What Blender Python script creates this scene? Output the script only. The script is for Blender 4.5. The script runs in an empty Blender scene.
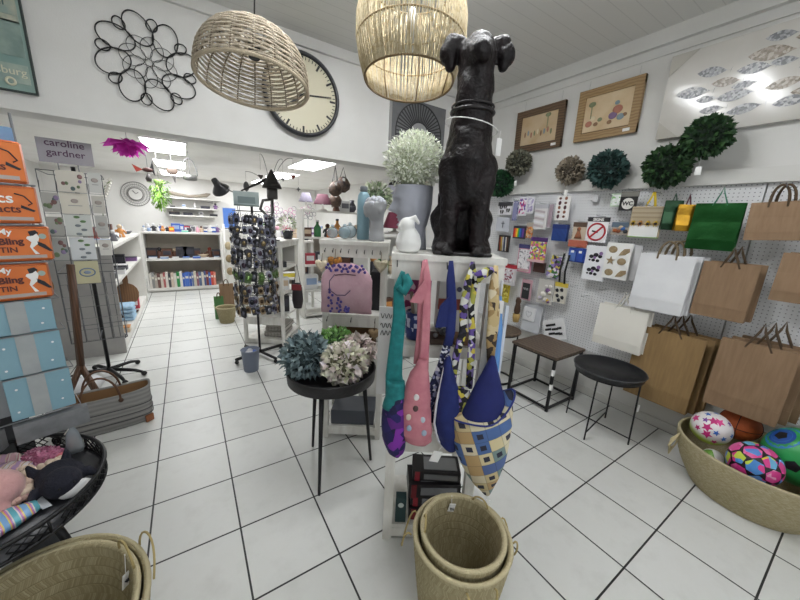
import bpy, bmesh, math, random
from mathutils import Vector, Matrix, Euler, noise
PI = math.pi
S = bpy.context.scene
COL = S.collection
rnd = random.Random(7)
R = math.radians

# ------------------------------------------------------------------ materials
def _nt(name):
    m = bpy.data.materials.new(name); m.use_nodes = True
    nt = m.node_tree
    return m, nt, nt.nodes['Principled BSDF']
def srgb(c):
    f = lambda v: v / 12.92 if v <= .04045 else ((v + .055) / 1.055) ** 2.4
    if isinstance(c, str):
        c = [int(c[i:i + 2], 16) / 255 for i in (0, 2, 4)]
    return (f(c[0]), f(c[1]), f(c[2]), 1)
def _bump(nt, b, src, strength, dist=.01):
    n = nt.nodes.new('ShaderNodeBump'); n.inputs['Strength'].default_value = strength; n.inputs['Distance'].default_value = dist
    nt.links.new(src, n.inputs['Height']); nt.links.new(n.outputs[0], b.inputs['Normal'])
def _ramp(nt, src, cols, const=False):
    r = nt.nodes.new('ShaderNodeValToRGB'); e = r.color_ramp.elements
    if const: r.color_ramp.interpolation = 'CONSTANT'
    n = len(cols)
    while len(e) < n: e.new(.5)
    for i, c in enumerate(cols):
        e[i].position = i / n if const else i / max(1, n - 1); e[i].color = srgb(c)
    nt.links.new(src, r.inputs[0]); return r.outputs[0]
def _tc(nt, scale=(1, 1, 1), loc=(0, 0, 0), rot=(0, 0, 0)):
    t = nt.nodes.new('ShaderNodeTexCoord'); mp = nt.nodes.new('ShaderNodeMapping')
    mp.inputs['Scale'].default_value = scale; mp.inputs['Location'].default_value = loc; mp.inputs['Rotation'].default_value = rot
    nt.links.new(t.outputs['Object'], mp.inputs[0]); return mp.outputs[0]
_M = {}
def mat(c, rough=.6, metal=0, c2=None, nscale=30, bump=0, bscale=None, stretch=(1, 1, 1), spec=.5, alpha=1, trans=0, emit=0, sheen=0):
    key = ('m', c, rough, metal, c2, nscale, bump, bscale, stretch, spec, alpha, trans, emit, sheen)
    if key in _M: return _M[key]
    m, nt, b = _nt('surface_' + str(len(_M)))
    b.inputs['Base Color'].default_value = srgb(c); b.inputs['Roughness'].default_value = rough
    b.inputs['Metallic'].default_value = metal; b.inputs['Specular IOR Level'].default_value = spec
    b.inputs['Alpha'].default_value = alpha; b.inputs['Transmission Weight'].default_value = trans
    if sheen: b.inputs['Sheen Weight'].default_value = sheen
    if emit:
        b.inputs['Emission Color'].default_value = srgb(c); b.inputs['Emission Strength'].default_value = emit
    n = nt.nodes.new('ShaderNodeTexNoise'); n.inputs['Scale'].default_value = nscale; n.inputs['Detail'].default_value = 4
    nt.links.new(_tc(nt, stretch), n.inputs['Vector'])
    if c2: nt.links.new(_ramp(nt, n.outputs[0], [c, c, c2, c2][0:4]), b.inputs['Base Color'])
    if bump:
        n2 = nt.nodes.new('ShaderNodeTexNoise'); n2.inputs['Scale'].default_value = bscale or nscale; n2.inputs['Detail'].default_value = 3
        nt.links.new(_tc(nt, stretch), n2.inputs['Vector']); _bump(nt, b, n2.outputs[0], bump)
    _M[key] = m; return m
def mat_island(cols, rough=.6, trans=0, spec=.4):
    """leaves, sequins: every separate leaf takes its own shade of the plant's colours"""
    key = ('i', tuple(cols), rough, trans)
    if key in _M: return _M[key]
    m, nt, b = _nt('leafy_' + str(len(_M)))
    g = nt.nodes.new('ShaderNodeNewGeometry')
    nt.links.new(_ramp(nt, g.outputs['Random Per Island'], cols), b.inputs['Base Color'])
    b.inputs['Roughness'].default_value = rough; b.inputs['Specular IOR Level'].default_value = spec
    _M[key] = m; return m
def mat_voro(cols, scale=40, rough=.7, metric='EUCLIDEAN', rand=1, rot=(0, 0, 0), stretch=(1, 1, 1), metal=0, edge=None):
    """printed cloth or paper: patches of flat colour"""
    key = ('v', tuple(cols), scale, rough, metric, rand, rot, stretch, metal, edge)
    if key in _M: return _M[key]
    m, nt, b = _nt('printed_' + str(len(_M)))
    v = nt.nodes.new('ShaderNodeTexVoronoi'); v.distance = metric
    v.inputs['Scale'].default_value = scale; v.inputs['Randomness'].default_value = rand
    co = _tc(nt, stretch, (.13, .37, .21), rot)
    nt.links.new(co, v.inputs['Vector'])
    s = nt.nodes.new('ShaderNodeSeparateColor'); nt.links.new(v.outputs['Color'], s.inputs[0])
    out = _ramp(nt, s.outputs[0], cols, True)
    if edge:
        v2 = nt.nodes.new('ShaderNodeTexVoronoi'); v2.feature = 'DISTANCE_TO_EDGE'
        v2.inputs['Scale'].default_value = scale; v2.inputs['Randomness'].default_value = rand
        nt.links.new(co, v2.inputs['Vector'])
        lt = nt.nodes.new('ShaderNodeMath'); lt.operation = 'LESS_THAN'; lt.inputs[1].default_value = .06
        nt.links.new(v2.outputs['Distance'], lt.inputs[0])
        mx = nt.nodes.new('ShaderNodeMix'); mx.data_type = 'RGBA'
        nt.links.new(lt.outputs[0], mx.inputs['Factor']); nt.links.new(out, mx.inputs['A']); mx.inputs['B'].default_value = srgb(edge)
        out = mx.outputs['Result']
    nt.links.new(out, b.inputs['Base Color']); b.inputs['Roughness'].default_value = rough; b.inputs['Metallic'].default_value = metal
    _M[key] = m; return m
def mat_spots(base, spot, scale=60, size=.25, rough=.7, rand=.0, plane='yz', bumpy=0, base2=None):
    """evenly spaced dots: peg holes, polka dots"""
    key = ('s', base, spot, scale, size, rough, rand, plane)
    if key in _M: return _M[key]
    m, nt, b = _nt('dotted_' + str(len(_M)))
    v = nt.nodes.new('ShaderNodeTexVoronoi'); v.voronoi_dimensions = '2D'
    v.inputs['Scale'].default_value = scale; v.inputs['Randomness'].default_value = rand
    t = nt.nodes.new('ShaderNodeTexCoord'); sp = nt.nodes.new('ShaderNodeSeparateXYZ'); cb = nt.nodes.new('ShaderNodeCombineXYZ')
    nt.links.new(t.outputs['Object'], sp.inputs[0])
    for i, ch in enumerate(plane): nt.links.new(sp.outputs['xyz'.index(ch)], cb.inputs[i])
    nt.links.new(cb.outputs[0], v.inputs['Vector'])
    lt = nt.nodes.new('ShaderNodeMath'); lt.operation = 'LESS_THAN'; lt.inputs[1].default_value = size
    nt.links.new(v.outputs['Distance'], lt.inputs[0])
    mx = nt.nodes.new('ShaderNodeMix'); mx.data_type = 'RGBA'
    nt.links.new(lt.outputs[0], mx.inputs['Factor']); mx.inputs['A'].default_value = srgb(base); mx.inputs['B'].default_value = srgb(spot)
    nt.links.new(mx.outputs['Result'], b.inputs['Base Color']); b.inputs['Roughness'].default_value = rough
    _M[key] = m; return m
def mat_wave(c1, c2, scale=20, dist=2, rough=.6, axis='X', stretch=(1, 1, 1), bump=0, cols=None, const=False, detail=2, dscale=1):
    key = ('w', c1, c2, scale, dist, rough, axis, stretch, bump, tuple(cols or ()))
    if key in _M: return _M[key]
    m, nt, b = _nt('grained_' + str(len(_M)))
    w = nt.nodes.new('ShaderNodeTexWave'); w.bands_direction = axis
    w.inputs['Scale'].default_value = scale; w.inputs['Distortion'].default_value = dist; w.inputs['Detail'].default_value = detail
    w.inputs['Detail Scale'].default_value = dscale
    nt.links.new(_tc(nt, stretch), w.inputs['Vector'])
    nt.links.new(_ramp(nt, w.outputs['Fac'], cols or [c1, c2], const), b.inputs['Base Color'])
    b.inputs['Roughness'].default_value = rough
    if bump: _bump(nt, b, w.outputs['Fac'], bump, .004)
    _M[key] = m; return m
def mat_weave(c1, c2, su, sv, rough=.85, bump=.6):
    """plaited seagrass: rows of short slanted strands, in UV space"""
    key = ('wv', c1, c2, su, sv)
    if key in _M: return _M[key]
    m, nt, b = _nt('woven_' + str(len(_M)))
    t = nt.nodes.new('ShaderNodeTexCoord'); mp = nt.nodes.new('ShaderNodeMapping'); mp.inputs['Scale'].default_value = (su, sv, 1)
    nt.links.new(t.outputs['UV'], mp.inputs[0])
    sk = nt.nodes.new('ShaderNodeSeparateXYZ'); nt.links.new(mp.outputs[0], sk.inputs[0])
    # herringbone slant: x + |fract(v) - .5|
    fr = nt.nodes.new('ShaderNodeMath'); fr.operation = 'PINGPONG'; fr.inputs[1].default_value = 1.0; nt.links.new(sk.outputs[1], fr.inputs[0])
    ad = nt.nodes.new('ShaderNodeMath'); ad.operation = 'ADD'; nt.links.new(sk.outputs[0], ad.inputs[0]); nt.links.new(fr.outputs[0], ad.inputs[1])
    cb = nt.nodes.new('ShaderNodeCombineXYZ'); nt.links.new(ad.outputs[0], cb.inputs[0]); nt.links.new(sk.outputs[1], cb.inputs[1])
    br = nt.nodes.new('ShaderNodeTexBrick'); br.offset = .5
    br.inputs['Color1'].default_value = srgb(c1); br.inputs['Color2'].default_value = srgb(c2); br.inputs['Mortar'].default_value = srgb(c2)
    br.inputs['Scale'].default_value = 1; br.inputs['Mortar Size'].default_value = .06; br.inputs['Brick Width'].default_value = .5; br.inputs['Row Height'].default_value = 1
    br.inputs['Mortar Smooth'].default_value = .6
    nt.links.new(cb.outputs[0], br.inputs['Vector']); nt.links.new(br.outputs['Color'], b.inputs['Base Color'])
    b.inputs['Roughness'].default_value = rough
    iv = nt.nodes.new('ShaderNodeMath'); iv.operation = 'SUBTRACT'; iv.inputs[0].default_value = 1; nt.links.new(br.outputs['Fac'], iv.inputs[1])
    _bump(nt, b, iv.outputs[0], bump, .006)
    _M[key] = m; return m

def mat_patch(cols, dark, k=24, rot=.35):
    """patchwork print: coloured squares, some with a small dark square inside"""
    m, nt, b = _nt('patchwork_' + str(len(_M))); _M[('pw', tuple(cols), k)] = m
    co = _tc(nt, (k, k, k), (.3, 0, .2), (0, rot, 0))
    sp = nt.nodes.new('ShaderNodeSeparateXYZ'); nt.links.new(co, sp.inputs[0])
    def mth(op, a, b_=None):
        n = nt.nodes.new('ShaderNodeMath'); n.operation = op
        for i, v in enumerate((a, b_)):
            if v is None: continue
            if isinstance(v, (int, float)): n.inputs[i].default_value = v
            else: nt.links.new(v, n.inputs[i])
        return n.outputs[0]
    fx, fz = mth('FLOOR', sp.outputs[0]), mth('FLOOR', sp.outputs[2])
    cb = nt.nodes.new('ShaderNodeCombineXYZ'); nt.links.new(fx, cb.inputs[0]); nt.links.new(fz, cb.inputs[1])
    wn = nt.nodes.new('ShaderNodeTexWhiteNoise'); wn.noise_dimensions = '2D'; nt.links.new(cb.outputs[0], wn.inputs['Vector'])
    ax, az = mth('ABSOLUTE', mth('SUBTRACT', mth('FRACT', sp.outputs[0]), .5)), mth('ABSOLUTE', mth('SUBTRACT', mth('FRACT', sp.outputs[2]), .5))
    mxd = mth('MAXIMUM', ax, az)
    s2 = nt.nodes.new('ShaderNodeSeparateColor'); nt.links.new(wn.outputs['Color'], s2.inputs[0])
    inner = mth('MULTIPLY', mth('LESS_THAN', mxd, .22), mth('GREATER_THAN', s2.outputs[1], .45))
    edge = mth('GREATER_THAN', mxd, .47)
    f_ = mth('MAXIMUM', inner, mth('MULTIPLY', edge, .35))
    mx = nt.nodes.new('ShaderNodeMix'); mx.data_type = 'RGBA'; nt.links.new(f_, mx.inputs['Factor'])
    nt.links.new(_ramp(nt, wn.outputs['Value'], cols, True), mx.inputs['A']); mx.inputs['B'].default_value = srgb(dark)
    nt.links.new(mx.outputs['Result'], b.inputs['Base Color']); b.inputs['Roughness'].default_value = .85
    return m

def thin_petal(c):
    """paper that lets the light behind it through"""
    m, nt, b = _nt('thin_paper'); b.inputs['Base Color'].default_value = srgb(c); b.inputs['Roughness'].default_value = .7
    tr = nt.nodes.new('ShaderNodeBsdfTranslucent'); tr.inputs[0].default_value = srgb(c)
    mx = nt.nodes.new('ShaderNodeMixShader'); mx.inputs[0].default_value = .55
    nt.links.new(b.outputs[0], mx.inputs[1]); nt.links.new(tr.outputs[0], mx.inputs[2]); nt.links.new(mx.outputs[0], nt.nodes['Material Output'].inputs[0])
    return m

# ------------------------------------------------------------------ mesh builder
class MB:
    def __init__(s):
        s.bm = bmesh.new(); s.M = Matrix(); s.mi = 0; s.uv = s.bm.loops.layers.uv.new('uv')
    def v(s, p): return s.bm.verts.new(s.M @ Vector(p))
    def f(s, vs, smooth=False, uvs=None):
        try: fc = s.bm.faces.new(vs)
        except ValueError: return None
        fc.smooth = smooth; fc.material_index = s.mi
        if uvs:
            for l, u in zip(fc.loops, uvs): l[s.uv].uv = u
        return fc
    def box(s, c, d, rot=None, bevel=0):
        Mo = s.M
        s.M = Mo @ Matrix.Translation(c) @ (Euler(rot).to_matrix().to_4x4() if rot else Matrix())
        x, y, z = d[0] / 2, d[1] / 2, d[2] / 2
        if bevel:
            n0 = len(s.bm.verts)
            r = min(bevel, x * .95, y * .95, z * .95); rings = []
            for zz, ins in ((-z, r), (-z + r * .3, r * .3), (-z + r, 0), (z - r, 0), (z - r * .3, r * .3), (z, r)):
                X, Y = x - ins, y - ins
                q = r * .6
                rings.append([s.v(p) for p in ((-X + q, -Y, zz), (X - q, -Y, zz), (X, -Y + q, zz), (X, Y - q, zz), (X - q, Y, zz), (-X + q, Y, zz), (-X, Y - q, zz), (-X, -Y + q, zz))])
            s._bridge(rings, True, False)
            s.f(rings[0][::-1]); s.f(rings[-1])
        else:
            V = [s.v((a * x, b_ * y, c_ * z)) for c_ in (-1, 1) for a, b_ in ((-1, -1), (1, -1), (1, 1), (-1, 1))]
            for q in ((3, 2, 1, 0), (4, 5, 6, 7), (0, 1, 5, 4), (1, 2, 6, 5), (2, 3, 7, 6), (3, 0, 4, 7)):
                s.f([V[i] for i in q])
        s.M = Mo; return s
    def _bridge(s, rings, closed=True, smooth=True, vlen=None):
        n = len(rings[0]); k = len(rings)
        for i in range(k - 1):
            for j in range(n if closed else n - 1):
                j2 = (j + 1) % n
                s.f([rings[i][j], rings[i][j2], rings[i + 1][j2], rings[i + 1][j]], smooth,
                    [(j / n, i / (k - 1)), ((j + 1) / n, i / (k - 1)), ((j + 1) / n, (i + 1) / (k - 1)), (j / n, (i + 1) / (k - 1))])
    def loft(s, rings, caps=True, smooth=True):
        V = [[s.v(p) for p in r] for r in rings]
        s._bridge(V, True, smooth)
        if caps: s.f(V[0][::-1], False); s.f(V[-1], False)
        return s
    def lathe(s, prof, seg=24, c=(0, 0, 0), caps=True, ex=1, ey=1, smooth=True):
        return s.loft([[(c[0] + r * ex * math.cos(2 * PI * i / seg), c[1] + r * ey * math.sin(2 * PI * i / seg), c[2] + z) for i in range(seg)] for r, z in prof], caps, smooth)
    def ellipses(s, rows, seg=20, caps=True):
        """rows of (cx, cy, z, rx, ry)"""
        return s.loft([[(cx + rx * math.cos(2 * PI * i / seg), cy + ry * math.sin(2 * PI * i / seg), z) for i in range(seg)] for cx, cy, z, rx, ry in rows], caps)
    def tube(s, pts, r, seg=6, closed=False, caps=True):
        P = [Vector(p) for p in pts]; n = len(P)
        rr = r if isinstance(r, (list, tuple)) else [r] * n
        up = None; rings = []
        for i in range(n):
            if closed: t = P[(i + 1) % n] - P[i - 1]
            else: t = P[min(i + 1, n - 1)] - P[max(i - 1, 0)]
            if t.length < 1e-9: t = Vector((0, 0, 1))
            t.normalize()
            if up is None: up = Vector((0, 0, 1)) if abs(t.z) < .9 else Vector((1, 0, 0))
            a = t.cross(up)
            if a.length < 1e-6: a = t.cross(Vector((1, .3, 0)))
            a.normalize(); b = a.cross(t).normalized(); up = b
            rings.append([s.v(P[i] + rr[i] * (a * math.cos(2 * PI * k / seg) + b * math.sin(2 * PI * k / seg))) for k in range(seg)])
        if closed: rings.append(rings[0])
        s._bridge(rings)
        if caps and not closed: s.f(rings[0][::-1]); s.f(rings[-1])
        return s
    def strip(s, pts, w, th, n=(0, 1, 0)):
        """flat band along pts: width w (or list), thickness th, facing n"""
        P = [Vector(p) for p in pts]; k = len(P); n = Vector(n).normalized(); rings = []
        ww = w if isinstance(w, (list, tuple)) else [w] * k
        for i in range(k):
            t = (P[min(i + 1, k - 1)] - P[max(i - 1, 0)]).normalized(); a = t.cross(n)
            if a.length < 1e-5: a = Vector((1, 0, 0))
            a.normalize(); m = a.cross(t).normalized()
            rings.append([P[i] + a * ww[i] / 2 * x + m * th / 2 * y for x, y in ((-1, -.6), (-.6, -1), (.6, -1), (1, -.6), (1, .6), (.6, 1), (-.6, 1), (-1, .6))])
        return s.loft(rings)
    def ring(s, c, r, rt, seg=32, tseg=6, n='z', ex=1, ey=1):
        pts = []
        for i in range(seg):
            a, b = r * ex * math.cos(2 * PI * i / seg), r * ey * math.sin(2 * PI * i / seg)
            pts.append((c[0] + a, c[1] + b, c[2]) if n == 'z' else ((c[0] + a, c[1], c[2] + b) if n == 'y' else (c[0], c[1] + a, c[2] + b)))
        return s.tube(pts, rt, tseg, True)
    def ball(s, c, r, seg=14, rows=8, sc=(1, 1, 1)):
        rings = []
        for i in range(rows + 1):
            t = PI * i / rows; q = max(math.sin(t), .02)
            rings.append([(c[0] + r * sc[0] * q * math.cos(2 * PI * j / seg), c[1] + r * sc[1] * q * math.sin(2 * PI * j / seg), c[2] - r * sc[2] * math.cos(t)) for j in range(seg)])
        return s.loft(rings)
    def prism(s, poly, th, plane='xz', at=0):
        """polygon in a plane given thickness th"""
        def P(u, w, d): return (u, d, w) if plane == 'xz' else ((d, u, w) if plane == 'yz' else (u, w, d))
        A = [s.v(P(u, w, at)) for u, w in poly]; B = [s.v(P(u, w, at + th)) for u, w in poly]
        s.f(A[::-1]); s.f(B); n = len(poly)
        for i in range(n): s.f([A[i], A[(i + 1) % n], B[(i + 1) % n], B[i]])
        return s
    def leaf(s, p, d, L, W, fold=.25, roll=0.):
        d = Vector(d).normalized(); a = d.cross(Vector((.3, .2, 1)))
        if a.length < 1e-4: a = Vector((1, 0, 0))
        a.normalize(); b = a.cross(d); a, b = a * math.cos(roll) + b * math.sin(roll), b * math.cos(roll) - a * math.sin(roll)
        p = Vector(p)
        q = [p, p + d * L * .5 + a * W / 2 + b * fold * W, p + d * L, p + d * L * .5 - a * W / 2 + b * fold * W]
        m = p + d * L * .5
        V = [s.v(x) for x in q]; mid = s.v(m)
        s.f([V[0], mid, V[1]], True); s.f([mid, V[2], V[1]], True); s.f([V[0], V[3], mid], True); s.f([mid, V[3], V[2]], True)
        return s
    def build(s, name, m=None, parent=None, loc=None, rot=None):
        bmesh.ops.recalc_face_normals(s.bm, faces=s.bm.faces)
        me = bpy.data.meshes.new(name); s.bm.to_mesh(me); s.bm.free()
        o = bpy.data.objects.new(name, me); COL.objects.link(o)
        for x in (m if isinstance(m, (list, tuple)) else [m]):
            if x: me.materials.append(x)
        if parent: o.parent = parent
        if loc is not None: o.location = loc
        if rot is not None: o.rotation_euler = rot
        return o

def tag(o, label, cat, group=None):
    o['label'] = label; o['category'] = cat
    if group: o['group'] = group
    return o
def thing(name, label, cat, loc=(0, 0, 0), rz=0, group=None, rot=None):
    o = bpy.data.objects.new(name, None); COL.objects.link(o)
    o.empty_display_size = .05
    o.location = loc; o.rotation_euler = rot or (0, 0, rz)
    return tag(o, label, cat, group)
def struct(name, mb, m, **k):
    o = mb.build(name, m, **k); o['kind'] = 'structure'; return o
def dup(o, loc=None, rz=None, label=None, group=None, parent=None):
    c = o.copy(); COL.objects.link(c)
    if parent: c.parent = parent
    if loc is not None: c.location = loc
    if rz is not None: c.rotation_euler = (c.rotation_euler[0], c.rotation_euler[1], rz)
    if label: c['label'] = label
    if group: c['group'] = group
    for ch in list(o.children): dup(ch, parent=c)
    return c
def bx(name, m, parent, c, d, rot=None, bevel=0):
    return MB().box(c, d, rot, bevel).build(name, m, parent)
def fused(mb, name, m, parent=None, voxel=.01, smooth=4, disp=0, dscale=.05):
    """melts the limbs of a figure into one continuous skin"""
    o = mb.build(name, None, None)
    a = o.modifiers.new('r', 'REMESH'); a.mode = 'VOXEL'; a.voxel_size = voxel; a.use_smooth_shade = True
    b = o.modifiers.new('s', 'SMOOTH'); b.iterations = smooth; b.factor = .5
    dg = bpy.context.evaluated_depsgraph_get()
    me = bpy.data.meshes.new_from_object(o.evaluated_get(dg)); old = o.data
    o.modifiers.clear(); o.data = me; bpy.data.meshes.remove(old)
    if disp:
        for v in me.vertices:
            v.co += v.normal * disp * (noise.noise(v.co / dscale) + .5 * noise.noise(v.co / dscale * 2.3))
    for p in me.polygons: p.use_smooth = True
    me.materials.clear(); me.materials.append(m)
    if parent: o.parent = parent
    return o
def text(name, body, size, m, parent=None, loc=(0, 0, 0), rot=(0, 0, 0), ext=.001, align='CENTER', sx=1, bold=0):
    cu = bpy.data.curves.new(name, 'FONT'); cu.body = body; cu.size = size; cu.extrude = ext; cu.align_x = align; cu.align_y = 'CENTER'; cu.offset = bold
    cu.resolution_u = 3
    t = bpy.data.objects.new(name, cu); COL.objects.link(t)
    dg = bpy.context.evaluated_depsgraph_get()
    me = bpy.data.meshes.new_from_object(t.evaluated_get(dg))
    bpy.data.objects.remove(t); bpy.data.curves.remove(cu)
    o = bpy.data.objects.new(name, me); COL.objects.link(o); me.materials.clear(); me.materials.append(m)
    o.location = loc; o.rotation_euler = rot; o.scale = (sx, 1, 1)
    if parent: o.parent = parent
    return o
FRONT = (PI / 2, 0, 0)             # lettering that faces the shopper coming in (-y)
WALLR = (PI / 2, 0, -PI / 2)       # lettering on the right-hand wall (faces -x)

white_paint = mat('e4e3df', .55, c2='d2d0ca', nscale=8, bump=.15, bscale=60)
worn_white = mat('ebeae5', .55, c2='cfccc4', nscale=14, bump=.25, bscale=50, stretch=(1, 1, .3))
black_metal = mat('17171a', .45, .3)
black_matte = mat('141416', .7)
chrome = mat('b9babd', .25, 1)
kraft = mat('8f755b', .8, c2='846a50', nscale=60, stretch=(1, 1, .1))
kraft_cord = mat('594836', .9, bump=.5, bscale=300)
paper_white = mat('e6e6e6', .7)
tag_white = mat('eeeeec', .6)
ink = mat('22232a', .6)
silver_hook = mat('8d9095', .3, .9)
plastic_clear = mat('cfd6dc', .12, 0, alpha=.22, spec=.8)

# ================================================================== THE SETTING
WX, CZ, HY, BZ, FY = 3.03, 2.93, 3.05, 2.2, 9.0     # right wall, front ceiling, header wall, back ceiling, far wall
def mat_tiles():
    m, nt, b = _nt('floor_tiles')
    br = nt.nodes.new('ShaderNodeTexBrick'); br.offset = 0; br.squash = 1
    br.inputs['Scale'].default_value = 1; br.inputs['Brick Width'].default_value = .3655; br.inputs['Row Height'].default_value = .3625
    br.inputs['Mortar Size'].default_value = .0042; br.inputs['Mortar Smooth'].default_value = .1
    br.inputs['Color1'].default_value = srgb('dddedb'); br.inputs['Color2'].default_value = srgb('d6d7d3'); br.inputs['Mortar'].default_value = srgb('2e2f2f')
    co = _tc(nt, loc=(.275, -1.08 + .3625 * 8, 0))
    nt.links.new(co, br.inputs['Vector'])
    n = nt.nodes.new('ShaderNodeTexNoise'); n.inputs['Scale'].default_value = 7; n.inputs['Detail'].default_value = 8; n.inputs['Roughness'].default_value = .65
    nt.links.new(_tc(nt), n.inputs['Vector'])
    mx = nt.nodes.new('ShaderNodeMix'); mx.data_type = 'RGBA'; mx.blend_type = 'MULTIPLY'; mx.inputs['Factor'].default_value = .45
    nt.links.new(br.outputs['Color'], mx.inputs['A']); nt.links.new(_ramp(nt, n.outputs[0], ['c4c2ba', 'ffffff', 'f2f1ec']), mx.inputs['B'])
    nt.links.new(mx.outputs['Result'], b.inputs['Base Color'])
    b.inputs['Roughness'].default_value = .38; b.inputs['Specular IOR Level'].default_value = .4
    iv = nt.nodes.new('ShaderNodeMath'); iv.operation = 'SUBTRACT'; iv.inputs[0].default_value = 1; nt.links.new(br.outputs['Fac'], iv.inputs[1])
    _bump(nt, b, iv.outputs[0], .5, .003)
    return m
def mat_boards():
    m, nt, b = _nt('ceiling_boards')
    br = nt.nodes.new('ShaderNodeTexBrick'); br.offset = .5
    br.inputs['Scale'].default_value = 1; br.inputs['Brick Width'].default_value = 20; br.inputs['Row Height'].default_value = .105
    br.inputs['Mortar Size'].default_value = .004; br.inputs['Mortar Smooth'].default_value = .5
    for k in ('Color1', 'Color2'): br.inputs[k].default_value = srgb('d9d8d4')
    br.inputs['Mortar'].default_value = srgb('c9c8c4')
    nt.links.new(_tc(nt), br.inputs['Vector']); nt.links.new(br.outputs['Color'], b.inputs['Base Color']); b.inputs['Roughness'].default_value = .5
    return m
wall_paint = mat('dcdbd8', .75, c2='d5d4d0', nscale=3, bump=.08, bscale=120)
back_paint = mat('ecebe8', .75, c2='e6e5e1', nscale=3)
struct('floor', MB().box((.4, 3.2, -.06), (5.6, 12.4, .12)), mat_tiles())
struct('wall_right', MB().box((WX + .08, 3.05, 1.5), (.16, 12.1, 3.1)), wall_paint)
struct('wall_left', MB().box((-2.28, 3.05, 1.5), (.16, 12.1, 3.1)), wall_paint)
struct('wall_back', MB().box((.4, FY + .08, 1.2), (5.4, .16, 2.6)), back_paint)
struct('ceiling', MB().box((.4, .05, CZ + .05), (5.4, 6.1, .1)), mat_boards())
struct('ceiling_back_room', MB().box((.4, 6.2, BZ + .04), (5.4, 5.9, .08)), back_paint)
mb = MB(); mb.box((.05, HY + .11, (2.03 + CZ) / 2), (4.5, .22, CZ - 2.03)); mb.box((2.665, HY + .11, CZ / 2), (.73, .22, CZ))
struct('wall_header', mb, wall_paint)
struct('trim_1', MB().box((WX - .03, 1.05, 1.885), (.06, 4.0, .09)), mat('d6d5d1', .6))
struct('trim_2', MB().box((WX - .02, 0, CZ - .05), (.04, 6.1, .1), ).box((WX - .006, 0, CZ - .16), (.012, 6.1, .012)), wall_paint)
struct('trim_3', MB().box((.4, HY - .015, CZ - .04), (5.4, .03, .08)), wall_paint)
struct('trim_4', MB().box((2.285, HY + .08, 1.015), (.03, .26, 2.03)), mat('c9c0ae', .6, c2='b9ae98', nscale=20, stretch=(1, 1, .1)))
struct('baseboard_right', MB().box((WX - .006, .3, .035), (.012, 5.2, .07)), mat('cfcec9', .4))
# shop front behind the visitor: a wall with a wide glazed opening
mb = MB(); mb.box((.4, -2.9, .25), (5.4, .12, .5)); mb.box((.4, -2.9, 2.72), (5.4, .12, .5)); mb.box((-2.0, -2.9, 1.5), (.5, .12, 2.1)); mb.box((2.8, -2.9, 1.5), (.5, .12, 2.1))
struct('wall_front', mb, wall_paint)
mb = MB()
for x in (-1.75, -.35, 1.05, 2.55): mb.box((x, -2.9, 1.5), (.05, .08, 2.0))
struct('window_1', mb, mat('c8c8c8', .4, .6))
# pegboard with hooks
peg = thing('pegboard', 'white perforated pegboard with wire hooks along the right wall', 'pegboard', (WX - .012, 0, 0))
pegm = mat_spots('e3e4e6', '85868b', 42, .14, .5, 0, 'yz')
bx('board', pegm, peg, (0, -.24, 1.13), (.018, 1.525, 1.42)); bx('board', pegm, peg, (0, 1.63, 1.13), (.018, 2.2, 1.42))
bx('lower_edge', mat('c9c9c9', .5), peg, (-.005, .85, .415), (.03, 3.7, .02))
def hook(y, z, L=.15):
    MB().tube([(0, y, z - .02), (-.01, y, z), (-L, y, z), (-L - .012, y, z + .012)], .0022, 5).build('hook', silver_hook, peg)
for y, z in ((1.30, 1.02), (1.55, 1.0), (1.44, .93), (1.02, 1.0), (1.62, 1.16), (.34, 1.79), (.2, 1.79), (1.5, 1.74), (1.37, 1.79)): hook(y, z, .12)
# ceiling lamps of the front room (above the frame, two of them seen mirrored in the fish picture)
def strip_lamp(x, y, label):
    t = thing('ceiling_lamp', label, 'lamp', (x, y, CZ - .03))
    bx('housing', mat('e8e8e8', .4), t, (0, 0, .012), (1.36, .16, .036))
    for s in (-1, 1): MB().tube([(-.64, s * .045, -.02), (.64, s * .045, -.02)], .015, 10).build('tube', mat('fbfdff', .4, emit=LAMP), t)
    return t
LAMP = 30
strip_lamp(.95, 1.56, 'twin tube strip lamp on the boarded ceiling nearest the clock wall')
strip_lamp(1.0, 1.08, 'twin tube strip lamp on the boarded ceiling, second from the clock wall')
strip_lamp(.6, -1.0, 'added unseen twin tube strip lamp on the boarded ceiling near the shop window')  # unseen lamp added behind the camera to brighten the front room
PANEL = 9
def troffer(x, y, w, l, label):
    t = thing('ceiling_light_panel', label, 'ceiling light', (x, y, BZ))
    bx('frame', mat('e9e9e7', .5), t, (0, 0, -.006), (w + .03, l + .03, .012))
    bx('diffuser', mat('fdfdff', .5, emit=PANEL), t, (0, 0, -.016), (w, l, .01))
for a, b_ in ((4.83, 'nearest of the left row'), (6.53, 'middle of the left row'), (8.1, 'farthest of the left row')):
    troffer(-.13, a, .38, .86, 'bright square ceiling panel in the back room, ' + b_)
for a, b_ in ((4.7, 'nearest of the right row'), (6.36, 'middle of the right row'), (7.95, 'farthest of the right row')):
    troffer(1.52, a, .38, .88, 'bright square ceiling panel in the back room, ' + b_)
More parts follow.
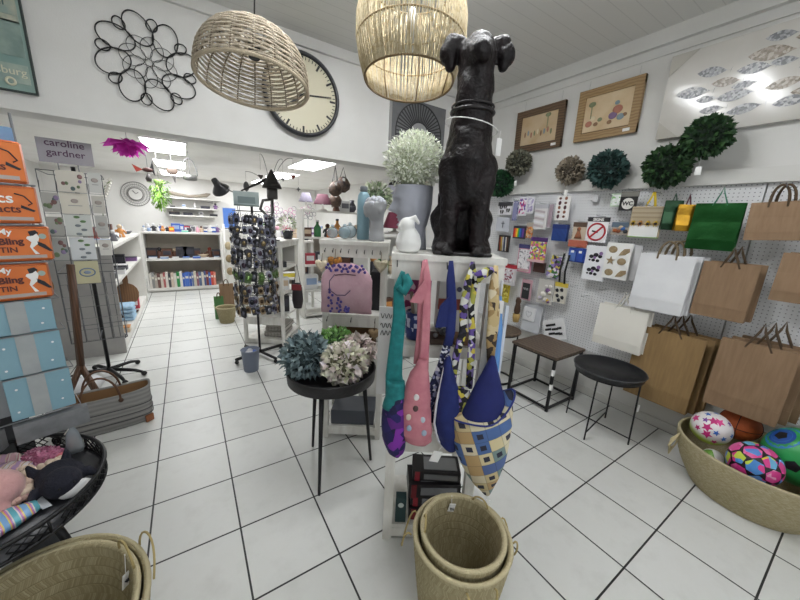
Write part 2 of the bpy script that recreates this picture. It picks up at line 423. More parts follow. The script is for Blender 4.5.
# lights
def area(name, loc, rot, sx, sy, power, col=(1, 1, 1)):
    l = bpy.data.lights.new(name, 'AREA'); l.shape = 'RECTANGLE'; l.size = sx; l.size_y = sy; l.energy = power; l.color = col
    o = bpy.data.objects.new(name, l); COL.objects.link(o); o.location = loc; o.rotation_euler = rot; return o
area('shop_window_daylight', (.4, -2.8, 1.5), (R(90), 0, 0), 4.2, 2.0, 26, (.93, .97, 1))
for x, y in ((.95, 1.56), (1.0, 1.08), (.6, -1.0)):  # the last belongs to the lamp added behind the camera
    area('strip_lamp_light', (x, y, CZ - .075), (0, 0, 0), 1.3, .12, 9, (.97, .99, 1))
for x in (-.13, 1.52):
    for y in (4.75, 6.45, 8.0): area('panel_light', (x, y, BZ - .03), (0, 0, 0), .36, .84, 11, (.97, .99, 1))
w = bpy.data.worlds.new('world'); S.world = w; w.use_nodes = True
w.node_tree.nodes['Background'].inputs[0].default_value = (.9, .95, 1, 1); w.node_tree.nodes['Background'].inputs[1].default_value = .35
# camera
cd = bpy.data.cameras.new('camera'); cam = bpy.data.objects.new('camera', cd); COL.objects.link(cam); S.camera = cam
cd.sensor_width = 36; cd.lens = 320.515 / 800 * 36; cd.clip_start = .02
rows = ((.83854501, .08888577, -.53753286), (-.54251603, .22709973, -.80876577), (.0501858, .9698067, .23865531))
cam.matrix_world = Matrix.Translation((0, 0, 1.5)) @ Matrix(rows).to_4x4()
S.view_settings.view_transform = 'Standard'; S.view_settings.look = 'None'; S.view_settings.gamma = 1; S.view_settings.use_curve_mapping = False
S.view_settings.exposure = .04

# ================================================================== RIGHT WALL
# --- pictures
def framed(name, label, y0, y1, z0, z1, wood, picmats, tilt=.03):
    w, h = y1 - y0, z1 - z0
    t = thing(name, label, 'picture', (WX - .03, (y0 + y1) / 2, (z0 + z1) / 2), rot=(0, -tilt, 0))
    b = .06
    mb = MB()
    for s in (-1, 1):
        mb.box((0, 0, s * (h / 2 - b / 2)), (.03, w, b)); mb.box((-.002, s * (w / 2 - b / 2), 0), (.03, b, h))
    mb.build('frame', wood, t)
    bx('print', picmats[0], t, (.004, 0, 0), (.012, w - 2 * b, h - 2 * b))
    bx('lip', picmats[1], t, (-.012, 0, -h / 2 + b), (.01, w - 2 * b, .008))
    bx('price_tag', tag_white, t, (-.018, -w / 2 + .07, -h / 2 + .03), (.004, .05, .022))
    for s in (-1, 1): MB().tube([(.015, s * w * .38, h / 2 - .01), (.022, s * w * .38, CZ - .19 - (z0 + z1) / 2)], .0012, 4).build('hanging_wire', mat('a9a9a6', .5), t)
    return t
t = framed('framed_print', 'dark brown framed village print, left of the two framed prints', 1.94, 2.46, 2.255, 2.645, mat_wave('4f3d2c', '6b543d', 14, 4, .6, 'Z'), (mat('c9b596', .7, c2='b99f7c', nscale=6), mat('3b2d20')))
pal = [mat(c, .7) for c in ('8a6a50', '80929a', 'a8705e', '7a8262', 'd8cdb0', '80688a')]
for k in range(9):   # the little row of figures and trees in the print
    y = .15 - k * .036; MB().ball((-.003, y, -.03 + .012 * math.sin(k * 2.1)), .02, 8, 5, (.15, .5, 1.3)).build('printed_figure', pal[k % 5], t)
MB().box((-.003, -.09, .05), (.003, .008, .11)).ball((-.003, -.09, .11), .03, 8, 5, (.1, 1, .6)).build('printed_tree', pal[3], t)
t = framed('framed_print', 'tan pine framed print with red cart, right of the two framed prints', 1.32, 1.815, 2.265, 2.665, mat_wave('8a6f4c', 'a3875f', 14, 4, .6, 'Z'), (mat('d3c0a0', .7, c2='c4aa85', nscale=6), mat('6b5334')))
for k, (y, z, r, c) in enumerate(((.14, -.07, .03, 2), (.11, -.03, .022, 4), (.08, -.08, .02, 0), (.05, -.05, .02, 3), (-.05, -.04, .035, 5), (-.08, -.0, .04, 2), (-.11, -.06, .03, 1), (-.03, -.085, .02, 0), (-.07, .05, .02, 1), (-.14, -.05, .018, 0))):
    MB().ball((-.003, y, z), r, 10, 6, (.1, 1, .8)).build('printed_figure', pal[c], t)
MB().box((-.003, .13, .03), (.003, .008, .12)).ball((-.003, .13, .08), .03, 8, 5, (.1, 1, .7)).build('printed_tree', pal[3], t)
# --- fish canvas
t = thing('fish_canvas', 'wide glossy canvas of swimming fish on the upper right wall', 'canvas picture', (WX - .03, .42, 2.45), rot=(0, -.02, 0))
bx('canvas', mat('cfccc6', .13, c2='c6c3bc', nscale=5, spec=.6), t, (0, 0, 0), (.04, 1.5, .535))
fishm = [mat_voro(p, 90, .3) for p in (('8f9095', 'a9aaac', '77787c', 'bdbdbd'), ('8f8476', 'a3978a', 'b9b0a4', '7d7264'), ('85868b', '9c9da0', '6c6d70', 'b3b4b6'))]
for k, (y, z, L, a, m) in enumerate(((.58, .0, .24, -.1, 0), (.50, .1, .2, -.15, 2), (.36, -.07, .22, 0, 2), (.30, .06, .2, -.1, 0), (.46, -.13, .16, .0, 0), (.24, .12, .26, -.12, 1), (.22, .2, .17, -.1, 2), (.09, .16, .18, -.1, 1), (.05, .1, .2, 0, 0), (.0, .0, .28, -.05, 2), (.15, -.06, .2, .1, 1), (.1, -.16, .2, .1, 0), (-.08, .19, .24, -.1, 0), (-.1, .1, .22, 0, 1), (-.13, -.05, .24, 0, 2), (-.07, -.15, .28, -.05, 0), (.3, -.16, .2, .1, 2), (-.35, .1, .25, 0, 0), (-.4, -.1, .25, 0, 2), (.42, .02, .18, -.1, 1), (.33, -.02, .15, 0, 0), (.18, .06, .15, -.1, 2), (.06, -.12, .15, 0, 1), (.5, -.06, .14, -.1, 0), (-.02, .14, .14, 0, 2))):
    pts = []; L *= .86
    for i in range(13):
        u = i / 12; pts.append((u - .5, .17 * math.sin(PI * min(u * 1.15, 1)) ** .8 * (1 if u < .87 else .2)))
    up = [(x, w) for x, w in pts] + [(.52, .1), (.5, -.1)] + [(x, -w) for x, w in reversed(pts[1:])]
    poly = [(y - L * (x * math.cos(a) - w * math.sin(a)), z + L * (x * math.sin(a) + w * math.cos(a))) for x, w in up]
    MB().prism([(-(-p), q) for p, q in poly], .002, 'yz', -.0225).build('printed_fish', fishm[m], t)
MB().prism([(.75, .267), (.75, .14), (.6, .267)], .004, 'yz', -.024).build('corner_guard', mat('b9b5ac', .2), t); MB().prism([(.75, -.267), (.62, -.267), (.75, -.15)], .004, 'yz', -.024).build('corner_guard', mat('b9b5ac', .2), t)

# --- topiary balls
def leaf_ball(mb, r, n, L, W, c=(0, 0, 0), sc=(1, 1, 1), tilt=.7, seed=1, jitter=.15, core=.8):
    q = random.Random(seed)
    for i in range(n):
        z = 1 - 2 * (i + .5) / n; a = i * 2.39996; rr = math.sqrt(1 - z * z)
        d = Vector((rr * math.cos(a), rr * math.sin(a), z)); p = Vector((d.x * sc[0], d.y * sc[1], d.z * sc[2])) * r * core
        t_ = Vector((q.uniform(-1, 1), q.uniform(-1, 1), q.uniform(-1, 1))); t_ = (t_ - d * t_.dot(d)).normalized()
        dr = (d + t_ * tilt * q.uniform(.3, 1.2)).normalized()
        mb.leaf(Vector(c) + p * (1 + q.uniform(-jitter, jitter) * .4), dr, L * q.uniform(.7, 1.2), W * q.uniform(.7, 1.2), .25, q.uniform(-1.5, 1.5))
def topiary(label, y, z, r, cols, core, n=420, seed=1, tagon=True, leaf=(.26, .16), x=None):
    t = thing('topiary_ball', label, 'artificial plant', (WX - .012 - r * 1.05 if x is None else x, y, z), group=None)
    mb = MB(); leaf_ball(mb, r, n, r * leaf[0] * 1.3, r * leaf[1] * 1.6, seed=seed); mb.build('leaves', mat_island(cols, .6), t)
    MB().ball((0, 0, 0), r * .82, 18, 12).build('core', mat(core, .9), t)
    MB().tube([(0, 0, r * .8), (r * .4, 0, r * 1.05), (r * .98, 0, r * 1.12)], .003, 5).build('hanging_loop', mat('4b4238', .8), t)
    if tagon:
        MB().tube([(-.02, 0, -r * .8), (-.01, 0, -r - .05)], .001, 4).build('tag_string', tag_white, t)
        bx('price_tag', tag_white, t, (-.01, 0, -r - .075), (.003, .032, .05))
    return t
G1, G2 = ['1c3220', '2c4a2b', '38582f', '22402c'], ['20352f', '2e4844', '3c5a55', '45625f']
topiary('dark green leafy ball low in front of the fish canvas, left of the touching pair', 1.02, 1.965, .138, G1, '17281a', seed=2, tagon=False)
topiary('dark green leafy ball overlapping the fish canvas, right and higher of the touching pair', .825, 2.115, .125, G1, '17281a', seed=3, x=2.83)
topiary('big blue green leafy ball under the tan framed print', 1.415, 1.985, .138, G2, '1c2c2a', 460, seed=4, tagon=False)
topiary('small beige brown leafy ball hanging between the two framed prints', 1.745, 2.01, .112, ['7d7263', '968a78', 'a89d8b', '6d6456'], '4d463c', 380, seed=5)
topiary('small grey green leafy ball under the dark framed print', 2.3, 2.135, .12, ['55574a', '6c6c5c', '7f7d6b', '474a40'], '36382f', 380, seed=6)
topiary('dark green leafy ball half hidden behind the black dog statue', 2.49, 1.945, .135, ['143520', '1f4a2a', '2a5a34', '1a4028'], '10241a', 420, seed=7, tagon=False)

# --- paper bags hanging on hooks
def paper_bag(label, y, z, w, h, d, m, cord, x=2.82, rz=0., tilt=0., handle='round', cat='paper bag', group=None, name='paper_bag', hh=None, rx=0.):
    t = thing(name, label, cat, (x, y, z), group=group, rot=(rx, tilt, rz))   # z = bottom; local y is width, x is depth, front at -x
    mb = MB(); e = .004
    rings = [[(-d / 2, -w / 2, 0), (d / 2, -w / 2, 0), (d / 2, w / 2, 0), (-d / 2, w / 2, 0)],
             [(-d / 2 - .003, -w / 2, h * .22), (d / 2, -w / 2, h * .22), (d / 2, w / 2, h * .22), (-d / 2 - .003, w / 2, h * .22)],
             [(-d * .3, -w / 2, h * .6), (d * .3, -w / 2, h * .6), (d * .3, w / 2, h * .6), (-d * .3, w / 2, h * .6)],
             [(-d * .16, -w / 2, h), (d * .16, -w / 2, h), (d * .16, w / 2, h), (-d * .16, w / 2, h)]]
    # gusset: pinch the side walls in
    rr = []
    for i, r in enumerate(rings):
        p = .0 if i == 0 else min(.02, d * .3)
        a, b_, c, e_ = r; rr.append([a, ((a[0] + b_[0]) / 2, a[1] + p, a[2]), b_, c, ((c[0] + e_[0]) / 2, c[1] - p, c[2]), e_])
    mb.loft(rr, True, False); mb.build('bag_body', m, t)
    bx('bottom_fold', m, t, (-d / 2 - .003, 0, h * .2), (.0025, w * .998, .006))
    H = hh if hh is not None else h * .28
    for s in (-1, 1):
        xx = s * d * .14
        if handle == 'round':
            pts = [(xx, w * .17 * math.cos(a), h - .03 + (H + .03) * math.sin(a) ** .75) for a in [PI * i / 14 for i in range(15)]]
            pts = [(p[0] * (1 - .8 * max(0, p[2] - h) / H), p[1], p[2]) for p in pts]
            MB().tube(pts, cord[1], 6).build('handle', cord[0], t)
        else:
            MB().tube([(xx, w * .17, h - .03), (xx * .4, w * .05, h + H * .6), (0, 0.005, h + H), (xx * .4, -w * .02, h + H * .6), (xx, -w * .17, h - .03)], cord[1], 6).build('handle', cord[0], t)
    return t
kc = (kraft_cord, .006)
def bag_stack(labels, y, z, w, h, d, m, cord, dx=.035, dy=-.018, **k):
    x0 = k.pop('x', 2.78); hn = k.pop('hh', None)
    hook(y, z + h + (hn or h * .28) - .014, WX - .012 - x0 + .015)
    for i, lb in enumerate(labels):
        paper_bag(lb, y + i * dy, z + .004 * i, w, h, d, m, cord, x=x0 + i * dx, hh=hn, **k)
m_k = [kraft, mat('94784f', .8, c2='886d48', nscale=60, stretch=(1, 1, .1)), mat('8a7056', .8, c2='7e654b', nscale=60, stretch=(1, 1, .1))]
wbag = mat('dfe0e2', .65, c2='d6d7da', nscale=6)
bag_stack(['large white paper bag with twine handles, front of its bundle', 'white paper bag second in the twine handled bundle', 'white paper bag third in the twine handled bundle'], .86, .965, .315, .40, .05, wbag, (mat('7a6a52', .9, bump=.5, bscale=300), .007), x=2.78, dx=.05, dy=-.022, hh=.09)
bag_stack(['upright brown kraft bag at the right edge below the ledge, front one', 'brown kraft bag behind the front one at the right edge below the ledge'], .415, 1.50, .215, .215, .05, m_k[0], kc, x=2.82, hh=.09, rx=-.06)
bag_stack(['wide brown kraft bag right of the white bags, front of its pair', 'wide brown kraft bag right of the white bags, rear of its pair'], .54, 1.0, .255, .35, .045, m_k[2], kc, x=2.80, dx=.06, hh=.1, handle='peak')
bag_stack(['brown kraft bag cut by the right edge of the frame, middle row', 'brown kraft bag behind the one at the right edge, middle row'], .225, 1.165, .25, .272, .05, m_k[0], kc, x=2.83, dx=.06, hh=.09, handle='peak')
bag_stack(['cream white paper bag hanging low above the round black table', 'cream white paper bag tucked behind the low front one'], 1.06, .60, .345, .335, .04, mat('e6e3da', .65), (mat('e9e6de', .7), .004), x=2.80, dx=.05, dy=-.01, hh=.12, handle='peak')
bag_stack(['very large brown kraft bag hanging beside the round black table, front one', 'very large brown kraft bag beside the round black table, second one', 'very large brown kraft bag beside the round black table, rear one'], .75, .275, .395, .55, .05, m_k[1], kc, x=2.845, dx=.055, dy=-.03, hh=.13, handle='peak')
bag_stack(['big brown kraft bag above the ball basket, front of three', 'big brown kraft bag above the ball basket, middle of three', 'big brown kraft bag above the ball basket, rear of three'], .315, .455, .32, .445, .06, m_k[2], kc, x=2.76, dx=.075, dy=-.03, hh=.13, handle='peak')
foil = lambda c, c2: mat(c, .28, .75, c2=c2, nscale=7, bump=.35, bscale=14)
paper_bag('shiny green foil gift bag hanging under the ledge', .67, 1.42, .235, .29, .05, foil('174a1e', '256030'), (mat('3c7a63', .6), .003), x=2.82, hh=.1, handle='peak', cat='gift bag', name='gift_bag')
paper_bag('small shiny gold gift bag beside the green foil bag', .835, 1.53, .10, .175, .06, foil('9a7416', '6e5210'), (mat('5b2b3c', .6), .003), x=2.84, rz=.5, hh=.07, handle='peak', cat='gift bag', name='gift_bag')
paper_bag('small dark green gift bag left of the gold gift bag', .92, 1.535, .10, .2, .05, foil('16301d', '1d3c25'), (mat('2b4b3a', .6), .003), x=2.86, rz=.5, hh=.05, handle='peak', cat='gift bag', name='gift_bag')

# --- hanging packets on the pegboard
def packet(name, label, y, z, w, h, back, cat='craft packet', th=.012, header=None, front=None, x=2.9, rz=0, rx=0, hookd=True, window=None):
    t = thing(name, label, cat, (x, y, z), group=None, rot=(rx, 0, rz))   # z = centre
    bx('backing', back, t, (0, 0, 0), (th, w, h), bevel=.002)
    if header: bx('header_card', header, t, (-.001, 0, h / 2 - .02), (th + .004, w * 1.01, .04))
    if front: bx('front_panel', front, t, (-th / 2 - .002, 0, -.012 if header else 0), (.004, w * .82, h * (.62 if header else .8)))
    if window: bx('clear_sleeve', plastic_clear, t, (-th / 2 - .007, 0, 0), (.006, w * 1.04, h * 1.02))
    if hookd: hook(y, z + h / 2 + .006, WX - x + .03)
    return t
wp = mat('e6e5ea', .5); P = lambda *c, s=60: mat_voro(c, s, .5)
t = packet('butterfly_card', 'white card of black butterflies with dark top, far end of the pegboard', 2.41, 1.69, .175, .13, wp, header=mat('35353a'))
for k, (a, b_) in enumerate(((.045, .012), (-.01, .018), (-.05, -.02), (.03, -.035))):
    mb = MB()
    for s in (-1, 1): mb.ball((-.009, a + s * .014, b_ + .005), .014, 8, 5, (.15, .8, 1.1)); mb.ball((-.009, a + s * .01, b_ - .012), .009, 8, 5, (.15, .9, 1))
    mb.build('butterfly', mat('2a2428'), t)
packet('craft_packet', 'narrow purple blue packet right of the butterfly card', 2.27, 1.665, .06, .2, P('5a5a86', '8d8fb3', 'c9c9d8', '3c4468'), front=mat('8a8bb0'))
packet('craft_packet', 'white packet of pink and purple stickers, nearer the dog of two alike', 2.185, 1.71, .09, .185, wp, front=P('b8397a', '6a4a9a', 'e6e5ea', 'e6e5ea', 'd89ac0'))
packet('craft_packet', 'white packet with lilac stickers behind the pink one', 2.095, 1.72, .07, .165, wp, front=P('c6bfd8', 'e6e5ea', '9a90b8', 'e6e5ea'))
t = packet('gift_tag_packet', 'tall pale packet of folded gift tags with grey lettering', 1.965, 1.61, .14, .235, mat('d8d6d6'), header=mat('b8b8be'))
for k in range(5): bx('gift_tag', wp if k % 2 else mat('b9aeb2'), t, (-.009, .01, .05 - .034 * k), (.004, .11, .02), (0.15, 0, 0))
packet('craft_packet', 'thin strip packet with mauve stripes right of the gift tags', 1.865, 1.62, .04, .21, mat('a89aa4'), front=mat_wave('6a4a5a', 'c9b9c0', 30, 0, .5, 'Y'))
t = packet('sticker_sheet', 'white sticker sheet with small brown shapes in two columns', 1.755, 1.69, .13, .215, mat('eceae8'))
for k in range(10): MB().ball((-.008, .03 - .055 * (k % 2), .085 - .04 * (k // 2)), .014, 8, 5, (.15, 1, .8 + .3 * (k % 3))).build('sticker', mat(('6a3f34', '8a5a44', '54303a')[k % 3]), t)
t = packet('cross_card', 'pale silver card with a small grey cross', 2.415, 1.52, .17, .15, mat('c6c9d2', .35))
MB().box((-.009, -.01, 0), (.004, .009, .07)).box((-.009, -.01, .014), (.004, .045, .009)).build('cross', mat('70747c', .4, .6), t)
rb = packet('colour_pencil_packet', 'packet of rainbow coloured felt strips', 2.185, 1.45, .15, .13, mat('2f2a3a'))
for k, c in enumerate(('c9282c', 'e07b24', 'e8c62c', '3a9a44', '2a6fb8', '2a3a8a', '6a3a8c')): bx('felt_strip', mat(c, .7), rb, (-.009, .056 - .018 * k, -.005), (.006, .016, .09))
packet('craft_packet', 'small packet of orange and brown beads', 2.065, 1.475, .075, .155, P('c9702c', '8a4a28', 'd9a860', 'b8b0a4', s=90), header=mat('b0a89c'))
packet('crayon_box', 'deep blue packet of blue pencils below the brown sticker sheet', 1.74, 1.47, .14, .15, mat_wave('14265c', '2a4f9a', 26, 0, .4, 'Y'), th=.04, header=mat('1c2f6e'))
t = packet('craft_packet', 'dark packet of bundled coloured sticks beside the dog statue', 2.365, 1.32, .15, .18, mat('2c2a2c'))
for k in range(6): MB().tube([(-.012, .05 - .02 * k, .07), (-.012, .04 - .02 * k, -.08)], .006, 6).build('stick', mat(('8a3a2a', 'c9a84c', 'd8d4cc', '3a4a6a', 'd8d4cc', '5a3a2a')[k]), t)
t = packet('colouring_pad', 'pink bordered colouring pad with line drawing', 2.075, 1.19, .17, .285, mat('c98aa0'), header=mat('3f3f6c'))
bx('drawing', P('e9e7ea', 'e9e7ea', 'd8d6da', '8a8890', 'e9e7ea', s=70), t, (-.009, 0, -.005), (.005, .14, .2)); bx('title_strip', mat_wave('a02a3c', 'e8e4e4', 60, 0, .5, 'Y'), t, (-.009, 0, -.122), (.005, .13, .02))
t = packet('craft_packet', 'bright packet of mixed foam shapes with purple header', 1.915, 1.30, .17, .23, P('d8c84c', 'c95a8a', '6aa84c', 'e8e4e0', '7a4a9a', 'd89a4c', s=50), header=mat('4a2a6a'), x=2.86)
bx('scalloped_skirt', mat('d8b0b8'), t, (-.012, 0, -.112), (.02, .18, .025))
packet('craft_box', 'small dark brown box under the foam shapes packet', 1.915, 1.12, .12, .1, mat('4a2f28'), th=.03, hookd=False, x=2.93)
t = packet('floral_pouch', 'floral yellow and violet pouch with two black straps', 1.715, 1.155, .115, .2, mat_voro(('2a2430', 'c9b84c', '6a4a8a', 'd8d4dc', '3a6a3a', '8a7ab0'), 40, .6), th=.03, rx=.2, x=2.87)
for s in (0, 1): MB().strip([(-.02, -.05 - .05 * s, .15), (-.03, -.07 - .05 * s, .0), (-.02, -.1 - .05 * s, -.11)], .018, .004, (1, 0, 0)).build('strap', black_matte, t)
packet('craft_packet', 'salmon red topped packet above the blue sequin tubs', 1.56, 1.385, .16, .06, mat('b0604c'), th=.03, hookd=False)
t = packet('craft_packet', 'pair of deep blue sequin tubs in one packet', 1.545, 1.285, .15, .125, mat('223c8c'), th=.03)
for s in (-1, 1): bx('tub', mat('5a7ac0' if s > 0 else '2c4aa0', .3), t, (-.018, s * .035, -.01), (.012, .055, .085)); bx('sticker', tag_white, t, (-.026, s * .035, .03), (.003, .025, .02))
t = packet('craft_packet', 'beige packet with a small dressed figure left of the no smoking sign', 1.565, 1.49, .115, .16, mat('c4b4a0'), header=mat('5a4638'))
MB().ball((-.012, 0, .02), .018, 10, 6, (.4, 1, 1)).ellipses([(-.012, 0, -.06, .006, .035), (-.012, 0, -.03, .006, .025), (-.012, 0, .005, .005, .012)], 12).build('figure', mat('7a5a4a', c2='a8623c', nscale=50), t)
# no smoking sign
t = thing('no_smoking_sign', 'white no smoking sign with a red crossed ring', 'sign', (2.9, 1.42, 1.515))
bx('plate', mat('ececee', .35), t, (0, 0, -.02), (.008, .17, .17)); bx('header_card', mat('2c2a2e'), t, (0, 0, .082), (.01, .175, .036))
text('lettering', 'SIGNS', .032, tag_white, t, (-.006, 0, .08), WALLR, .001, bold=.001)
mb = MB(); mb.ring((-.006, 0, -.02), .068, .0075, 36, 6, 'x'); mb.box((-.006, 0, -.02), (.004, .125, .014), (R(-45), 0, 0)); mb.build('prohibition_ring', mat('b01828', .4), t)
MB().box((-.006, .012, -.018), (.003, .05, .012), (.2, 0, 0)).tube([(-.006, -.02, -.01), (-.006, -.03, .005), (-.006, -.022, .02)], .002, 5).build('cigarette', ink, t)
hook(1.42, 1.625, .16)
# sticker cards
t = packet('sticker_card', 'white card with two black flower motifs', 1.385, 1.235, .18, .295, mat('e9eaee', .4), x=2.9)
for dz in (.055, -.06):
    mb = MB(); mp = MB()
    for a, b_, r in ((.035, .0, .02), (.0, .015, .022), (-.035, .005, .018), (.015, -.03, .016), (-.02, -.032, .016), (.045, -.03, .01)): mb.ball((-.008, a, dz + b_), r, 9, 5, (.12, 1, .8))
    mp.ball((-.01, -.04, dz + .03), .016, 9, 5, (.15, 1, 1)); mp.ball((-.01, .005, dz - .008), .012, 9, 5, (.15, 1, 1))
    mb.build('flower_motif', mat('1c1a22'), t); mp.build('flower_centre', mat('8a6a9a'), t)
t = packet('sticker_card', 'white card with six tan sea shell stickers', 1.21, 1.275, .185, .29, mat('eeeeec', .4), x=2.88)
st = mat('a08c6c', .6, c2='8c7858', nscale=60)
for k, (a, b_, q) in enumerate(((.042, .09, 0), (-.04, .075, 1), (.045, -.0, 2), (-.035, .0, 0), (.042, -.095, 0), (-.045, -.095, 1))):
    mb = MB()
    if q == 0: mb.ball((-.008, a, b_), .033, 12, 6, (.12, 1, .85))
    elif q == 1: mb.prism([(a - .035, b_ + .03), (a - .04, b_ + .005), (a - .01, b_ - .022), (a + .034, b_ - .03), (a + .02, b_), (a, b_ + .025)], .006, 'yz', -.012)
    else: mb.prism([(a + (.036 if i % 2 == 0 else .014) * math.sin(PI * i / 5), b_ + (.036 if i % 2 == 0 else .014) * math.cos(PI * i / 5)) for i in range(10)], .006, 'yz', -.012)
    mb.build('shell_sticker', st, t)
packet('sticker_card', 'white sticker card behind the sea shell stickers', 1.16, 1.27, .17, .28, mat('d9d9da', .4), x=2.93, hookd=False)
t = packet('craft_packet', 'clear packet of orange and blue toy pieces left of the sunflowers', 1.245, 1.53, .125, .1, mat('a9a096', .3), header=mat('5a6a7a'), hookd=True)
for a, b_, c in ((.03, -.015, 'a85a2c'), (.005, -.02, '8a4a28'), (-.025, .0, '3a6ab0'), (-.045, -.02, '33343a'), (-.01, .01, 'c9b090')): MB().ball((-.014, a, b_), .018, 10, 6, (.5, 1, .8)).build('toy_piece', mat(c, .5), t)
t = packet('sunflower_packet', 'packet of wooden pegs with a row of four sunflowers', 1.075, 1.585, .205, .225, mat('b9a88c', .6), x=2.88)
for k in range(6): bx('wooden_stick', mat('b7a98f' if k % 2 else 'a3947a'), t, (-.009, 0, .098 - .016 * k), (.006, .19, .012))
bx('label_card', mat('e4e4e2', .5), t, (-.01, .0, -.065), (.008, .185, .085)); bx('green_edge', mat('8ab060'), t, (-.008, 0, -.11), (.01, .2, .008))
for k in range(4):
    mb = MB()
    for i in range(10): mb.leaf((-.02, .072 - .048 * k, -.012), (-.15, math.cos(i * .628), math.sin(i * .628)), .026, .014)
    mb.build('sunflower_petals', mat('d9b52c' if k != 1 else 'c98a3c', .6), t)
    MB().ball((-.023, .072 - .048 * k, -.012), .011, 10, 6, (.5, 1, 1)).build('sunflower_centre', mat('33221a'), t)
t = thing('measuring_tape', 'yellow ribbon tape folded over a hook above the sunflower packet', 'ribbon', (2.88, 1.06, 1.70))
MB().strip([(0, .035, 0), (0, .012, .06), (0, .002, .1)], .012, .003, (1, 0, 0)).build('tape_strand', mat('d9bc2a', .5), t); MB().strip([(.003, -.025, -.01), (.003, -.01, .06), (.003, 0, .1)], .016, .003, (1, 0, 0)).build('tape_strand', mat('d9bc2a', .5), t)
hook(1.06, 1.8, .16)
t = thing('toilet_sign', 'black square WC sign with white disc', 'sign', (2.89, 1.222, 1.73))
bx('plate', mat('1d1c1c', .4), t, (0, 0, -.01), (.008, .12, .105)); bx('header_card', mat('77756e'), t, (.004, 0, .062), (.006, .125, .04))
MB().tube([(-.004, 0, -.01), (-.008, 0, -.01)], .042, 32).build('disc', mat('dcdad4', .5), t)
text('lettering', 'WC', .042, mat('1d1c1c'), t, (-.0095, 0, -.01), WALLR, .001, bold=.0012)
hook(1.222, 1.82, .16)
packet('craft_packet', 'small pale green packet behind the WC sign', 1.315, 1.75, .075, .1, mat('b4c8ae', .4), front=P('e4e8e4', '7ab06a', 'd8dcd8', s=50))
packet('craft_packet', 'small white price card high on the pegboard', 1.52, 1.77, .05, .055, mat('dcdcde'), hookd=False, x=2.97)
packet('craft_box', 'small white and red box low beside the center stand', 2.21, 1.0, .13, .22, mat('d9d6d8', .4), header=mat('b02c3a'), front=P('c9c6cc', '8a4a5a', 'e4e2e6', s=60), th=.04, x=2.87)
t = packet('chalkboard_packet', 'pink framed mini chalkboard in a packet', 2.005, .875, .12, .215, mat('c9a0aa', .5))
bx('slate', mat('2c2c30'), t, (-.009, 0, -.012), (.005, .085, .165)); MB().tube([(-.012, .03 - .06 * i / 16, .012 * math.sin(i * 1.1) + .01) for i in range(17)], .0015, 4).build('chalk_scribble', tag_white, t)
t = packet('shell_packet', 'packet of white and yellow shells and flowers', 1.79, .9, .16, .245, mat('c9c6c0', .4), th=.02)
for k in range(14): MB().ball((-.02, rnd.uniform(-.06, .06), rnd.uniform(-.1, .09)), rnd.uniform(.014, .026), 9, 6, (.5, 1, .9)).build('shell', mat(('e6e2da', 'e6e2da', 'd8b44a', 'cfc8d8', 'e6e2da', '6a4a7a')[k % 6], .5), t)
t = packet('cutout_packet', 'yellow topped packet of black paper cut-outs', 1.64, .92, .12, .195, mat('d8d4c8', .5), header=mat('d9c04a'))
for a, b_ in ((.03, .02), (-.015, .03), (.02, -.03), (-.03, -.04), (.0, -.07)): MB().prism([(a + .015 * math.sin(i * 1.2566) * (1 + .4 * (i % 2)), b_ + .02 * math.cos(i * 1.2566)) for i in range(5)], .004, 'yz', -.012).build('paper_shape', ink, t)
packet('craft_packet', 'yellow packet behind the blue folded parasol', 2.28, .8, .14, .23, mat('c9b42a', .5), front=P('8a7a1a', 'd9cc6a', 'b0a02a', s=40))
t = thing('wooden_figurine', 'slim dark brown wooden figurine in a tan pot by the wall', 'figurine', (2.9, 2.08, .505))
MB().lathe([(.03, 0), (.038, .05), (.035, .09)], 14).build('pot', mat('b99a5c', .7), t); MB().lathe([(.02, .08), (.034, .12), (.03, .17), (.022, .2), (.03, .23), (.02, .27)], 12).build('carved_body', mat('4a3323', .6, bump=.4, bscale=60), t)
t = thing('heart_board', 'grey white board with an embossed heart tile leaning on the wall', 'wall plaque', (2.95, 1.93, .50), rot=(0, .08, 0))
bx('board', mat('c9ccd2', .4), t, (0, 0, .08), (.012, .21, .3), bevel=.004); bx('heart_tile', mat('e4e5e8', .35), t, (-.015, .03, .12), (.018, .145, .145), bevel=.008)
hp = [(.034 * math.sin(a) ** 3, .03 * (math.cos(a) - .38 * math.cos(2 * a) - .15 * math.cos(3 * a))) for a in [2 * PI * i / 28 for i in range(28)]]
MB().tube([(-.026, .03 + a, .12 + b_) for a, b_ in hp], .002, 5, True).build('heart_outline', mat('a8abb2', .4), t)
t = thing('patterned_card', 'white square card with black oval pattern leaning behind the square table', 'card', (2.93, 1.65, .545), rot=(R(-24), .12, 0))
bx('card', mat('e6e6e8', .5), t, (0, 0, 0), (.012, .22, .2))
for k, (a, b_, L) in enumerate(((.05, .05, .05), (.0, .05, .04), (.06, .01, .06), (-.01, .005, .06), (-.055, .01, .04), (.03, -.035, .06), (-.03, -.04, .05), (-.06, -.045, .03))): MB().tube([(-.007, a - L / 2, b_), (-.007, a + L / 2, b_)], .011, 8).build('oval_motif', mat('18181c'), t)

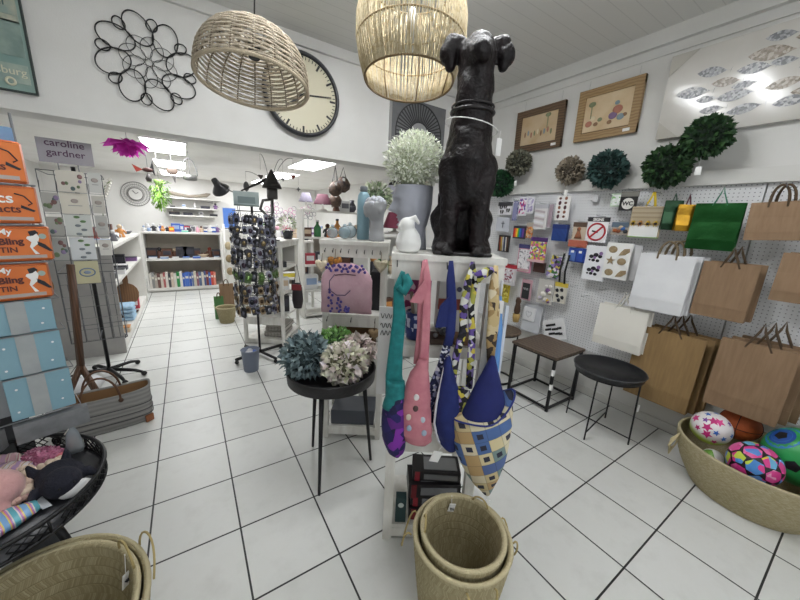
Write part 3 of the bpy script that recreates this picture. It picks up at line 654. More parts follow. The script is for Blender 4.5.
# ================================================================== FURNITURE ON THE RIGHT
wood_top = mat_wave('4f4238', '6a5a4b', 7, 5, .5, 'X', (1, 6, 1), detail=4)
t = thing('nesting_table', 'square wood topped side table with black cube frame', 'side table', (2.607, 1.502, 0))
bx('tabletop', wood_top, t, (0, 0, .487), (.44, .43, .022))
for sx in (-1, 1):
    for sy in (-1, 1): bx('leg', black_metal, t, (sx * .2, sy * .195, .24), (.02, .02, .476))
for z, nm in ((.03, 'lower_frame'), (.468, 'upper_frame')):
    mb = MB()
    for s in (-1, 1): mb.box((0, s * .195, z), (.418, .018, .016)); mb.box((s * .2, 0, z), (.018, .39, .016))
    mb.build(nm, black_metal, t)
bx('barcode_sticker', tag_white, t, (-.205, -.2, .36), (.021, .022, .05)); bx('barcode_sticker', tag_white, t, (-.2, -.2, .23), (.0215, .0215, .05))
t = thing('round_side_table', 'round wood topped side table behind the square one', 'side table', (2.5, 1.93, 0))
MB().lathe([(.175, .505), (.18, .51), (.18, .525), (.175, .53)], 40).build('tabletop', wood_top, t)
for a in (.6, 2.2, 3.9, 5.3): MB().tube([(.15 * math.cos(a), .15 * math.sin(a), .505), (.15 * math.cos(a), .15 * math.sin(a), .02)], .008, 6).build('leg', black_metal, t)
MB().ring((0, 0, .012), .15, .01, 36).ring((0, 0, .495), .15, .008, 36).build('base_ring', black_metal, t)
t = thing('tray_table', 'round black metal tray table with thin folding legs', 'side table', (2.555, .975, 0))
MB().lathe([(.21, .475), (.225, .48), (.231, .512), (.237, .517), (.231, .519), (.22, .487), (.0, .485)], 48).build('tray', mat('1f2024', .33, .2), t); MB().ring((0, 0, .518), .234, .004, 56, 6).build('rim', mat('4a4b50', .3, .3), t)  # rim ring coloured paler grey to stand for the highlight on the black edge
leg_pts = [(-.005, .237), (.22, .033), (.005, -.225), (-.23, -.03)]
for a, b_ in leg_pts: MB().tube([(a, b_, 0), (a * .94, b_ * .94, .48)], .006, 6).build('leg', black_metal, t)
MB().tube([(*leg_pts[0], .05), (*leg_pts[2], .05)], .005, 5).build('stretcher', black_metal, t); MB().tube([(*leg_pts[1], .06), (*leg_pts[3], .06)], .005, 5).build('stretcher', black_metal, t)
MB().ring((0, 0, .472), .215, .005, 36).build('support_ring', black_metal, t)
bx('barcode_sticker', tag_white, t, (.005, -.231, .3), (.018, .006, .05))

# --- oval rope basket of balls
rope = mat_weave('bbb092', 'a1956f', 150, 60)
t = thing('rope_basket', 'oval woven seagrass basket full of balls against the right wall', 'basket', (2.675, .17, 0))
mb = MB(); rings = []
prof = [(.80, .0), (.84, .02), (.9, .08), (.95, .15), (.98, .22), (1.0, .285)]
rows = []
for i in range(24):
    u = i / 23; z = u * .285; k = .7 + .3 * math.sin(u * PI / 2); rows.append((k + .006 * (i % 2), z))
full = [(.0, .004)] + rows + [(1.0, .292), (.975, .29)] + [(k - .035, z + .006) for k, z in reversed(rows)] + [(0, .012)]
mb.lathe([(max(k, .01) * .335, z) for k, z in full], 56, ex=1, ey=1.09, caps=False); mb.build('basket_body', rope, t)
MB().ring((0, 0, .292), .331, .009, 56, 6, 'z', 1, 1.09).build('rim', mat('b5a98a', .9, bump=.6, bscale=200), t)
mb = MB()
for s in (0, 1, 2): mb.tube([(-.16, .315, .29), (-.2 - .012 * s, .345, .24 - .02 * s), (-.19 - .01 * s, .34, .13 + .02 * s), (-.17, .325, .2), (-.16 + .01 * s, .32, .28)], .005, 5)
mb.build('handle', mat('c9bb94', .9), t)
def ball_thing(label, loc, r, m, rot=(0, 0, 0), sc=(1, 1, 1)):
    t = thing('ball', label, 'ball', loc, rot=rot)
    MB().ball((0, 0, 0), r, 40, 24, sc).build('skin', m, t); return t
def on_ball(r, th, ph, up=1.003): return Vector((math.sin(th) * math.cos(ph), math.sin(th) * math.sin(ph), math.cos(th))) * r * up
def decal(parent, name, r, d, poly, m, up=1.004):
    """flat shape wrapped on the ball's skin around direction d"""
    d = Vector(d).normalized(); a = d.cross(Vector((0, 0, 1)));
    if a.length < 1e-3: a = Vector((1, 0, 0))
    a.normalize(); b_ = a.cross(d); mb = MB(); vs = [mb.v((d) * r * up)]
    pts = []
    for i in range(len(poly)):
        p, q = poly[i], poly[(i + 1) % len(poly)]
        for k in range(3): pts.append((p[0] + (q[0] - p[0]) * k / 3, p[1] + (q[1] - p[1]) * k / 3))
    ring = [mb.v((d * r + a * x + b_ * y).normalized() * r * up) for x, y in pts]
    mid = [mb.v((d * r + a * x * .5 + b_ * y * .5).normalized() * r * up) for x, y in pts]
    n = len(ring)
    for i in range(n):
        mb.f([mid[i], ring[i], ring[(i + 1) % n], mid[(i + 1) % n]], True); mb.f([vs[0], mid[i], mid[(i + 1) % n]], True)
    return mb.build(name, m, parent)
star = lambda s, o=0.: [(s * (1 if i % 2 == 0 else .45) * math.sin(PI * i / 5 + o), s * (1 if i % 2 == 0 else .45) * math.cos(PI * i / 5 + o)) for i in range(10)]
ngon = lambda s, n, o=0.: [(s * math.sin(2 * PI * i / n + o), s * math.cos(2 * PI * i / n + o)) for i in range(n)]
def mat_two(c1, c2, z, soft=.05):
    m, nt, b = _nt('two_tone_' + str(len(_M))); _M[('2', c1, c2, z)] = m
    sp = nt.nodes.new('ShaderNodeSeparateXYZ'); nt.links.new(_tc(nt), sp.inputs[0])
    mr = nt.nodes.new('ShaderNodeMapRange'); mr.inputs[1].default_value = z - soft; mr.inputs[2].default_value = z + soft
    nt.links.new(sp.outputs[2], mr.inputs[0]); nt.links.new(_ramp(nt, mr.outputs[0], [c1, c2]), b.inputs['Base Color']); b.inputs['Roughness'].default_value = .35
    return m
b1 = ball_thing('white and lime ball printed with pink and blue stars', (2.645, .385, .34), .1, mat_two('c5e04a', 'e8e4e4', -.01, .02), rot=(.2, -.3, 0))
sd = random.Random(4); starc = ['c62a78', '2a62b8', '7a3a9a', 'd8478e', '3a7ac8', 'c62a78']
dirs = [(-1, .2, .75), (-.9, -.35, .6), (-.6, .5, 1), (-.3, -.2, 1.1), (-.75, -.8, .3), (-1, .6, .3), (-1, .0, .25), (0, .5, 1), (.2, -.6, .9), (-.4, .9, .5), (-.2, -1, .4), (-1, -.5, -.1), (-.5, .1, 1.2), (.5, .2, 1)]
for i, d in enumerate(dirs): decal(b1, 'printed_star', .1, d, star(.03 if i % 3 == 0 else .019, i), mat(starc[i % 6], .4))
b2 = ball_thing('orange basketball half hidden at the back of the basket', (2.88, .30, .34), .1, mat('b8582a', .6, bump=.4, bscale=200))
mb = MB(); mb.ring((0, 0, 0), .1005, .0022, 48, 5, 'x'); mb.ring((0, 0, 0), .1005, .0022, 48, 5, 'z'); mb.ring((0, 0, 0), .1005, .0022, 48, 5, 'y'); mb.build('seam', mat('2a1812'), b2)
b3 = ball_thing('pink soccer ball with black seams and rainbow panels', (2.50, .165, .305), .112, mat('1c1418', .5), rot=(.3, .2, .5))
# soccer panels: icosahedron directions -> pentagons, faces -> hexagons
g = (1 + 5 ** .5) / 2
ico = [Vector(v).normalized() for v in ((-1, g, 0), (1, g, 0), (-1, -g, 0), (1, -g, 0), (0, -1, g), (0, 1, g), (0, -1, -g), (0, 1, -g), (g, 0, -1), (g, 0, 1), (-g, 0, -1), (-g, 0, 1))]
fc = []
for i in range(12):
    for j in range(i + 1, 12):
        for k in range(j + 1, 12):
            if max((ico[i] - ico[j]).length, (ico[j] - ico[k]).length, (ico[i] - ico[k]).length) < 1.1: fc.append((ico[i] + ico[j] + ico[k]).normalized())
pc = [mat_voro(c, 24, .35) for c in (('d83a8c', 'e0559c', 'd83a8c', 'e8a0c0'), ('4a8ad0', 'd83a8c', '6a9ad8', 'c8d84a'), ('d83a8c', 'd83a8c', '5a8ad0', 'e86aa8'), ('c8d84a', 'e0c83a', 'd83a8c', '6ab0d8'))]
for i, d in enumerate(ico): decal(b3, 'panel', .112, d, ngon(.036, 5, .3), pc[3 if i % 2 else 1], 1.008)
for i, d in enumerate(fc): decal(b3, 'panel', .112, d, ngon(.041, 6, .5), pc[i % 3], 1.008)
b4 = ball_thing('big green ball with a blue patch and black pentagons', (2.755, .03, .335), .158, mat('2f9a52', .4), rot=(0, 0, 0))
decal(b4, 'blue_patch', .158, (-.55, .75, .9), ngon(.09, 20), mat('2a78b8', .4), 1.003); decal(b4, 'blue_patch', .158, (-.55, .75, .9), ngon(.06, 20), mat('2350a0', .4), 1.006)
decal(b4, 'pentagon', .158, (-.55, .75, .9), ngon(.03, 5), mat('15161a', .4), 1.01); decal(b4, 'pentagon', .158, (-1, .1, -.0), ngon(.032, 5), mat('15161a', .4), 1.006); decal(b4, 'pentagon', .158, (.0, -.1, 1), ngon(.03, 5), mat('15161a', .4), 1.006)
b5 = ball_thing('small black white and green ball below the star ball', (2.545, .325, .2), .055, mat_voro(('1a1a1c', 'd8d8d4', '6a9a3a', '1a1a1c', 'c8c8c4'), 16, .4))

# ================================================================== CENTRE STAND
def etagere(label, x0, x1, y0, y1, h, shelves, leg=.04, apron=.075, name='display_stand', flare=0):
    cx, cy = (x0 + x1) / 2, (y0 + y1) / 2; w, d = x1 - x0, y1 - y0
    t = thing(name, label, 'display stand', (cx, cy, 0))
    bx('top_board', worn_white, t, (0, 0, h - .012), (w + .02, d + .02, .024))
    mb = MB(); q = h - .024 - apron / 2
    for s in (-1, 1): mb.box((0, s * (d / 2 - .009), q), (w + .015, .018, apron)); mb.box((s * (w / 2 - .009), 0, q), (.018, d - .036, apron))
    mb.build('apron', worn_white, t)
    for sx in (-1, 1):
        for sy in (-1, 1): bx('leg', worn_white, t, (sx * (w / 2 - leg / 2 - .003), sy * (d / 2 - leg / 2 - .003), (h - .024) / 2), (leg, leg, h - .024))
    for z, a in shelves:
        bx('shelf', worn_white, t, (0, 0, z - .01), (w - .02, d - .02, .02))
        if a: bx('shelf_apron', worn_white, t, (0, -d / 2 + .016, z - .02 - a / 2), (w - 2 * leg, .016, a))
    return t
def cup_hook(par, x, y, z):
    MB().tube([(x, y + .012, z), (x, y - .012, z), (x, y - .02, z - .012), (x, y - .026, z - .022), (x, y - .036, z - .018), (x, y - .04, z - .006)], .0022, 5).build('cup_hook', mat('3c3a3a', .4, .7), par)
RZ = -R(32.9)
def on(c, lx, ly, z):
    """point given in the frame of a stand turned by RZ about its centre"""
    return (c[0] + lx * math.cos(RZ) - ly * math.sin(RZ), c[1] + lx * math.sin(RZ) + ly * math.cos(RZ), z + (.0015 if z > .05 else 0))
SC = (.922, 1.065)
cs = etagere('tall worn white stand in the middle carrying the black dog', -.195, .195, -.165, .165, 1.38, ((1.005, .03), (.605, .09), (.085, .05)))
cs.location = (*SC, 0); cs.rotation_euler = (0, 0, RZ); cs.scale = (1.08, 1, 1)
for sx in (-1, 1): bx('side_rail', worn_white, cs, (sx * .182, 0, .5), (.016, .25, .05)); bx('side_rail', worn_white, cs, (sx * .182, 0, .05), (.016, .25, .06))
for x in (-.183, -.098, -.008, .08): cup_hook(cs, x, -.168, 1.355)
cup_hook(cs, .165, -.168, 1.35)
# things on its shelves
def simple_box(name, label, cat, loc, d, m, rz=0, group=None, rot=None, face=None, lid=None):
    t = thing(name, label, cat, loc, rz, group, rot)
    bx('body', m, t, (0, 0, d[2] / 2), d, bevel=min(d) * .04)
    if face: bx('cover_label', face, t, (0, -d[1] / 2 - .0015, d[2] / 2), (d[0] * .8, .003, d[2] * .7))
    if lid: bx('top_label', lid, t, (0, 0, d[2] + .0015), (d[0] * .8, d[1] * .7, .003))
    return t
flm = mat_voro(('7a1f52', '9a3a6e', '7a1f52', 'd8b8c4', '8a2a5c', 'e4d8d4'), 26, .6)
simple_box('floral_folder', 'magenta flower print folder standing behind the pink bag', 'folder', on(SC, -.10, .08, 1.005), (.13, .03, .34), flm, RZ)
t = thing('utensil_jar', 'blue and white patterned jar of wooden utensils on the middle stand', 'jar', on(SC, -.10, -.06, 1.005))
MB().lathe([(.044, 0), (.05, .01), (.051, .115), (.048, .12), (.044, .11), (.04, .02)], 24, caps=True).build('jar_body', mat_voro(('22306a', '22306a', 'c9cce0', '2a3a7a'), 55, .4, rand=.3), t)
for k in range(5): MB().tube([(rnd.uniform(-.018, .018), rnd.uniform(-.018, .018), .03), (rnd.uniform(-.036, .036), rnd.uniform(-.025, .025), .17 + .012 * k)], [.004, .008], 6).build('utensil', mat(('b8b4ac', '8a8a8c', 'd0ccc4', '7a6a5a', 'a8a8aa')[k], .5), t)
t = thing('script_sign', 'white board sign with black script at the left side of the middle stand', 'sign', on(SC, -.235, -.02, .72), rot=(R(-4), 0, RZ))
bx('board', mat('e4e4e4', .5), t, (0, 0, .19), (.07, .014, .42)); [MB().tube([(-.026 + .05 * i / 16, -.009, z_ + .012 * math.sin(i * 1.1 + z_ * 40)) for i in range(17)], .0016, 4).build('script_scribble', ink, t) for z_ in (.36, .315, .28)]
t = thing('trinket_tray', 'brown tray of small grey silver trinkets on the middle stand', 'tray', on(SC, .0, -.09, 1.005), RZ); bx('tray_base', mat('4a3a30', .6), t, (0, 0, .012), (.09, .1, .024))
for k in range(9): MB().ball((rnd.uniform(-.035, .035), rnd.uniform(-.04, .04), .035 + .012 * (k % 3)), rnd.uniform(.01, .016), 8, 6).build('trinket', mat(('8a8c90', 'b8b8ba', '5a5a5c')[k % 3], .3, .6), t)
t = simple_box('cracker_box', 'white box with a red brown printed band on the stand shelf', 'box', on(SC, .07, .06, 1.005), (.15, .1, .26), mat('dcdad6', .5), RZ)
bx('printed_band', mat('9a4a3c', .6), t, (0, -.052, .14), (.15, .004, .05)); MB().ball((.05, -.053, .21), .014, 8, 5, (1, .1, 1)).build('printed_motif', mat('4a4a6a'), t); MB().ball((.015, -.053, .21), .012, 8, 5, (1, .1, 1)).build('printed_motif', mat('4a4a6a'), t)
simple_box('small_tray', 'low brown wooden tray behind the pansy print strap', 'tray', on(SC, .1, -.09, 1.005), (.09, .09, .03), mat('6a4f38', .6), RZ)
for k in range(3):
    t = thing('folded_cloth', ('grey folded cloth on the middle shelf behind the teal and pink bags', 'pale grey folded cloth on the middle shelf behind the navy bag', 'dark grey folded cloth on the middle shelf behind the patchwork bag')[k], 'cloth', on(SC, -.1 + .1 * k, .02, .605), RZ)
    for i in range(3): bx('fold', mat(('8a8c90', 'a9a9aa', '6a6c72')[k], .9, bump=.3, bscale=200), t, (0, 0, .015 + .024 * i), (.09, .18, .023), bevel=.008)
def gift_box(label, lx, ly, z, d, rz, band, name='boxed_set'):
    t = thing(name, label, 'boxed set', on(SC, lx, ly, z), RZ + rz)
    bx('box', mat('222024', .35), t, (0, 0, d[2] / 2), d); bx('clear_window', mat('8d8f94', .2, .4), t, (.02, -d[1] / 2 - .001, d[2] / 2), (d[0] * .7, .003, d[2] * .55)); bx('red_end', mat(band, .4), t, (-d[0] * .4, -d[1] / 2 - .002, d[2] / 2), (d[0] * .1, .004, d[2] * .98))
    bx('clear_lid', mat('a5a7ab', .2, .4), t, (.02, 0, d[2] + .001), (d[0] * .7, d[1] * .7, .002))
    return t
gift_box('black knife box with red end, bottom of the pile in the stand', .035, -.06, .085, (.24, .13, .06), .0, '7a2028')
gift_box('black knife box with red end, second from the bottom in the stand', .04, -.055, .15, (.23, .12, .06), -.04, '8a2430')
gift_box('black boxed set with red end, third from the bottom in the stand', .03, -.06, .215, (.25, .13, .075), .04, '6a1c24')
gift_box('black boxed set with red end, topmost in the stand', .04, -.05, .295, (.23, .12, .05), -.03, '8a2430')
t = simple_box('tea_carton', 'small dark teal carton standing at the front of the lower shelf', 'carton', on(SC, -.125, -.125, .085), (.05, .04, .14), mat('1f3a3c', .4), RZ); MB().ball((0, -.021, .1), .014, 10, 6, (1, .1, 1)).build('round_label', mat('c9d4d0'), t)

# --- black dog statue
def dog():
    t = thing('dog_statue', 'tall black carved sitting dog statue on the white stand', 'statue', on(SC, .06, -.02, 1.38), rot=(0, 0, RZ - R(4)))
    t.scale = (.84, .8, .88)
    mb = MB()
    def limb(pts, rad, seg=14):
        n = len(pts)
        mb.tube(pts, rad, seg)
        for p, r in zip(pts, rad): mb.ball(p, r, 14, 8)
    limb([(0, .06, .1), (0, .055, .2), (0, .03, .32), (0, -.005, .43), (0, -.02, .52)], [.12, .125, .12, .115, .1])       # trunk
    limb([(0, -.05, .28), (0, -.06, .4), (0, -.05, .48)], [.085, .105, .09])                                              # chest
    limb([(0, -.025, .52), (0, -.04, .6), (0, -.045, .7), (0, -.035, .78)], [.1, .088, .08, .078])                         # neck
    limb([(0, -.01, .815), (0, -.05, .815), (0, -.1, .80), (0, -.135, .79)], [.08, .076, .056, .042])                    # head and muzzle
    for s in (-1, 1):
        limb([(s * .075, -.06, .38), (s * .07, -.085, .22), (s * .066, -.1, .08), (s * .066, -.105, .03)], [.062, .046, .038, .036])
        limb([(s * .068, -.115, .024), (s * .072, -.165, .02)], [.034, .026])
        for k in (-1, 0, 1): limb([(s * .07 + k * .018, -.16, .016), (s * .07 + k * .021, -.19, .012)], [.015, .011], 8)
        limb([(s * .07, .1, .14), (s * .085, .03, .16), (s * .09, -.04, .1)], [.08, .072, .05])                          # haunch
        limb([(s * .1, -.03, .04), (s * .11, -.1, .024), (s * .112, -.13, .02)], [.042, .034, .026])                     # hind foot
        limb([(s * .045, .0, .83), (s * .08, .0, .866), (s * .112, -.005, .868), (s * .126, -.01, .83), (s * .114, -.015, .785)], [.03, .034, .037, .042, .025])  # ears
    limb([(0, .16, .06), (.07, .2, .03), (.14, .17, .025)], [.03, .022, .014])
    fused(mb, 'body', mat('0c090b', .46, c2='1a1113', nscale=10, bump=.6, bscale=55, spec=.28), t, .0085, 6, .007, .06)
    bx('plinth', mat('161012', .4), t, (0, .01, .008), (.27, .36, .016), bevel=.006)
    mb = MB(); mb.ring((0, -.035, .60), .094, .008, 28, 6); mb.ring((0, -.035, .622), .092, .005, 28, 6); mb.build('collar', mat('181315', .4), t)
    mb = MB(); mb.tube([(.118 * math.cos(a), -.04 + .118 * math.sin(a) * 1.05, .545 - .02 * math.cos(a)) for a in [2 * PI * i / 24 for i in range(24)]], .0022, 5, True); mb.build('tag_string', tag_white, t)
    bx('price_tag', tag_white, t, (.128, -.06, .465), (.028, .004, .07), (0, 0, .5))
    MB().tube([(.13, -.06, .53), (.128, -.06, .5)], .0015, 4).build('tag_loop', tag_white, t)
dog()

# --- head shaped planter with white heath
def head_mesh(h, w, name, m, par, hollow=True):
    """profile of a face looking towards -x"""
    mb = MB(); N = 48; K = 40; rings = []
    for i in range(K + 1):
        u = i / K; z = u * h
        if u < .34: rx, ry, cx = .23 + .05 * (1 - u / .34), .22 + .05 * (1 - u / .34), .10
        else:
            v = (u - .34) / .66; e = math.sin(min(v * 1.5, 1) * PI / 2); rx, ry, cx = .23 + .19 * e, .22 + .16 * e, .10 - .08 * e
        ring = []
        for j in range(N):
            a = 2 * PI * j / N; dx, dy = math.cos(a), math.sin(a)
            fr = abs((a - PI + PI) % (2 * PI) - PI)      # angle away from the face's front (-x)
            R_ = 1 / math.sqrt((dx / rx) ** 2 + (dy / ry) ** 2)
            g = lambda c, s: math.exp(-((u - c) / s) ** 2); k = lambda c, s: math.exp(-((fr - c) / s) ** 2)
            add = .17 * g(.37, .05) * k(0, .5) + .07 * g(.455, .022) * k(0, .28) + .07 * g(.50, .02) * k(0, .28) + .17 * g(.61, .045) * k(0, .17) + .09 * g(.69, .06) * k(0, .14)
            add += -.085 * g(.73, .05) * k(.40, .2) + .06 * g(.82, .05) * k(.2, .5) + .03 * g(.6, .08) * k(.7, .3) + .025 * g(.73, .022) * k(.4, .14)
            add += .045 * g(.65, .1) * k(1.6, .14) - .02 * g(.65, .06) * k(1.6, .06)
            ring.append(((cx + R_ * dx + add * dx) * w, (R_ * dy + add * dy) * w, z))
        rings.append(ring)
    if hollow:
        rings.append([(p[0] * .9, p[1] * .9, h) for p in rings[-1]]); rings.append([(p[0] * .85, p[1] * .85, h * .8) for p in rings[-1]])
    mb.loft(rings, True); return mb.build(name, m, par)
t = thing('head_planter', 'grey head shaped planter with white heath hair', 'planter', on(SC, -.145, .085, 1.38), rot=(0, 0, RZ + .1))
grey_cer = mat('b9bcc8', .75, c2='b0b3bf', nscale=20)
head_mesh(.27, .20, 'head', grey_cer, t)
hp_ = thing('white_heath', 'round bush of tiny white heath flowers growing from the head planter', 'plant', on(SC, -.147, .085, 1.745))
mb = MB(); q = random.Random(3)
for i in range(3400):
    z = q.uniform(-.75, 1); a = q.uniform(0, 2 * PI); rr = math.sqrt(1 - z * z); d = Vector((rr * math.cos(a), rr * math.sin(a), z))
    t_ = Vector((q.uniform(-1, 1), q.uniform(-1, 1), q.uniform(-.6, 1))) * .7
    mb.leaf(d * .127 * q.uniform(.62, .98), d * .6 + t_, q.uniform(.010, .024), q.uniform(.005, .010), .2, q.uniform(-1.5, 1.5))
mb.build('blossom', mat_island(['f4f5ee', 'e6e9da', 'd8dec6', 'fafaf6', 'bcc6a4'], .7), hp_)
MB().ball((0, 0, 0), .092, 18, 12).lathe([(.05, -.092), (.06, -.06)], 16).build('stems', mat('9aa486', .9, c2='c4cbb0', nscale=90), hp_)
# --- white rabbit
t = thing('rabbit_ornament', 'plump white ceramic rabbit in front of the head planter', 'ornament', on(SC, -.158, -.105, 1.38), rz=RZ); t.scale = (.78, .78, .92)
mb = MB()
mb.ellipses([(0, 0, 0, .045, .042), (0, 0, .012, .06, .055), (0, 0, .04, .067, .06), (0, 0, .075, .055, .05), (-.004, -.004, .1, .038, .036), (-.006, -.006, .115, .02, .02)], 24)
mb.ball((-.012, -.012, .115), .034, 16, 10, (1.15, 1, .95)); mb.ball((-.042, -.02, .105), .016, 12, 8)
for s in (-1, 1): mb.tube([(.005, s * .014 - .006, .14), (.025, s * .018, .148), (.045, s * .022, .125)], [.01, .012, .007], 10); mb.ball((.045, s * .022, .125), .007); mb.ball((.0, s * .014 - .006, .14), .01)
fused(mb, 'body', mat('ececea', .35), t, .004, 5)

# ================================================================== SLING BAGS ON THE STAND'S HOOKS
def at_front(lx, z, out=.0): return on(SC, lx, -.205 - out, z)
def cloth_strap(par, name, pts, w, m, th=.008):
    """pts (lx, out, z) relative to the bag"""
    return MB().strip([(a, -o, z) for a, o, z in pts], w, th, (0, 1, 0)).build(name, m, par)
def crumple(o, amt, sc=.05):
    for v in o.data.vertices:
        n = noise.noise(v.co / sc); v.co += v.normal * amt * n
def pouch(par, name, rows, m, crumpled=.006):
    """rows (lx centre, z, half width, half thickness)"""
    # refine rows
    R2 = []
    for i in range(len(rows) - 1):
        for k in range(4):
            u = k / 4; R2.append([a + (b - a) * u for a, b in zip(rows[i], rows[i + 1])])
    R2.append(rows[-1])
    o = MB().ellipses([(a, -.032, z, w, t) for a, z, w, t in R2], 28).build(name, m, par); crumple(o, crumpled); return o
def bag_thing(label, lx, z, out=0.):
    t = thing('sling_bag', label, 'bag', on(SC, lx, -.212 - out, 0), RZ); t.scale = (1, 1, .97); t.location.z = .034; return t
teal_m = mat('1d7f80', .85, c2='176a6c', nscale=40, bump=.2, bscale=300)
t = bag_thing('teal sling bag with a dark purple flowered pouch, leftmost on the stand', -.18, 1.3)
cloth_strap(t, 'strap', [(.005, .0, 1.325), (-.01, .004, 1.26), (.0, .012, 1.15), (-.008, .014, 1.0), (-.01, .02, .9), (0, .02, .8)], [.016, .035, .05, .056, .066, .08], teal_m, .02)
MB().tube([(.012, -.01, 1.315), (.026, -.016, 1.285), (.012, -.022, 1.25), (-.01, -.02, 1.27)], [.014, .02, .018, .012], 10).build('knot', teal_m, t)
pouch(t, 'pouch', [(-.0, .84, .03, .03), (0, .78, .046, .04), (.002, .70, .052, .05), (.004, .62, .05, .05), (.012, .555, .035, .04), (.02, .525, .012, .015)], mat_voro(('1b1550', '221a5c', '1b1550', '5a1f7a', '7a2a9a', '14123c'), 30, .8))
pouch(t, 'pouch_edge', [(.0, .88, .034, .026), (0, .82, .04, .034), (-.01, .765, .04, .04)], teal_m, .003)
pink_m = mat('c9848e', .85, c2='bd7482', nscale=25, bump=.2, bscale=300)
t = bag_thing('pink sling bag with small printed figures, second from the left', -.09, 1.36)
cloth_strap(t, 'strap', [(-.005, 0, 1.375), (.004, .012, 1.3), (.01, .016, 1.2), (.012, .018, 1.1), (.014, .02, 1.0), (.01, .02, .93)], [.014, .03, .03, .034, .036, .05], pink_m, .014)
cloth_strap(t, 'strap', [(-.01, .006, 1.37), (-.014, .0, 1.25), (-.006, .002, 1.1), (-.01, .01, .95)], [.012, .026, .026, .03], pink_m, .012)
MB().prism([(-.005, 1.3), (.008, 1.27), (-.01, 1.21), (-.055, 1.215), (-.03, 1.26)], .018, 'xz', -.04).build('bow_end', pink_m, t)
pouch(t, 'pouch', [(.01, .98, .016, .018), (.0, .92, .036, .03), (-.006, .82, .055, .045), (-.006, .72, .066, .052), (.0, .655, .068, .05), (.012, .61, .058, .035), (.02, .59, .03, .015)], pink_m)
for a, z, c in ((-.01, .84, 'd8d4d4'), (-.01, .79, '5a4444'), (.02, .74, 'b8c4d0'), (-.03, .7, '9ab0c4'), (.03, .68, 'a4b4c8'), (-.035, .75, 'd4c8b8')): MB().ball((a, -.081, z), .011, 9, 6, (1, .3, 1.3)).build('printed_figure', mat(c, .8), t)
navy = mat('1c2a6a', .85, c2='182460', nscale=30, bump=.15, bscale=300)
navy_fl = mat_voro(('151a3c', '1c2350', 'c9cad4', '151a3c', '8a8db0', '20284c'), 90, .8)
t = bag_thing('navy blue sling bag edged in white with dotted lining, third from the left', 0, 1.36)
cloth_strap(t, 'strap', [(0, 0, 1.375), (.003, .012, 1.3), (.014, .016, 1.2), (.018, .018, 1.1), (.014, .02, 1.04)], [.014, .032, .038, .036, .03], navy, .014)
MB().prism([(.0, 1.24), (.0, 1.12), (-.042, 1.115), (-.03, 1.2)], .016, 'xz', -.03).build('strap_end', navy, t)
cloth_strap(t, 'strap', [(.014, .01, 1.06), (.0, .008, .95), (-.025, .006, .85), (-.045, .006, .75), (-.03, .01, .68)], [.03, .036, .042, .05, .04], navy_fl, .012)
pouch(t, 'pouch', [(.016, 1.0, .008, .012), (.02, .93, .024, .026), (.03, .84, .042, .036), (.038, .75, .055, .044), (.048, .66, .056, .042), (.056, .6, .044, .03), (.066, .565, .016, .012)], navy)
MB().tube([(.012, -.03, 1.0), (-.003, -.04, .9), (-.016, -.046, .8), (-.018, -.046, .7), (.005, -.042, .62), (.03, -.03, .575), (.07, -.02, .555)], .005, 6).build('white_piping', mat('d8d9de', .7), t)
MB().tube([(.03, -.03, .59), (.01, -.045, .57)], .0015, 4).build('tag_string', tag_white, t); bx('price_tag', tag_white, t, (.0, -.05, .545), (.04, .003, .055), (.1, .3, .2))
pansy = mat_voro(('17161c', 'c9b84a', 'd8d8d0', '5f4a92', '17161c', '8a7ab4', 'a8a84c', '2c2a38'), 55, .8)
t = bag_thing('black yellow and violet pansy print sling bag behind the patchwork bag', .08, 1.36)
cloth_strap(t, 'strap', [(.0, 0, 1.375), (-.012, .01, 1.3), (-.02, .012, 1.2), (-.012, .014, 1.1), (-.03, .016, 1.0), (-.034, .02, .9), (-.03, .02, .78)], [.012, .026, .03, .03, .028, .024, .03], pansy, .014)
cloth_strap(t, 'strap', [(.0, 0, 1.375), (.016, .004, 1.3), (.01, .006, 1.2), (.024, .008, 1.1), (.03, .008, 1.0), (.036, .008, .85)], [.012, .022, .022, .026, .028, .026], pansy, .014)
MB().ellipses([(.02, -.015, 1.3, .012, .012), (.035, -.018, 1.33, .03, .016), (.05, -.018, 1.345, .03, .014), (.06, -.018, 1.36, .012, .008)], 14).build('knot', pansy, t)
pouch(t, 'pouch', [(.0, .86, .03, .02), (.01, .8, .05, .026), (.012, .72, .05, .026), (.02, .66, .035, .02)], pansy, .004)
patch = mat_patch(('d8cdb0', '4f6ca0', 'b89a6c', 'd4c69c', '7a8f8c', 'd8cfb0', 'c9b88c', '54699a', 'd0c6a8'), '2f3040', 18.5)
tan_m = mat_voro(('a08458', 'cdbb94', '3c3026', 'c4ae80', 'd8ccb0'), 34, .8, 'MANHATTAN')
t = bag_thing('tan and blue patchwork sling bag with navy lining, rightmost on the stand', .165, 1.34, .03)
cloth_strap(t, 'strap', [(.0, -.025, 1.365), (-.005, .0, 1.28), (.006, .006, 1.18), (.008, .008, 1.08), (.014, .01, .98)], [.016, .036, .044, .04, .024], tan_m, .014)
pouch(t, 'lining', [(.014, 1.02, .008, .01), (.012, .94, .035, .03), (.012, .86, .062, .042), (.008, .78, .085, .05), (.006, .73, .09, .05)], mat('1a2468', .8, c2='141c54', nscale=10), .003)
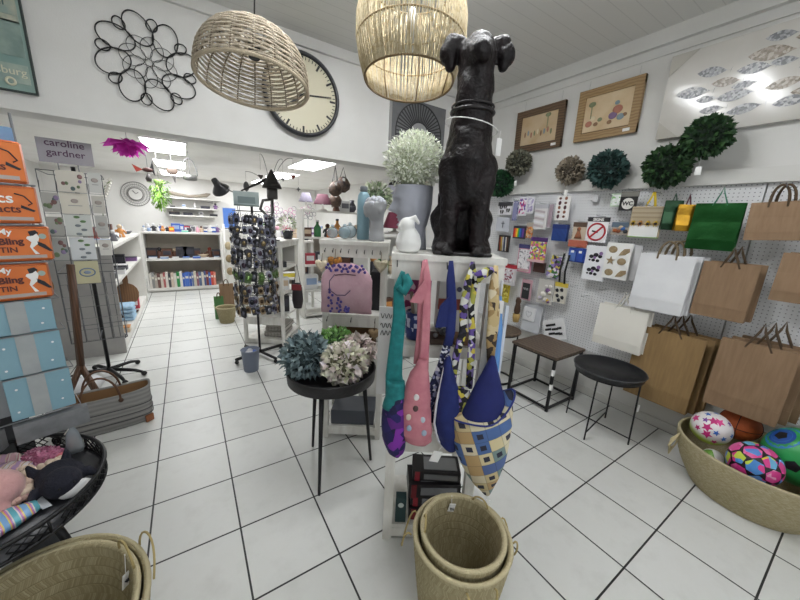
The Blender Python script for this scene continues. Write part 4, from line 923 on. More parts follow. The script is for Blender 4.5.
# patchwork body: scooped upper edge
mb = MB(); rows = []
N = 32
for i in range(15):
    u = i / 14; ring = []
    for j in range(N):
        a = 2 * PI * j / N; ca, sa = math.cos(a), math.sin(a)
        top = .83 - .075 * math.cos(ca * 1.4) * (1 if sa < 0 else .2) + .05 * ca * ca * (1 if ca > 0 else .0) - .07 * (1 if ca < 0 else 0) * ca * ca
        z = top + (.37 - top) * u
        wdt = .113 * math.sin(min(1, (1 - u) * 1.25 + .03) * PI / 2) ** .8
        cx = .0 + .065 * u ** 1.5
        ring.append((cx + wdt * ca, -.03 + .06 * math.sin(min(1, (1 - u) * 1.6 + .04) * PI / 2) * sa, z))
    rows.append(ring)
o = mb.loft(rows, True).build('pouch', patch, t); crumple(o, .005)
MB().tube([(p[0] * 1.02, p[1] * 1.05, p[2]) for p in rows[0]], .004, 5, True).build('navy_edge', mat('23307a', .7), t)
MB().tube([(.068, -.01, .38), (.072, -.015, .33)], .0012, 4).build('tag_string', tag_white, t); bx('price_tag', tag_white, t, (.074, -.018, .305), (.022, .003, .05), (0, .15, 0))
t = thing('folded_parasol', 'long pale blue folded parasol hanging at the right corner of the stand', 'parasol', on(SC, .205, -.19, 0), RZ)
MB().ellipses([(.012, 0, .84, .02, .018), (.01, 0, .95, .022, .02), (.005, 0, 1.1, .021, .018), (.0, 0, 1.2, .012, .012), (0, 0, 1.24, .006, .006)], 14).build('canopy', mat('4f86c8', .6, c2='6a9cd8', nscale=20, stretch=(1, 1, .1)), t)
bx('white_edge', mat('d4dae4', .5), t, (.034, .005, 1.02), (.012, .012, .36)); MB().tube([(0, 0, 1.24), (0, 0, 1.3)], .006, 8).build('handle', mat('d0d2d6', .4), t)
bx('price_tag', tag_white, t, (0, -.02, 1.2), (.02, .004, .05))

# ================================================================== SEAGRASS BASKETS AT THE STAND'S FOOT
grass = mat_weave('b6ab88', '998d68', 110, 30); grass_hi = mat('c0b592', .9, bump=.6, bscale=200)
def grass_basket(label, loc, r0, r1, h, ex=1., ey=1., rows=15, su=None, tilt=(0, 0, 0), handles=((0, 1), (PI, 1)), hl=.09, tagged=None, m=None, hang=True, inside=False):
    t = thing('seagrass_basket', label, 'basket', loc, rot=tilt)
    rw = []
    for i in range(rows * 2 + 1):
        u = i / (rows * 2); rw.append((r0 + (r1 - r0) * u ** .9 + (.0035 if i % 2 else 0), u * h))
    full = [(.004, .002)] + rw + [(r1 - .008, h + .002)] + [(a - .014, z) for a, z in reversed(rw[1:])] + [(.004, .014)]
    MB().lathe(full, 48, caps=False, ex=ex, ey=ey).build('basket_body', m or grass, t)
    MB().ring((0, 0, h), r1 - .003, .0075, 48, 6, 'z', ex, ey).build('rim', grass_hi, t)
    for a, sg in handles:
        c, s = math.cos(a), math.sin(a); rr = r1
        P = lambda da, out, z: ((rr + out) * math.cos(a + da) * ex, (rr + out) * math.sin(a + da) * ey, z)
        if inside: pts = [P(-.22 * math.cos(PI * i / 12), -.008 - .006 * math.sin(PI * i / 12), h + .004 + hl * math.sin(PI * i / 12)) for i in range(13)]
        elif hang: pts = [P(-.26 * math.cos(PI * i / 14), .008 + .035 * math.sin(PI * i / 14), h - .015 + .03 * math.sin(PI * i / 7 if i < 7 else PI * (14 - i) / 7) - hl * math.sin(PI * i / 14) ** 2) for i in range(15)]
        else: pts = [P(-.26 * math.cos(PI * i / 12) + .06 * math.sin(PI * i / 12), .008 + .012 * math.sin(PI * i / 12), h - .015 + hl * math.sin(PI * i / 12)) for i in range(13)]
        MB().tube(pts, .0034, 6).build('handle', mat('b09e6a', .9, bump=.5, bscale=250), t)
    if tagged:
        MB().tube([tagged[0], tagged[1]], .0012, 4).build('tag_string', tag_white, t)
        MB().box((0, 0, 0), (.024, .003, .045)).build('price_tag', tag_white, t, tagged[1], tagged[2])
        for k in range(3): text('tag_print', '|||', .02, ink, t, (tagged[1][0], tagged[1][1], tagged[1][2]), tagged[2], .002) if k == 0 else None
    return t
grass_basket('outer of the two nested tall seagrass baskets before the stand', (.725, .615, 0), .118, .172, .43, handles=((2.3, 1), (-.4, 1), (4.3, 1)), hl=.12)
grass_basket('inner of the two nested tall seagrass baskets, with a white price tag', (.7235, .612, .03), .102, .147, .425, handles=((2.5, 1), (.3, 1)), hl=.03, inside=True, tagged=((.06, .125, .43), (.05, .11, .39), (.2, .1, -.5)), m=mat_weave('b4a988', '968b68', 110, 28))
# big shallow baskets bottom left
grass_basket('outer of the two large oval seagrass baskets in the bottom left corner', (-.45, .985, 0), .2, .262, .41, 1, 1.15, handles=((.35, 1),), hl=.07, hang=False, rows=14)
grass_basket('inner of the two large oval seagrass baskets in the bottom left corner', (-.45, .985, .03), .18, .238, .385, 1, 1.15, handles=((.5, 1),), hl=.06, inside=True, rows=14, tagged=((.19, .14, .39), (.19, .1, .33), (.0, .2, 1.0)), m=mat_weave('b4a988', '968b68', 130, 26))

# ================================================================== HYDRANGEA TABLE
t = thing('planter_table', 'round black tray table on splayed legs holding four flower heads', 'side table', (.625, 1.605, 0))
MB().lathe([(.228, .607), (.245, .612), (.25, .672), (.25, .676), (.241, .676), (.239, .628), (0, .624)], 48).build('tray', mat('1b1a1c', .55, c2='242224', nscale=30, bump=.2, bscale=80), t)
for a, b_ in ((-.14, -.165), (-.045, .235), (.235, -.065)): MB().tube([(a, b_, 0), (a * .75, b_ * .75, .612)], [.008, .014], 10).build('leg', black_metal, t)
def flower_head(label, lx, ly, r, cols, z, n, leafL, leafW, sq=.85, core='3a4434', seed=1, sc=(1, 1, .85)):
    t = thing('hydrangea', label, 'artificial flower', (.625 + lx, 1.605 + ly, z))
    q = random.Random(seed); mb = MB()
    leaf_ball(mb, r, n, leafL, leafW, sc=sc, tilt=1.1, seed=seed, jitter=.3, core=.86); mb.build('petals', mat_island(cols, .7), t)
    MB().ball((0, 0, 0), r * .84, 16, 10, sc).build('stems', mat(core, .9), t); return t
flower_head('slate blue green hydrangea head at the left of the black tray', -.13, .05, .125, ['52656c', '6d8086', '8a9c9e', '5f7278', 'a0b0b0'], .75, 420, .05, .03, seed=11, core='2c3a3c')
flower_head('fresh green hydrangea head at the back of the black tray', .07, .11, .1, ['5f9048', '7fae60', '9cc87c', '6c9c54', 'b4d49a'], .765, 330, .04, .026, seed=12, core='34502c')
flower_head('cream and pale pink hydrangea head at the front of the black tray', .03, -.1, .115, ['dcd8c6', 'f0ebde', 'e2decb', 'c6caac', 'f0e6e2', 'e2d0ce', 'f2eef8'], .735, 420, .044, .036, seed=13, core='6a6a54')
flower_head('dusty pink and grey hydrangea head at the right of the black tray', .15, .0, .1, ['d4bebe', 'e6d4d2', 'bcaea8', 'ddd4ca', 'b0aa9c', 'eadede'], .745, 340, .042, .034, seed=14, core='5a5048')
# beside the table: white washed box unit is the second stand
MC = (.925, 1.922)
ms = etagere('lower worn white rack behind the hydrangea table with hooks and a pink cushion', -.2, .2, -.165, .165, 1.37, ((.905, .06), (.09, .04)), leg=.034)
ms.location = (*MC, 0); ms.rotation_euler = (0, 0, RZ)
bx('back_panel', worn_white, ms, (.1, .15, .45), (.18, .012, .7))
for k in range(8): cup_hook(ms, -.17 + .047 * k, -.17, 1.32)
for k in range(3): cup_hook(ms, -.16 + .15 * k, -.17, .89)
def mo(lx, ly, z): return on(MC, lx, ly, z)
t = thing('lavender_cushion', 'pink cushion bag with a purple lavender print hanging on the lower rack', 'cushion', mo(-.03, -.245, .945), RZ)
mb = MB(); rings = []
for i in range(13):
    u = i / 12; z = .285 * u; hw = .152 * (1 - .3 * max(0, (u - .72) / .28) ** 2); th = .04 * math.sin(PI * (.12 + .8 * u)) + .006
    rings.append([(hw * math.copysign(abs(math.cos(a)) ** .6, math.cos(a)), th * math.copysign(abs(math.sin(a)) ** .8, math.sin(a)), z + .015 * math.cos(3 * math.cos(a)) * u) for a in [2 * PI * k / 32 for k in range(32)]])
o = mb.loft(rings).build('cushion_body', mat('c4a3ae', .85, c2='b8949f', nscale=12, bump=.2, bscale=60), t); crumple(o, .005, .04)
MB().tube([(-.06, -.055, .24), (-.09, -.06, .2), (-.09, -.062, .15), (-.05, -.062, .12), (.0, -.06, .12), (.03, -.06, .15)], .003, 5).build('printed_ring', mat('4a3a5a', .8), t)
MB().tube([(-.06, -.055, .235), (.0, -.06, .245), (.06, -.055, .24)], .004, 5).build('pocket_slit', mat('5a3f4c', .8), t)
mb = MB()
for a, z0, z1 in ((-.085, .02, .15), (-.035, .02, .1), (.01, .02, .05)):
    for k in range(9): mb.ball((a + .012 * math.sin(k * 2.3), -.058, z0 + (z1 - z0) * k / 8), .0085, 7, 5, (1, .35, 1))
for k in range(26): mb.ball((-.11 + .22 * k / 25, -.046, .275 + .018 * math.sin(k * 1.7)), .009, 7, 5, (1, .35, 1))
o = mb.build('lavender_print', mat('4a3f86', .8), t); o['kind'] = 'stuff'
# ornaments on the rack top
t = thing('bottle_vase', 'tall pale blue bottle vase with grey stopper on the rack', 'vase', mo(.03, .02, 1.37))
MB().lathe([(.036, 0), (.04, .01), (.04, .24), (.036, .275), (.026, .292), (.02, .297)], 24).build('bottle', mat('7f9fac', .5), t); MB().lathe([(.022, .297), (.024, .3), (.024, .325), (.02, .33)], 18).build('stopper', mat('6d7378', .5), t)
t = thing('head_vase', 'grey head vase on a long neck with white curled hair', 'vase', mo(.125, -.07, 1.37), RZ + .4)
mb = MB(); mb.ellipses([(0, 0, 0, .05, .05), (0, 0, .02, .049, .049), (0, 0, .06, .043, .043), (0, 0, .12, .04, .042), (-.01, 0, .145, .05, .048), (-.02, 0, .17, .064, .055), (-.018, 0, .2, .072, .062), (-.01, 0, .225, .07, .062), (0, 0, .25, .05, .05)], 24)
mb.ball((-.075, 0, .17), .014, 10, 6, (1, .8, 1.3)); mb.ball((-.068, 0, .15), .011, 8, 6); mb.ball((.0, -.058, .185), .014, 8, 6, (1, .5, 1.3))
fused(mb, 'head', mat('a4a6aa', .6), t, .005, 4)
for k in range(26):
    a = rnd.uniform(0, 2 * PI); e = rnd.uniform(.15, 1.3); MB().ball((-.01 + .06 * math.cos(a) * math.cos(e), .058 * math.sin(a) * math.cos(e), .212 + .045 * math.sin(e)), .016, 9, 6).build('curl', mat('c9ccd6', .5), t)
glass = mat('8fa4ac', .05, 0, alpha=.55, spec=.9)
for k, (lx, ly, r, lb) in enumerate(((-.155, -.05, .036, 'left of the glass balls on the rack'), (-.075, -.07, .04, 'front glass ball on the rack'), (-.055, .02, .045, 'rear glass ball on the rack'))):
    t = thing('glass_float', 'clear blue grey ' + ('glass ball, ' + lb if k == 0 else lb), 'ornament', mo(lx, ly, 1.372 + r)); MB().ball((0, 0, 0), r, 20, 14).build('globe', glass, t); MB().lathe([(.010, r * .92), (.012, r), (.008, r + .012)], 10).build('stopper', mat('9aa8ae', .2), t)
t = simple_box('tan_book', 'orange and tan small box beside the glass balls on the rack', 'box', mo(-.18, .06, 1.37), (.06, .05, .05), mat('b8693a', .6), RZ)
# hanging hearts on the rack
def heart(label, lx, z, m, s=.05):
    t = thing('hanging_heart', label, 'ornament', mo(lx, -.195, z), RZ)
    hp = [(s * math.sin(a) ** 3, s * .9 * (math.cos(a) - .38 * math.cos(2 * a) - .14 * math.cos(3 * a))) for a in [2 * PI * i / 28 for i in range(28)]]
    mb = MB(); rr = []
    for f_, d in ((.55, -.02), (.85, -.014), (1, 0), (.85, .014), (.55, .02)): rr.append([(x * f_, d, y * f_) for x, y in hp])
    mb.loft(rr).build('heart_body', m, t); MB().tube([(0, 0, s * .5), (0, .02, s * 1.7)], .002, 5).build('hanging_string', mat('6a5a44', .8), t); return t
heart('cream carved heart hanging at the right of the pink cushion', .165, 1.235, mat('c4bca4', .6, c2='aca388', nscale=40), .045)
heart('dark brown woven heart hanging above the left of the cushion', -.11, 1.24, mat('4a3328', .7, c2='c9862c', nscale=60), .045)
heart('tan heart hanging from the lower rail of the rack', .14, .8, mat('9a8462', .6, c2='7f6a4c', nscale=40), .04)
heart('pale floral heart hanging at the left post of the rack', -.19, 1.22, mat('c9b79c', .7, c2='d9d0b8', nscale=50), .04)
t = simple_box('dark_crate', 'dark grey crate in the bottom of the rack', 'crate', mo(-.0, -.03, .09), (.3, .2, .11), mat('4c5058', .6), RZ)
t = simple_box('brown_carton', 'brown box pushed under the cushion shelf of the rack', 'box', mo(.0, .03, .62), (.27, .2, .2), mat('6f5030', .7, c2='5f4428', nscale=20), RZ)
t['label'] = 'brown box under the cushion shelf of the rack behind the flowers'
bx('inner_shelf', worn_white, ms, (0, 0, .605), (.36, .3, .02))
t = simple_box('striped_bin', 'small dark box beside the cushion on the rack shelf', 'box', mo(.14, .04, .905), (.09, .14, .26), mat('1c1c22', .5), RZ)

# ================================================================== ON THE CLOCK WALL
# --- looped metal wall art
t = thing('wall_art', 'black wire wall art of looping ovals on the left of the clock wall', 'wall art', (-.115, HY - .02, 2.45))
wire = mat('1d1d1e', .5, .4)
def oval(c, rx, ry, a, r, name):
    pts = []
    for i in range(32):
        u = 2 * PI * i / 32; x, z = rx * math.cos(u), ry * math.sin(u)
        pts.append((c[0] + x * math.cos(a) - z * math.sin(a), .004 * math.sin(u * 2), c[1] + x * math.sin(a) + z * math.cos(a)))
    MB().tube(pts, r, 5, True).build(name, wire, t)
for k in range(8):
    a = 2 * PI * k / 8 + .2
    oval((.19 * math.cos(a), .19 * math.sin(a)), .098, .07, a + .35, .0042, 'large_loop')
    oval((.088 * math.cos(a + .3), .088 * math.sin(a + .3)), .07, .062, a + .8, .0022, 'inner_loop')
    a2 = a + PI / 8 + .03; oval((.232 * math.cos(a2), .23 * math.sin(a2)), .036, .03, a2, .004, 'small_loop')
# --- town names sign
t = thing('town_sign', 'teal and cream printed town name board at the left edge of the clock wall', 'sign', (-.98, HY - .02, 2.5))
sg = ['7f948e', '9fab9f', '6f8984', 'b4b29f', '8c9f97', '71867f']
bx('board', mat('73908a', .6, c2='8fa59c', nscale=6), t, (0, 0, 0), (.59, .02, .74))
for k, (z, h, x0, x1, c) in enumerate(((.31, .1, -.28, .28, 3), (.2, .1, -.28, .28, 4), (.08, .12, -.28, .28, 3), (.0, .035, -.28, .28, 2), (-.1, .13, -.28, .12, 5), (-.1, .18, .13, .28, 4), (-.19, .06, -.28, .11, 3), (-.28, .1, -.28, .28, 0))):
    bx('printed_block', mat(sg[c], .6, c2=sg[(c + 1) % 6], nscale=14), t, ((x0 + x1) / 2, -.0115, z), (x1 - x0, .003, h))
cream = mat('cfccb4', .6)
text('lettering', 'aal', .07, mat('4f6764'), t, (.24, -.0145, .08), FRONT, .0008, 'RIGHT'); text('lettering', 'sburg', .056, cream, t, (.272, -.0145, -.27), FRONT, .0008, 'RIGHT')
MB().ring((.2, -.014, -.325), .018, .006, 20, 6, 'y').build('round_mark', cream, t)
MB().box((0, -.001, .372), (.6, .024, .008)).build('dark_edge', mat('2d3836'), t); MB().box((.297, -.001, 0), (.008, .024, .74)).build('dark_edge', mat('2d3836'), t); MB().box((0, -.001, -.372), (.6, .024, .008)).build('dark_edge', mat('2d3836'), t)
# --- wall clock
t = thing('wall_clock', 'big round station wall clock with cream face and black rim', 'clock', (.915, HY - .03, 2.485), rot=(0, 0, 0))
def disc(mb, r0, r1, y0, y1, seg=64): return mb.lathe([(r0, 0), (r1, y1 - y0)], seg)
CLK = .315
t.rotation_euler = (0, 0, 0)
def ylathe(name, prof, m, par, seg=64, loc=(0, 0, 0)):
    return MB().lathe(prof, seg, caps=True).build(name, m, par, loc, (PI / 2, 0, 0))
ylathe('face', [(CLK * .93, 0), (CLK * .93, .012)], mat('c9c3aa', .5), t)
ylathe('rim', [(CLK * .92, -.02), (CLK, -.02), (CLK * 1.02, .0), (CLK * 1.01, .03), (CLK * .96, .04), (CLK * .92, .03), (CLK * .92, -.0)], mat('17181f', .35), t)
for k in range(60):
    a = 2 * PI * k / 60; big = k % 5 == 0
    r = CLK * (.83 if big else .87); L = .05 if big else .022
    MB().box((r * math.sin(a), -.0135, r * math.cos(a)), (.016 if big else .006, .003, L), (0, a, 0)).build('hour_mark' if big else 'minute_mark', mat('1b1b1b'), t)
for nm, a, L, w, b_ in (('hour_hand', R(232), .17, .018, .04), ('minute_hand', R(83), .25, .012, .05)):
    MB().box(((L - b_) / 2 * math.sin(a), -.018, (L - b_) / 2 * math.cos(a)), (w, .003, L + b_), (0, a, 0)).build(nm, mat('1b1b1b'), t)
# --- sunburst canvas
t = thing('sunburst_canvas', 'square grey canvas with a dark sunburst ring beside the clock', 'wall art', (2.125, HY - .025, 2.385))
bx('canvas', mat('a5a5a3', .7, c2='98989a', nscale=5), t, (0, 0, 0), (.68, .05, .62))
bx('painted_face', mat('6e6f70', .7, c2='636466', nscale=8), t, (0, -.026, 0), (.675, .003, .615))
for k in range(48):
    a = 2 * PI * k / 48; MB().box((.2 * math.sin(a), -.029, .2 * math.cos(a)), (.011, .004, .17), (0, a, 0)).build('ray', mat('2c2c2e'), t)
MB().ring((0, -.029, 0), .29, .006, 48, 5, 'y').build('outer_ring', mat('2a2a2c'), t); MB().ring((0, -.029, 0), .115, .006, 40, 5, 'y').build('inner_ring', mat('2a2a2c'), t)
ylathe('pale_centre', [(.11, 0), (.11, .004)], mat('909091', .6), t, 40, (0, -.027, 0))

# ================================================================== PENDANT LAMPS
t = thing('pendant_lamp', 'woven dome rope pendant lamp hanging in front of the clock', 'lamp', (.268, 1.5, 1.985)); t.rotation_euler = Matrix.Rotation(R(-8), 3, Vector((.8395, -.5433, 0))).to_euler()
H, RR = .185, .2
pr = lambda u: (RR * math.cos(u * PI / 2) ** .62 if u < 1 else 0, H * math.sin(u * PI / 2) ** .95)
mb = MB()
NR = 34
for i in range(1, NR):
    u = i / NR * .97; r, z = pr(u)
    pts = [((r + .004 * math.sin(9 * a + i * PI)) * math.cos(a), (r + .004 * math.sin(9 * a + i * PI)) * math.sin(a), z + .0015 * math.sin(5 * a + i)) for a in [2 * PI * k / 72 for k in range(72)]]
    mb.tube(pts, (.0031 if i < 22 else .004), 5, True)
mb.build('woven_shade', mat('bcae98', .9, c2='ddd2bf', nscale=70, bump=.5, bscale=250), t)
mb = MB()
for k in range(18):
    a = 2 * PI * k / 18; pts = []
    for i in range(13):
        r, z = pr(i / 12 * .97); pts.append((r * math.cos(a), r * math.sin(a), z))
    mb.tube(pts, .0028, 5)
o = mb.build('frame_ribs', mat('6d5f4e', .8), t); 
MB().ring((0, 0, 0), RR, .0065, 60, 6).build('rim', mat('c2b49c', .9, bump=.5, bscale=250), t)
MB().tube([(0, 0, H - .01), (0, 0, CZ - 1.985)], .003, 6).build('cord', mat('3a3a3a', .6), t); MB().lathe([(.02, H - .09), (.022, H - .03), (.015, H), (.008, H + .012)], 14).build('lamp_holder', mat('2b2b2b', .5), t)
t = thing('pendant_lamp', 'bamboo stick drum pendant lamp hanging in front of the dog statue', 'lamp', (.93, 1.42, 2.135)); t.rotation_euler = Matrix.Rotation(R(-6), 3, Vector((.8395, -.5433, 0))).to_euler()
prof = lambda u: .205 + .044 * math.sin(u * PI)
mb = MB(); q = random.Random(5)
for k in range(380):
    a = 2 * PI * k / 380 + q.uniform(-.01, .01); da = q.uniform(-.05, .05)
    mb.tube([((prof(u) + .003 * (k % 2)) * math.cos(a + da * u), (prof(u) + .003 * (k % 2)) * math.sin(a + da * u), .42 * u) for u in (0, .2, .4, .6, .8, 1)], .0023, 4)
mb.build('bamboo_sticks', mat('d8cdb0', .7, c2='b5a37c', nscale=60), t)
for z, r in ((0, prof(0)), (.15, prof(.36)), (.3, prof(.71)), (.42, prof(1))): MB().ring((0, 0, z), r, .005 if z == 0 else .004, 60, 6).build('hoop', mat('8a754e' if z else '6f5c3e', .7), t)
for k in range(8):
    a = 2 * PI * k / 8; MB().tube([((prof(u) - .004) * math.cos(a), (prof(u) - .004) * math.sin(a), .42 * u) for u in (0, .3, .6, 1)], .003, 5).build('upright_rib', mat('6f5c3e', .7), t)
MB().tube([(0, 0, .3), (0, 0, CZ - 2.135)], .003, 6).build('cord', mat('e0e0dc', .6), t); MB().lathe([(.022, .2), (.024, .28), (.01, .31)], 14).build('lamp_holder', mat('d9d9d6', .5), t)
MB().tube([(-.21, 0, .41), (.21, 0, .41)], .003, 5).build('cross_bar', mat('8a754e', .7), t)

# ================================================================== LEFT FRONT: TIN DISPLAY
YA = R(20); DC = (-.515, 1.60)
ds = thing('tin_display', 'grey wire counter display carrying orange tins and blue boxes', 'display rack', (DC[0], DC[1], 0), YA)
gm = mat('8b8d90', .4, .5)
bx('base', mat('3c3e42', .5), ds, (-.1, .255, .34), (.14, .1, .68)); bx('side_panel', mat('75777a', .4, .3, c2='86888b', nscale=30), ds, (.02, -.035, .70), (.19, .03, .07)); bx('side_panel', mat('6b6d70', .4, .3), ds, (-.14, .0, .69), (.09, .03, .07), (0, 0, -.5))
bx('back_panel', mat('9fa3a6', .4), ds, (-.02, .075, 1.18), (.2, .012, .9))
for s in (-1, 1): MB().tube([(s * .105 - .02, .06, .72), (s * .105 - .02, .06, 1.78)], .004, 6).build('upright_wire', gm, ds)
for z in (.745, .905, 1.055, 1.172, 1.302, 1.425, 1.553): MB().tube([(-.12, .06, z), (-.12, -.035, z), (.1, -.035, z), (.1, .06, z)], .0025, 5).build('shelf_wire', gm, ds)
MB().tube([(-.0, .06, 1.74), (.05, .06, 1.80), (.05, .06, 1.74)], .003, 5).build('top_loop', gm, ds)
def dp(lx, ly, z): return (DC[0] + lx * math.cos(YA) - ly * math.sin(YA), DC[1] + lx * math.sin(YA) + ly * math.cos(YA), z)
orange = mat('c9622a', .35, .2, c2='d87a34', nscale=5); dk = mat('5a2418', .5)
def tin(label, z, h, lx, body):
    t = thing('gift_tin', label, 'tin', dp(lx, 0, z), YA)
    mb = MB(); w, d = .205, .05
    rr = []
    for zz, k in ((0, .96), (.004, 1), (h - .004, 1), (h, .97)): rr.append([((w / 2 - .02) * sx * k + .02 * k * math.cos(a), d / 2 * math.sin(a) * k * 1.0, zz) for sx, a in ((1, -PI / 2), (1, -PI / 4), (1, 0), (1, PI / 4), (1, PI / 2), (-1, PI / 2), (-1, PI * .75), (-1, PI), (-1, PI * 1.25), (-1, PI * 1.5))])
    mb.loft(rr, True, False).build('tin_body', mat('c0602c', .35, .3), t)
    bx('printed_lid', orange, t, (0, -d / 2 - .002, h / 2), (w * .93, .004, h * .9), bevel=.0018)
    bx('lower_band', mat('a9a09a', .4, .3), t, (0, -d / 2 - .005, h * .13), (w * .8, .002, h * .09))
    fy = -d / 2 - .0055
    if body == 'bling':
        text('lettering', 'My', .026, tag_white, t, (-.002, fy, h * .84), FRONT, .0006, bold=.0006)
        text('lettering', 'Bling', .028, dk, t, (.008, fy, h * .57), (PI / 2, -.05, 0), .0006, bold=.0012); text('lettering', 'TIN', .024, dk, t, (.0, fy, h * .33), FRONT, .0006, bold=.0006)
        MB().prism([(0.0490, h * .86), (0.0660, h * .9), (0.0728, h * .82), (0.0626, h * .7), (0.0524, h * .72)], .002, 'xz', fy).build('printed_hair', ink, t)
        MB().prism([(0.0592, h * .74), (0.0674, h * .8), (0.0728, h * .7), (0.0660, h * .5), (0.0524, h * .38), (0.0660, h * .2), (0.0558, h * .2), (0.0470, h * .42), (0.0524, h * .55), (0.0422, h * .66), (0.0456, h * .72)], .002, 'xz', fy - .001).build('printed_figure', tag_white, t)
        MB().prism([(0.0660, h * .58), (0.0830, h * .48), (0.0986, h * .28), (0.0898, h * .28), (0.0660, h * .46)], .002, 'xz', fy - .001).build('printed_feather', ink, t)
        ylathe('round_badge', [(.009, 0), (.009, .001)], mat('9db0a8', .5), t, 20, (.08, fy, h * .72))
        bx('price_tag', tag_white, t, (-.03, fy, h * .92), (.03, .002, .01))
    else:
        text('lettering', 'Specs', .044, tag_white, t, (.046, fy, h * .66), FRONT, .0006, 'RIGHT', bold=.0008); text('lettering', 'Contacts', .033, dk, t, (.058, fy, h * .38), FRONT, .0006, 'RIGHT', bold=.0006)
        MB().tube([(.05, fy, h * .8), (.07, fy, h * .74), (.085, fy, h * .55), (.075, fy, h * .5)], .002, 5).build('printed_flourish', ink, t)
        MB().prism([(.06, h * .5), (.09, h * .36), (.085, h * .32), (.058, h * .42)], .002, 'xz', fy).build('printed_feather', ink, t)
        bx('price_tag', tag_white, t, (-.03, fy, h * .92), (.03, .002, .01))
tin('orange spectacles tin, topmost in the tin display', 1.556, .128, -.012, 'specs')
tin('orange spectacles tin, second from the top in the tin display', 1.43, .118, .0, 'specs')
tin('orange tin with a black haired figure, third from the top in the tin display', 1.306, .114, .012, 'bling')
tin('orange tin with a black haired figure, lowest in the tin display', 1.176, .12, -.008, 'bling')
simple_box('blue_case', 'light blue rounded case behind the topmost orange tin', 'case', dp(-.02, .04, 1.63), (.2, .04, .10), mat('6f93b8', .4), YA)
bluepaper = mat('84a9b6', .6, c2='7ba1b0', nscale=6)
def gift(label, z, h, lx, ly, w, rz, rib=True):
    t = thing('gift_box', label, 'gift box', dp(lx, ly, z), YA + rz)
    bx('box_body', bluepaper, t, (0, 0, h / 2), (w, .06, h), bevel=.003)
    if rib: bx('ribbon', mat('a3a8a8', .6, c2='989d9e', nscale=20), t, (-.005, -.0315, h / 2), (w * .27, .003, h * .99))
    for a, b_ in ((-.38, .2), (.3, .25), (.36, .72), (-.34, .75)): ylathe('printed_dot', [(.0035, 0), (.0035, .001)], tag_white, t, 12, (a * w, -.031, b_ * h))
gift('light blue gift box with grey ribbon, top of the front stack', 1.06, .112, .0, -.005, .16, 0)
gift('light blue gift box with grey ribbon, middle of the front stack', .91, .143, .004, -.005, .16, 0)
gift('light blue gift box with grey ribbon, bottom of the front stack', .75, .153, .008, -.005, .16, 0)
gift('light blue gift box at the left edge, top of the side stack', 1.06, .112, -.17, .03, .14, -.5, False)
gift('light blue gift box at the left edge, bottom of the side stack', .91, .143, -.17, .03, .14, -.5, False)

# --- tray table with toys
t = thing('tray_table', 'round black table with lace cut rim at the left edge full of toys', 'side table', (-.635, 1.40, 0))
MB().lathe([(0, .53), (.295, .53), (.3, .535), (.3, .54), (0, .54)], 56, caps=False).build('tray', mat('2a2b2f', .35, .2), t)
mb = MB(); mb.ring((0, 0, .538), .3, .006, 64, 6); mb.ring((0, 0, .592), .303, .007, 64, 6); mb.build('rim', black_metal, t)
mb = MB()
for k in range(64):
    a = 2 * PI * k / 64; c, s = math.cos(a), math.sin(a)
    if k % 8 == 0: mb.tube([(.301 * c, .301 * s, .54), (.301 * c, .301 * s, .59)], .004, 4)
    elif k % 8 == 4:
        for r_ in (.018, .009): mb.tube([(.301 * math.cos(a + r_ * 2.4 * math.cos(u)), .301 * math.sin(a + r_ * 2.4 * math.cos(u)), .565 + r_ * math.sin(u)) for u in [2 * PI * i / 12 for i in range(12)]], .004, 4, True)
    else:
        a2 = a + 2 * PI / 64; mb.tube([(.301 * c, .301 * s, .542), (.301 * math.cos(a2), .301 * math.sin(a2), .565), (.301 * c, .301 * s, .59)], .0032, 4)
        mb.tube([(.301 * math.cos(a2), .301 * math.sin(a2), .542), (.301 * c, .301 * s, .565), (.301 * math.cos(a2), .301 * math.sin(a2), .59)], .0026, 4)
o = mb.build('lace_rim', black_metal, t); o['kind'] = 'stuff'
for a in (-.35, 1.75, 3.6): MB().tube([(.16 * math.cos(a), .16 * math.sin(a), .532), (.31 * math.cos(a), .31 * math.sin(a), 0)], .013, 8).build('leg', black_metal, t)
TZ = .541
t = thing('plush_octopus', 'pink plush octopus on the toy tray', 'soft toy', (-.60, 1.385, TZ))
mb = MB(); mb.ball((0, 0, .065), .07, 20, 14, (1.15, .95, .9))
for k in range(7):
    a = 2 * PI * k / 7; mb.tube([(.05 * math.cos(a), .05 * math.sin(a), .03), (.09 * math.cos(a), .09 * math.sin(a), .016), (.105 * math.cos(a + .3), .105 * math.sin(a + .3), .016)], [.022, .016, .012], 8)
fused(mb, 'body', mat('c99a98', .95, sheen=.4, bump=.25, bscale=120), t, .006, 4)
t = thing('knitted_garland', 'cream and pink knitted strands beside the pink octopus', 'soft toy', (-.52, 1.43, TZ))
for k in range(6):
    a = rnd.uniform(0, 6.28); pts = []
    for i in range(14):
        u = i / 13; pts.append((-.05 + .1 * u + .02 * math.sin(a + u * 9), (.02 * k - .05) + .02 * math.cos(a + 7 * u), .018 + .014 * (k % 3)))
    mb = MB()
    for i, p in enumerate(pts): mb.ball(p, .0125 + .002 * (i % 2), 8, 6)
    mb.build('strand', mat(('c9a79c', 'd8c4b0', 'cfb4a4', 'd9cfc0')[k % 4], .95, bump=.3, bscale=150), t)
t = thing('plush_penguin', 'dark navy plush penguin with white belly on the toy tray', 'soft toy', (-.445, 1.40, TZ), .5)
mb = MB(); mb.ellipses([(0, 0, 0, .04, .045), (0, 0, .02, .06, .068), (0, 0, .05, .062, .07), (0, .0, .075, .045, .055), (0, 0, .088, .02, .03)], 20)
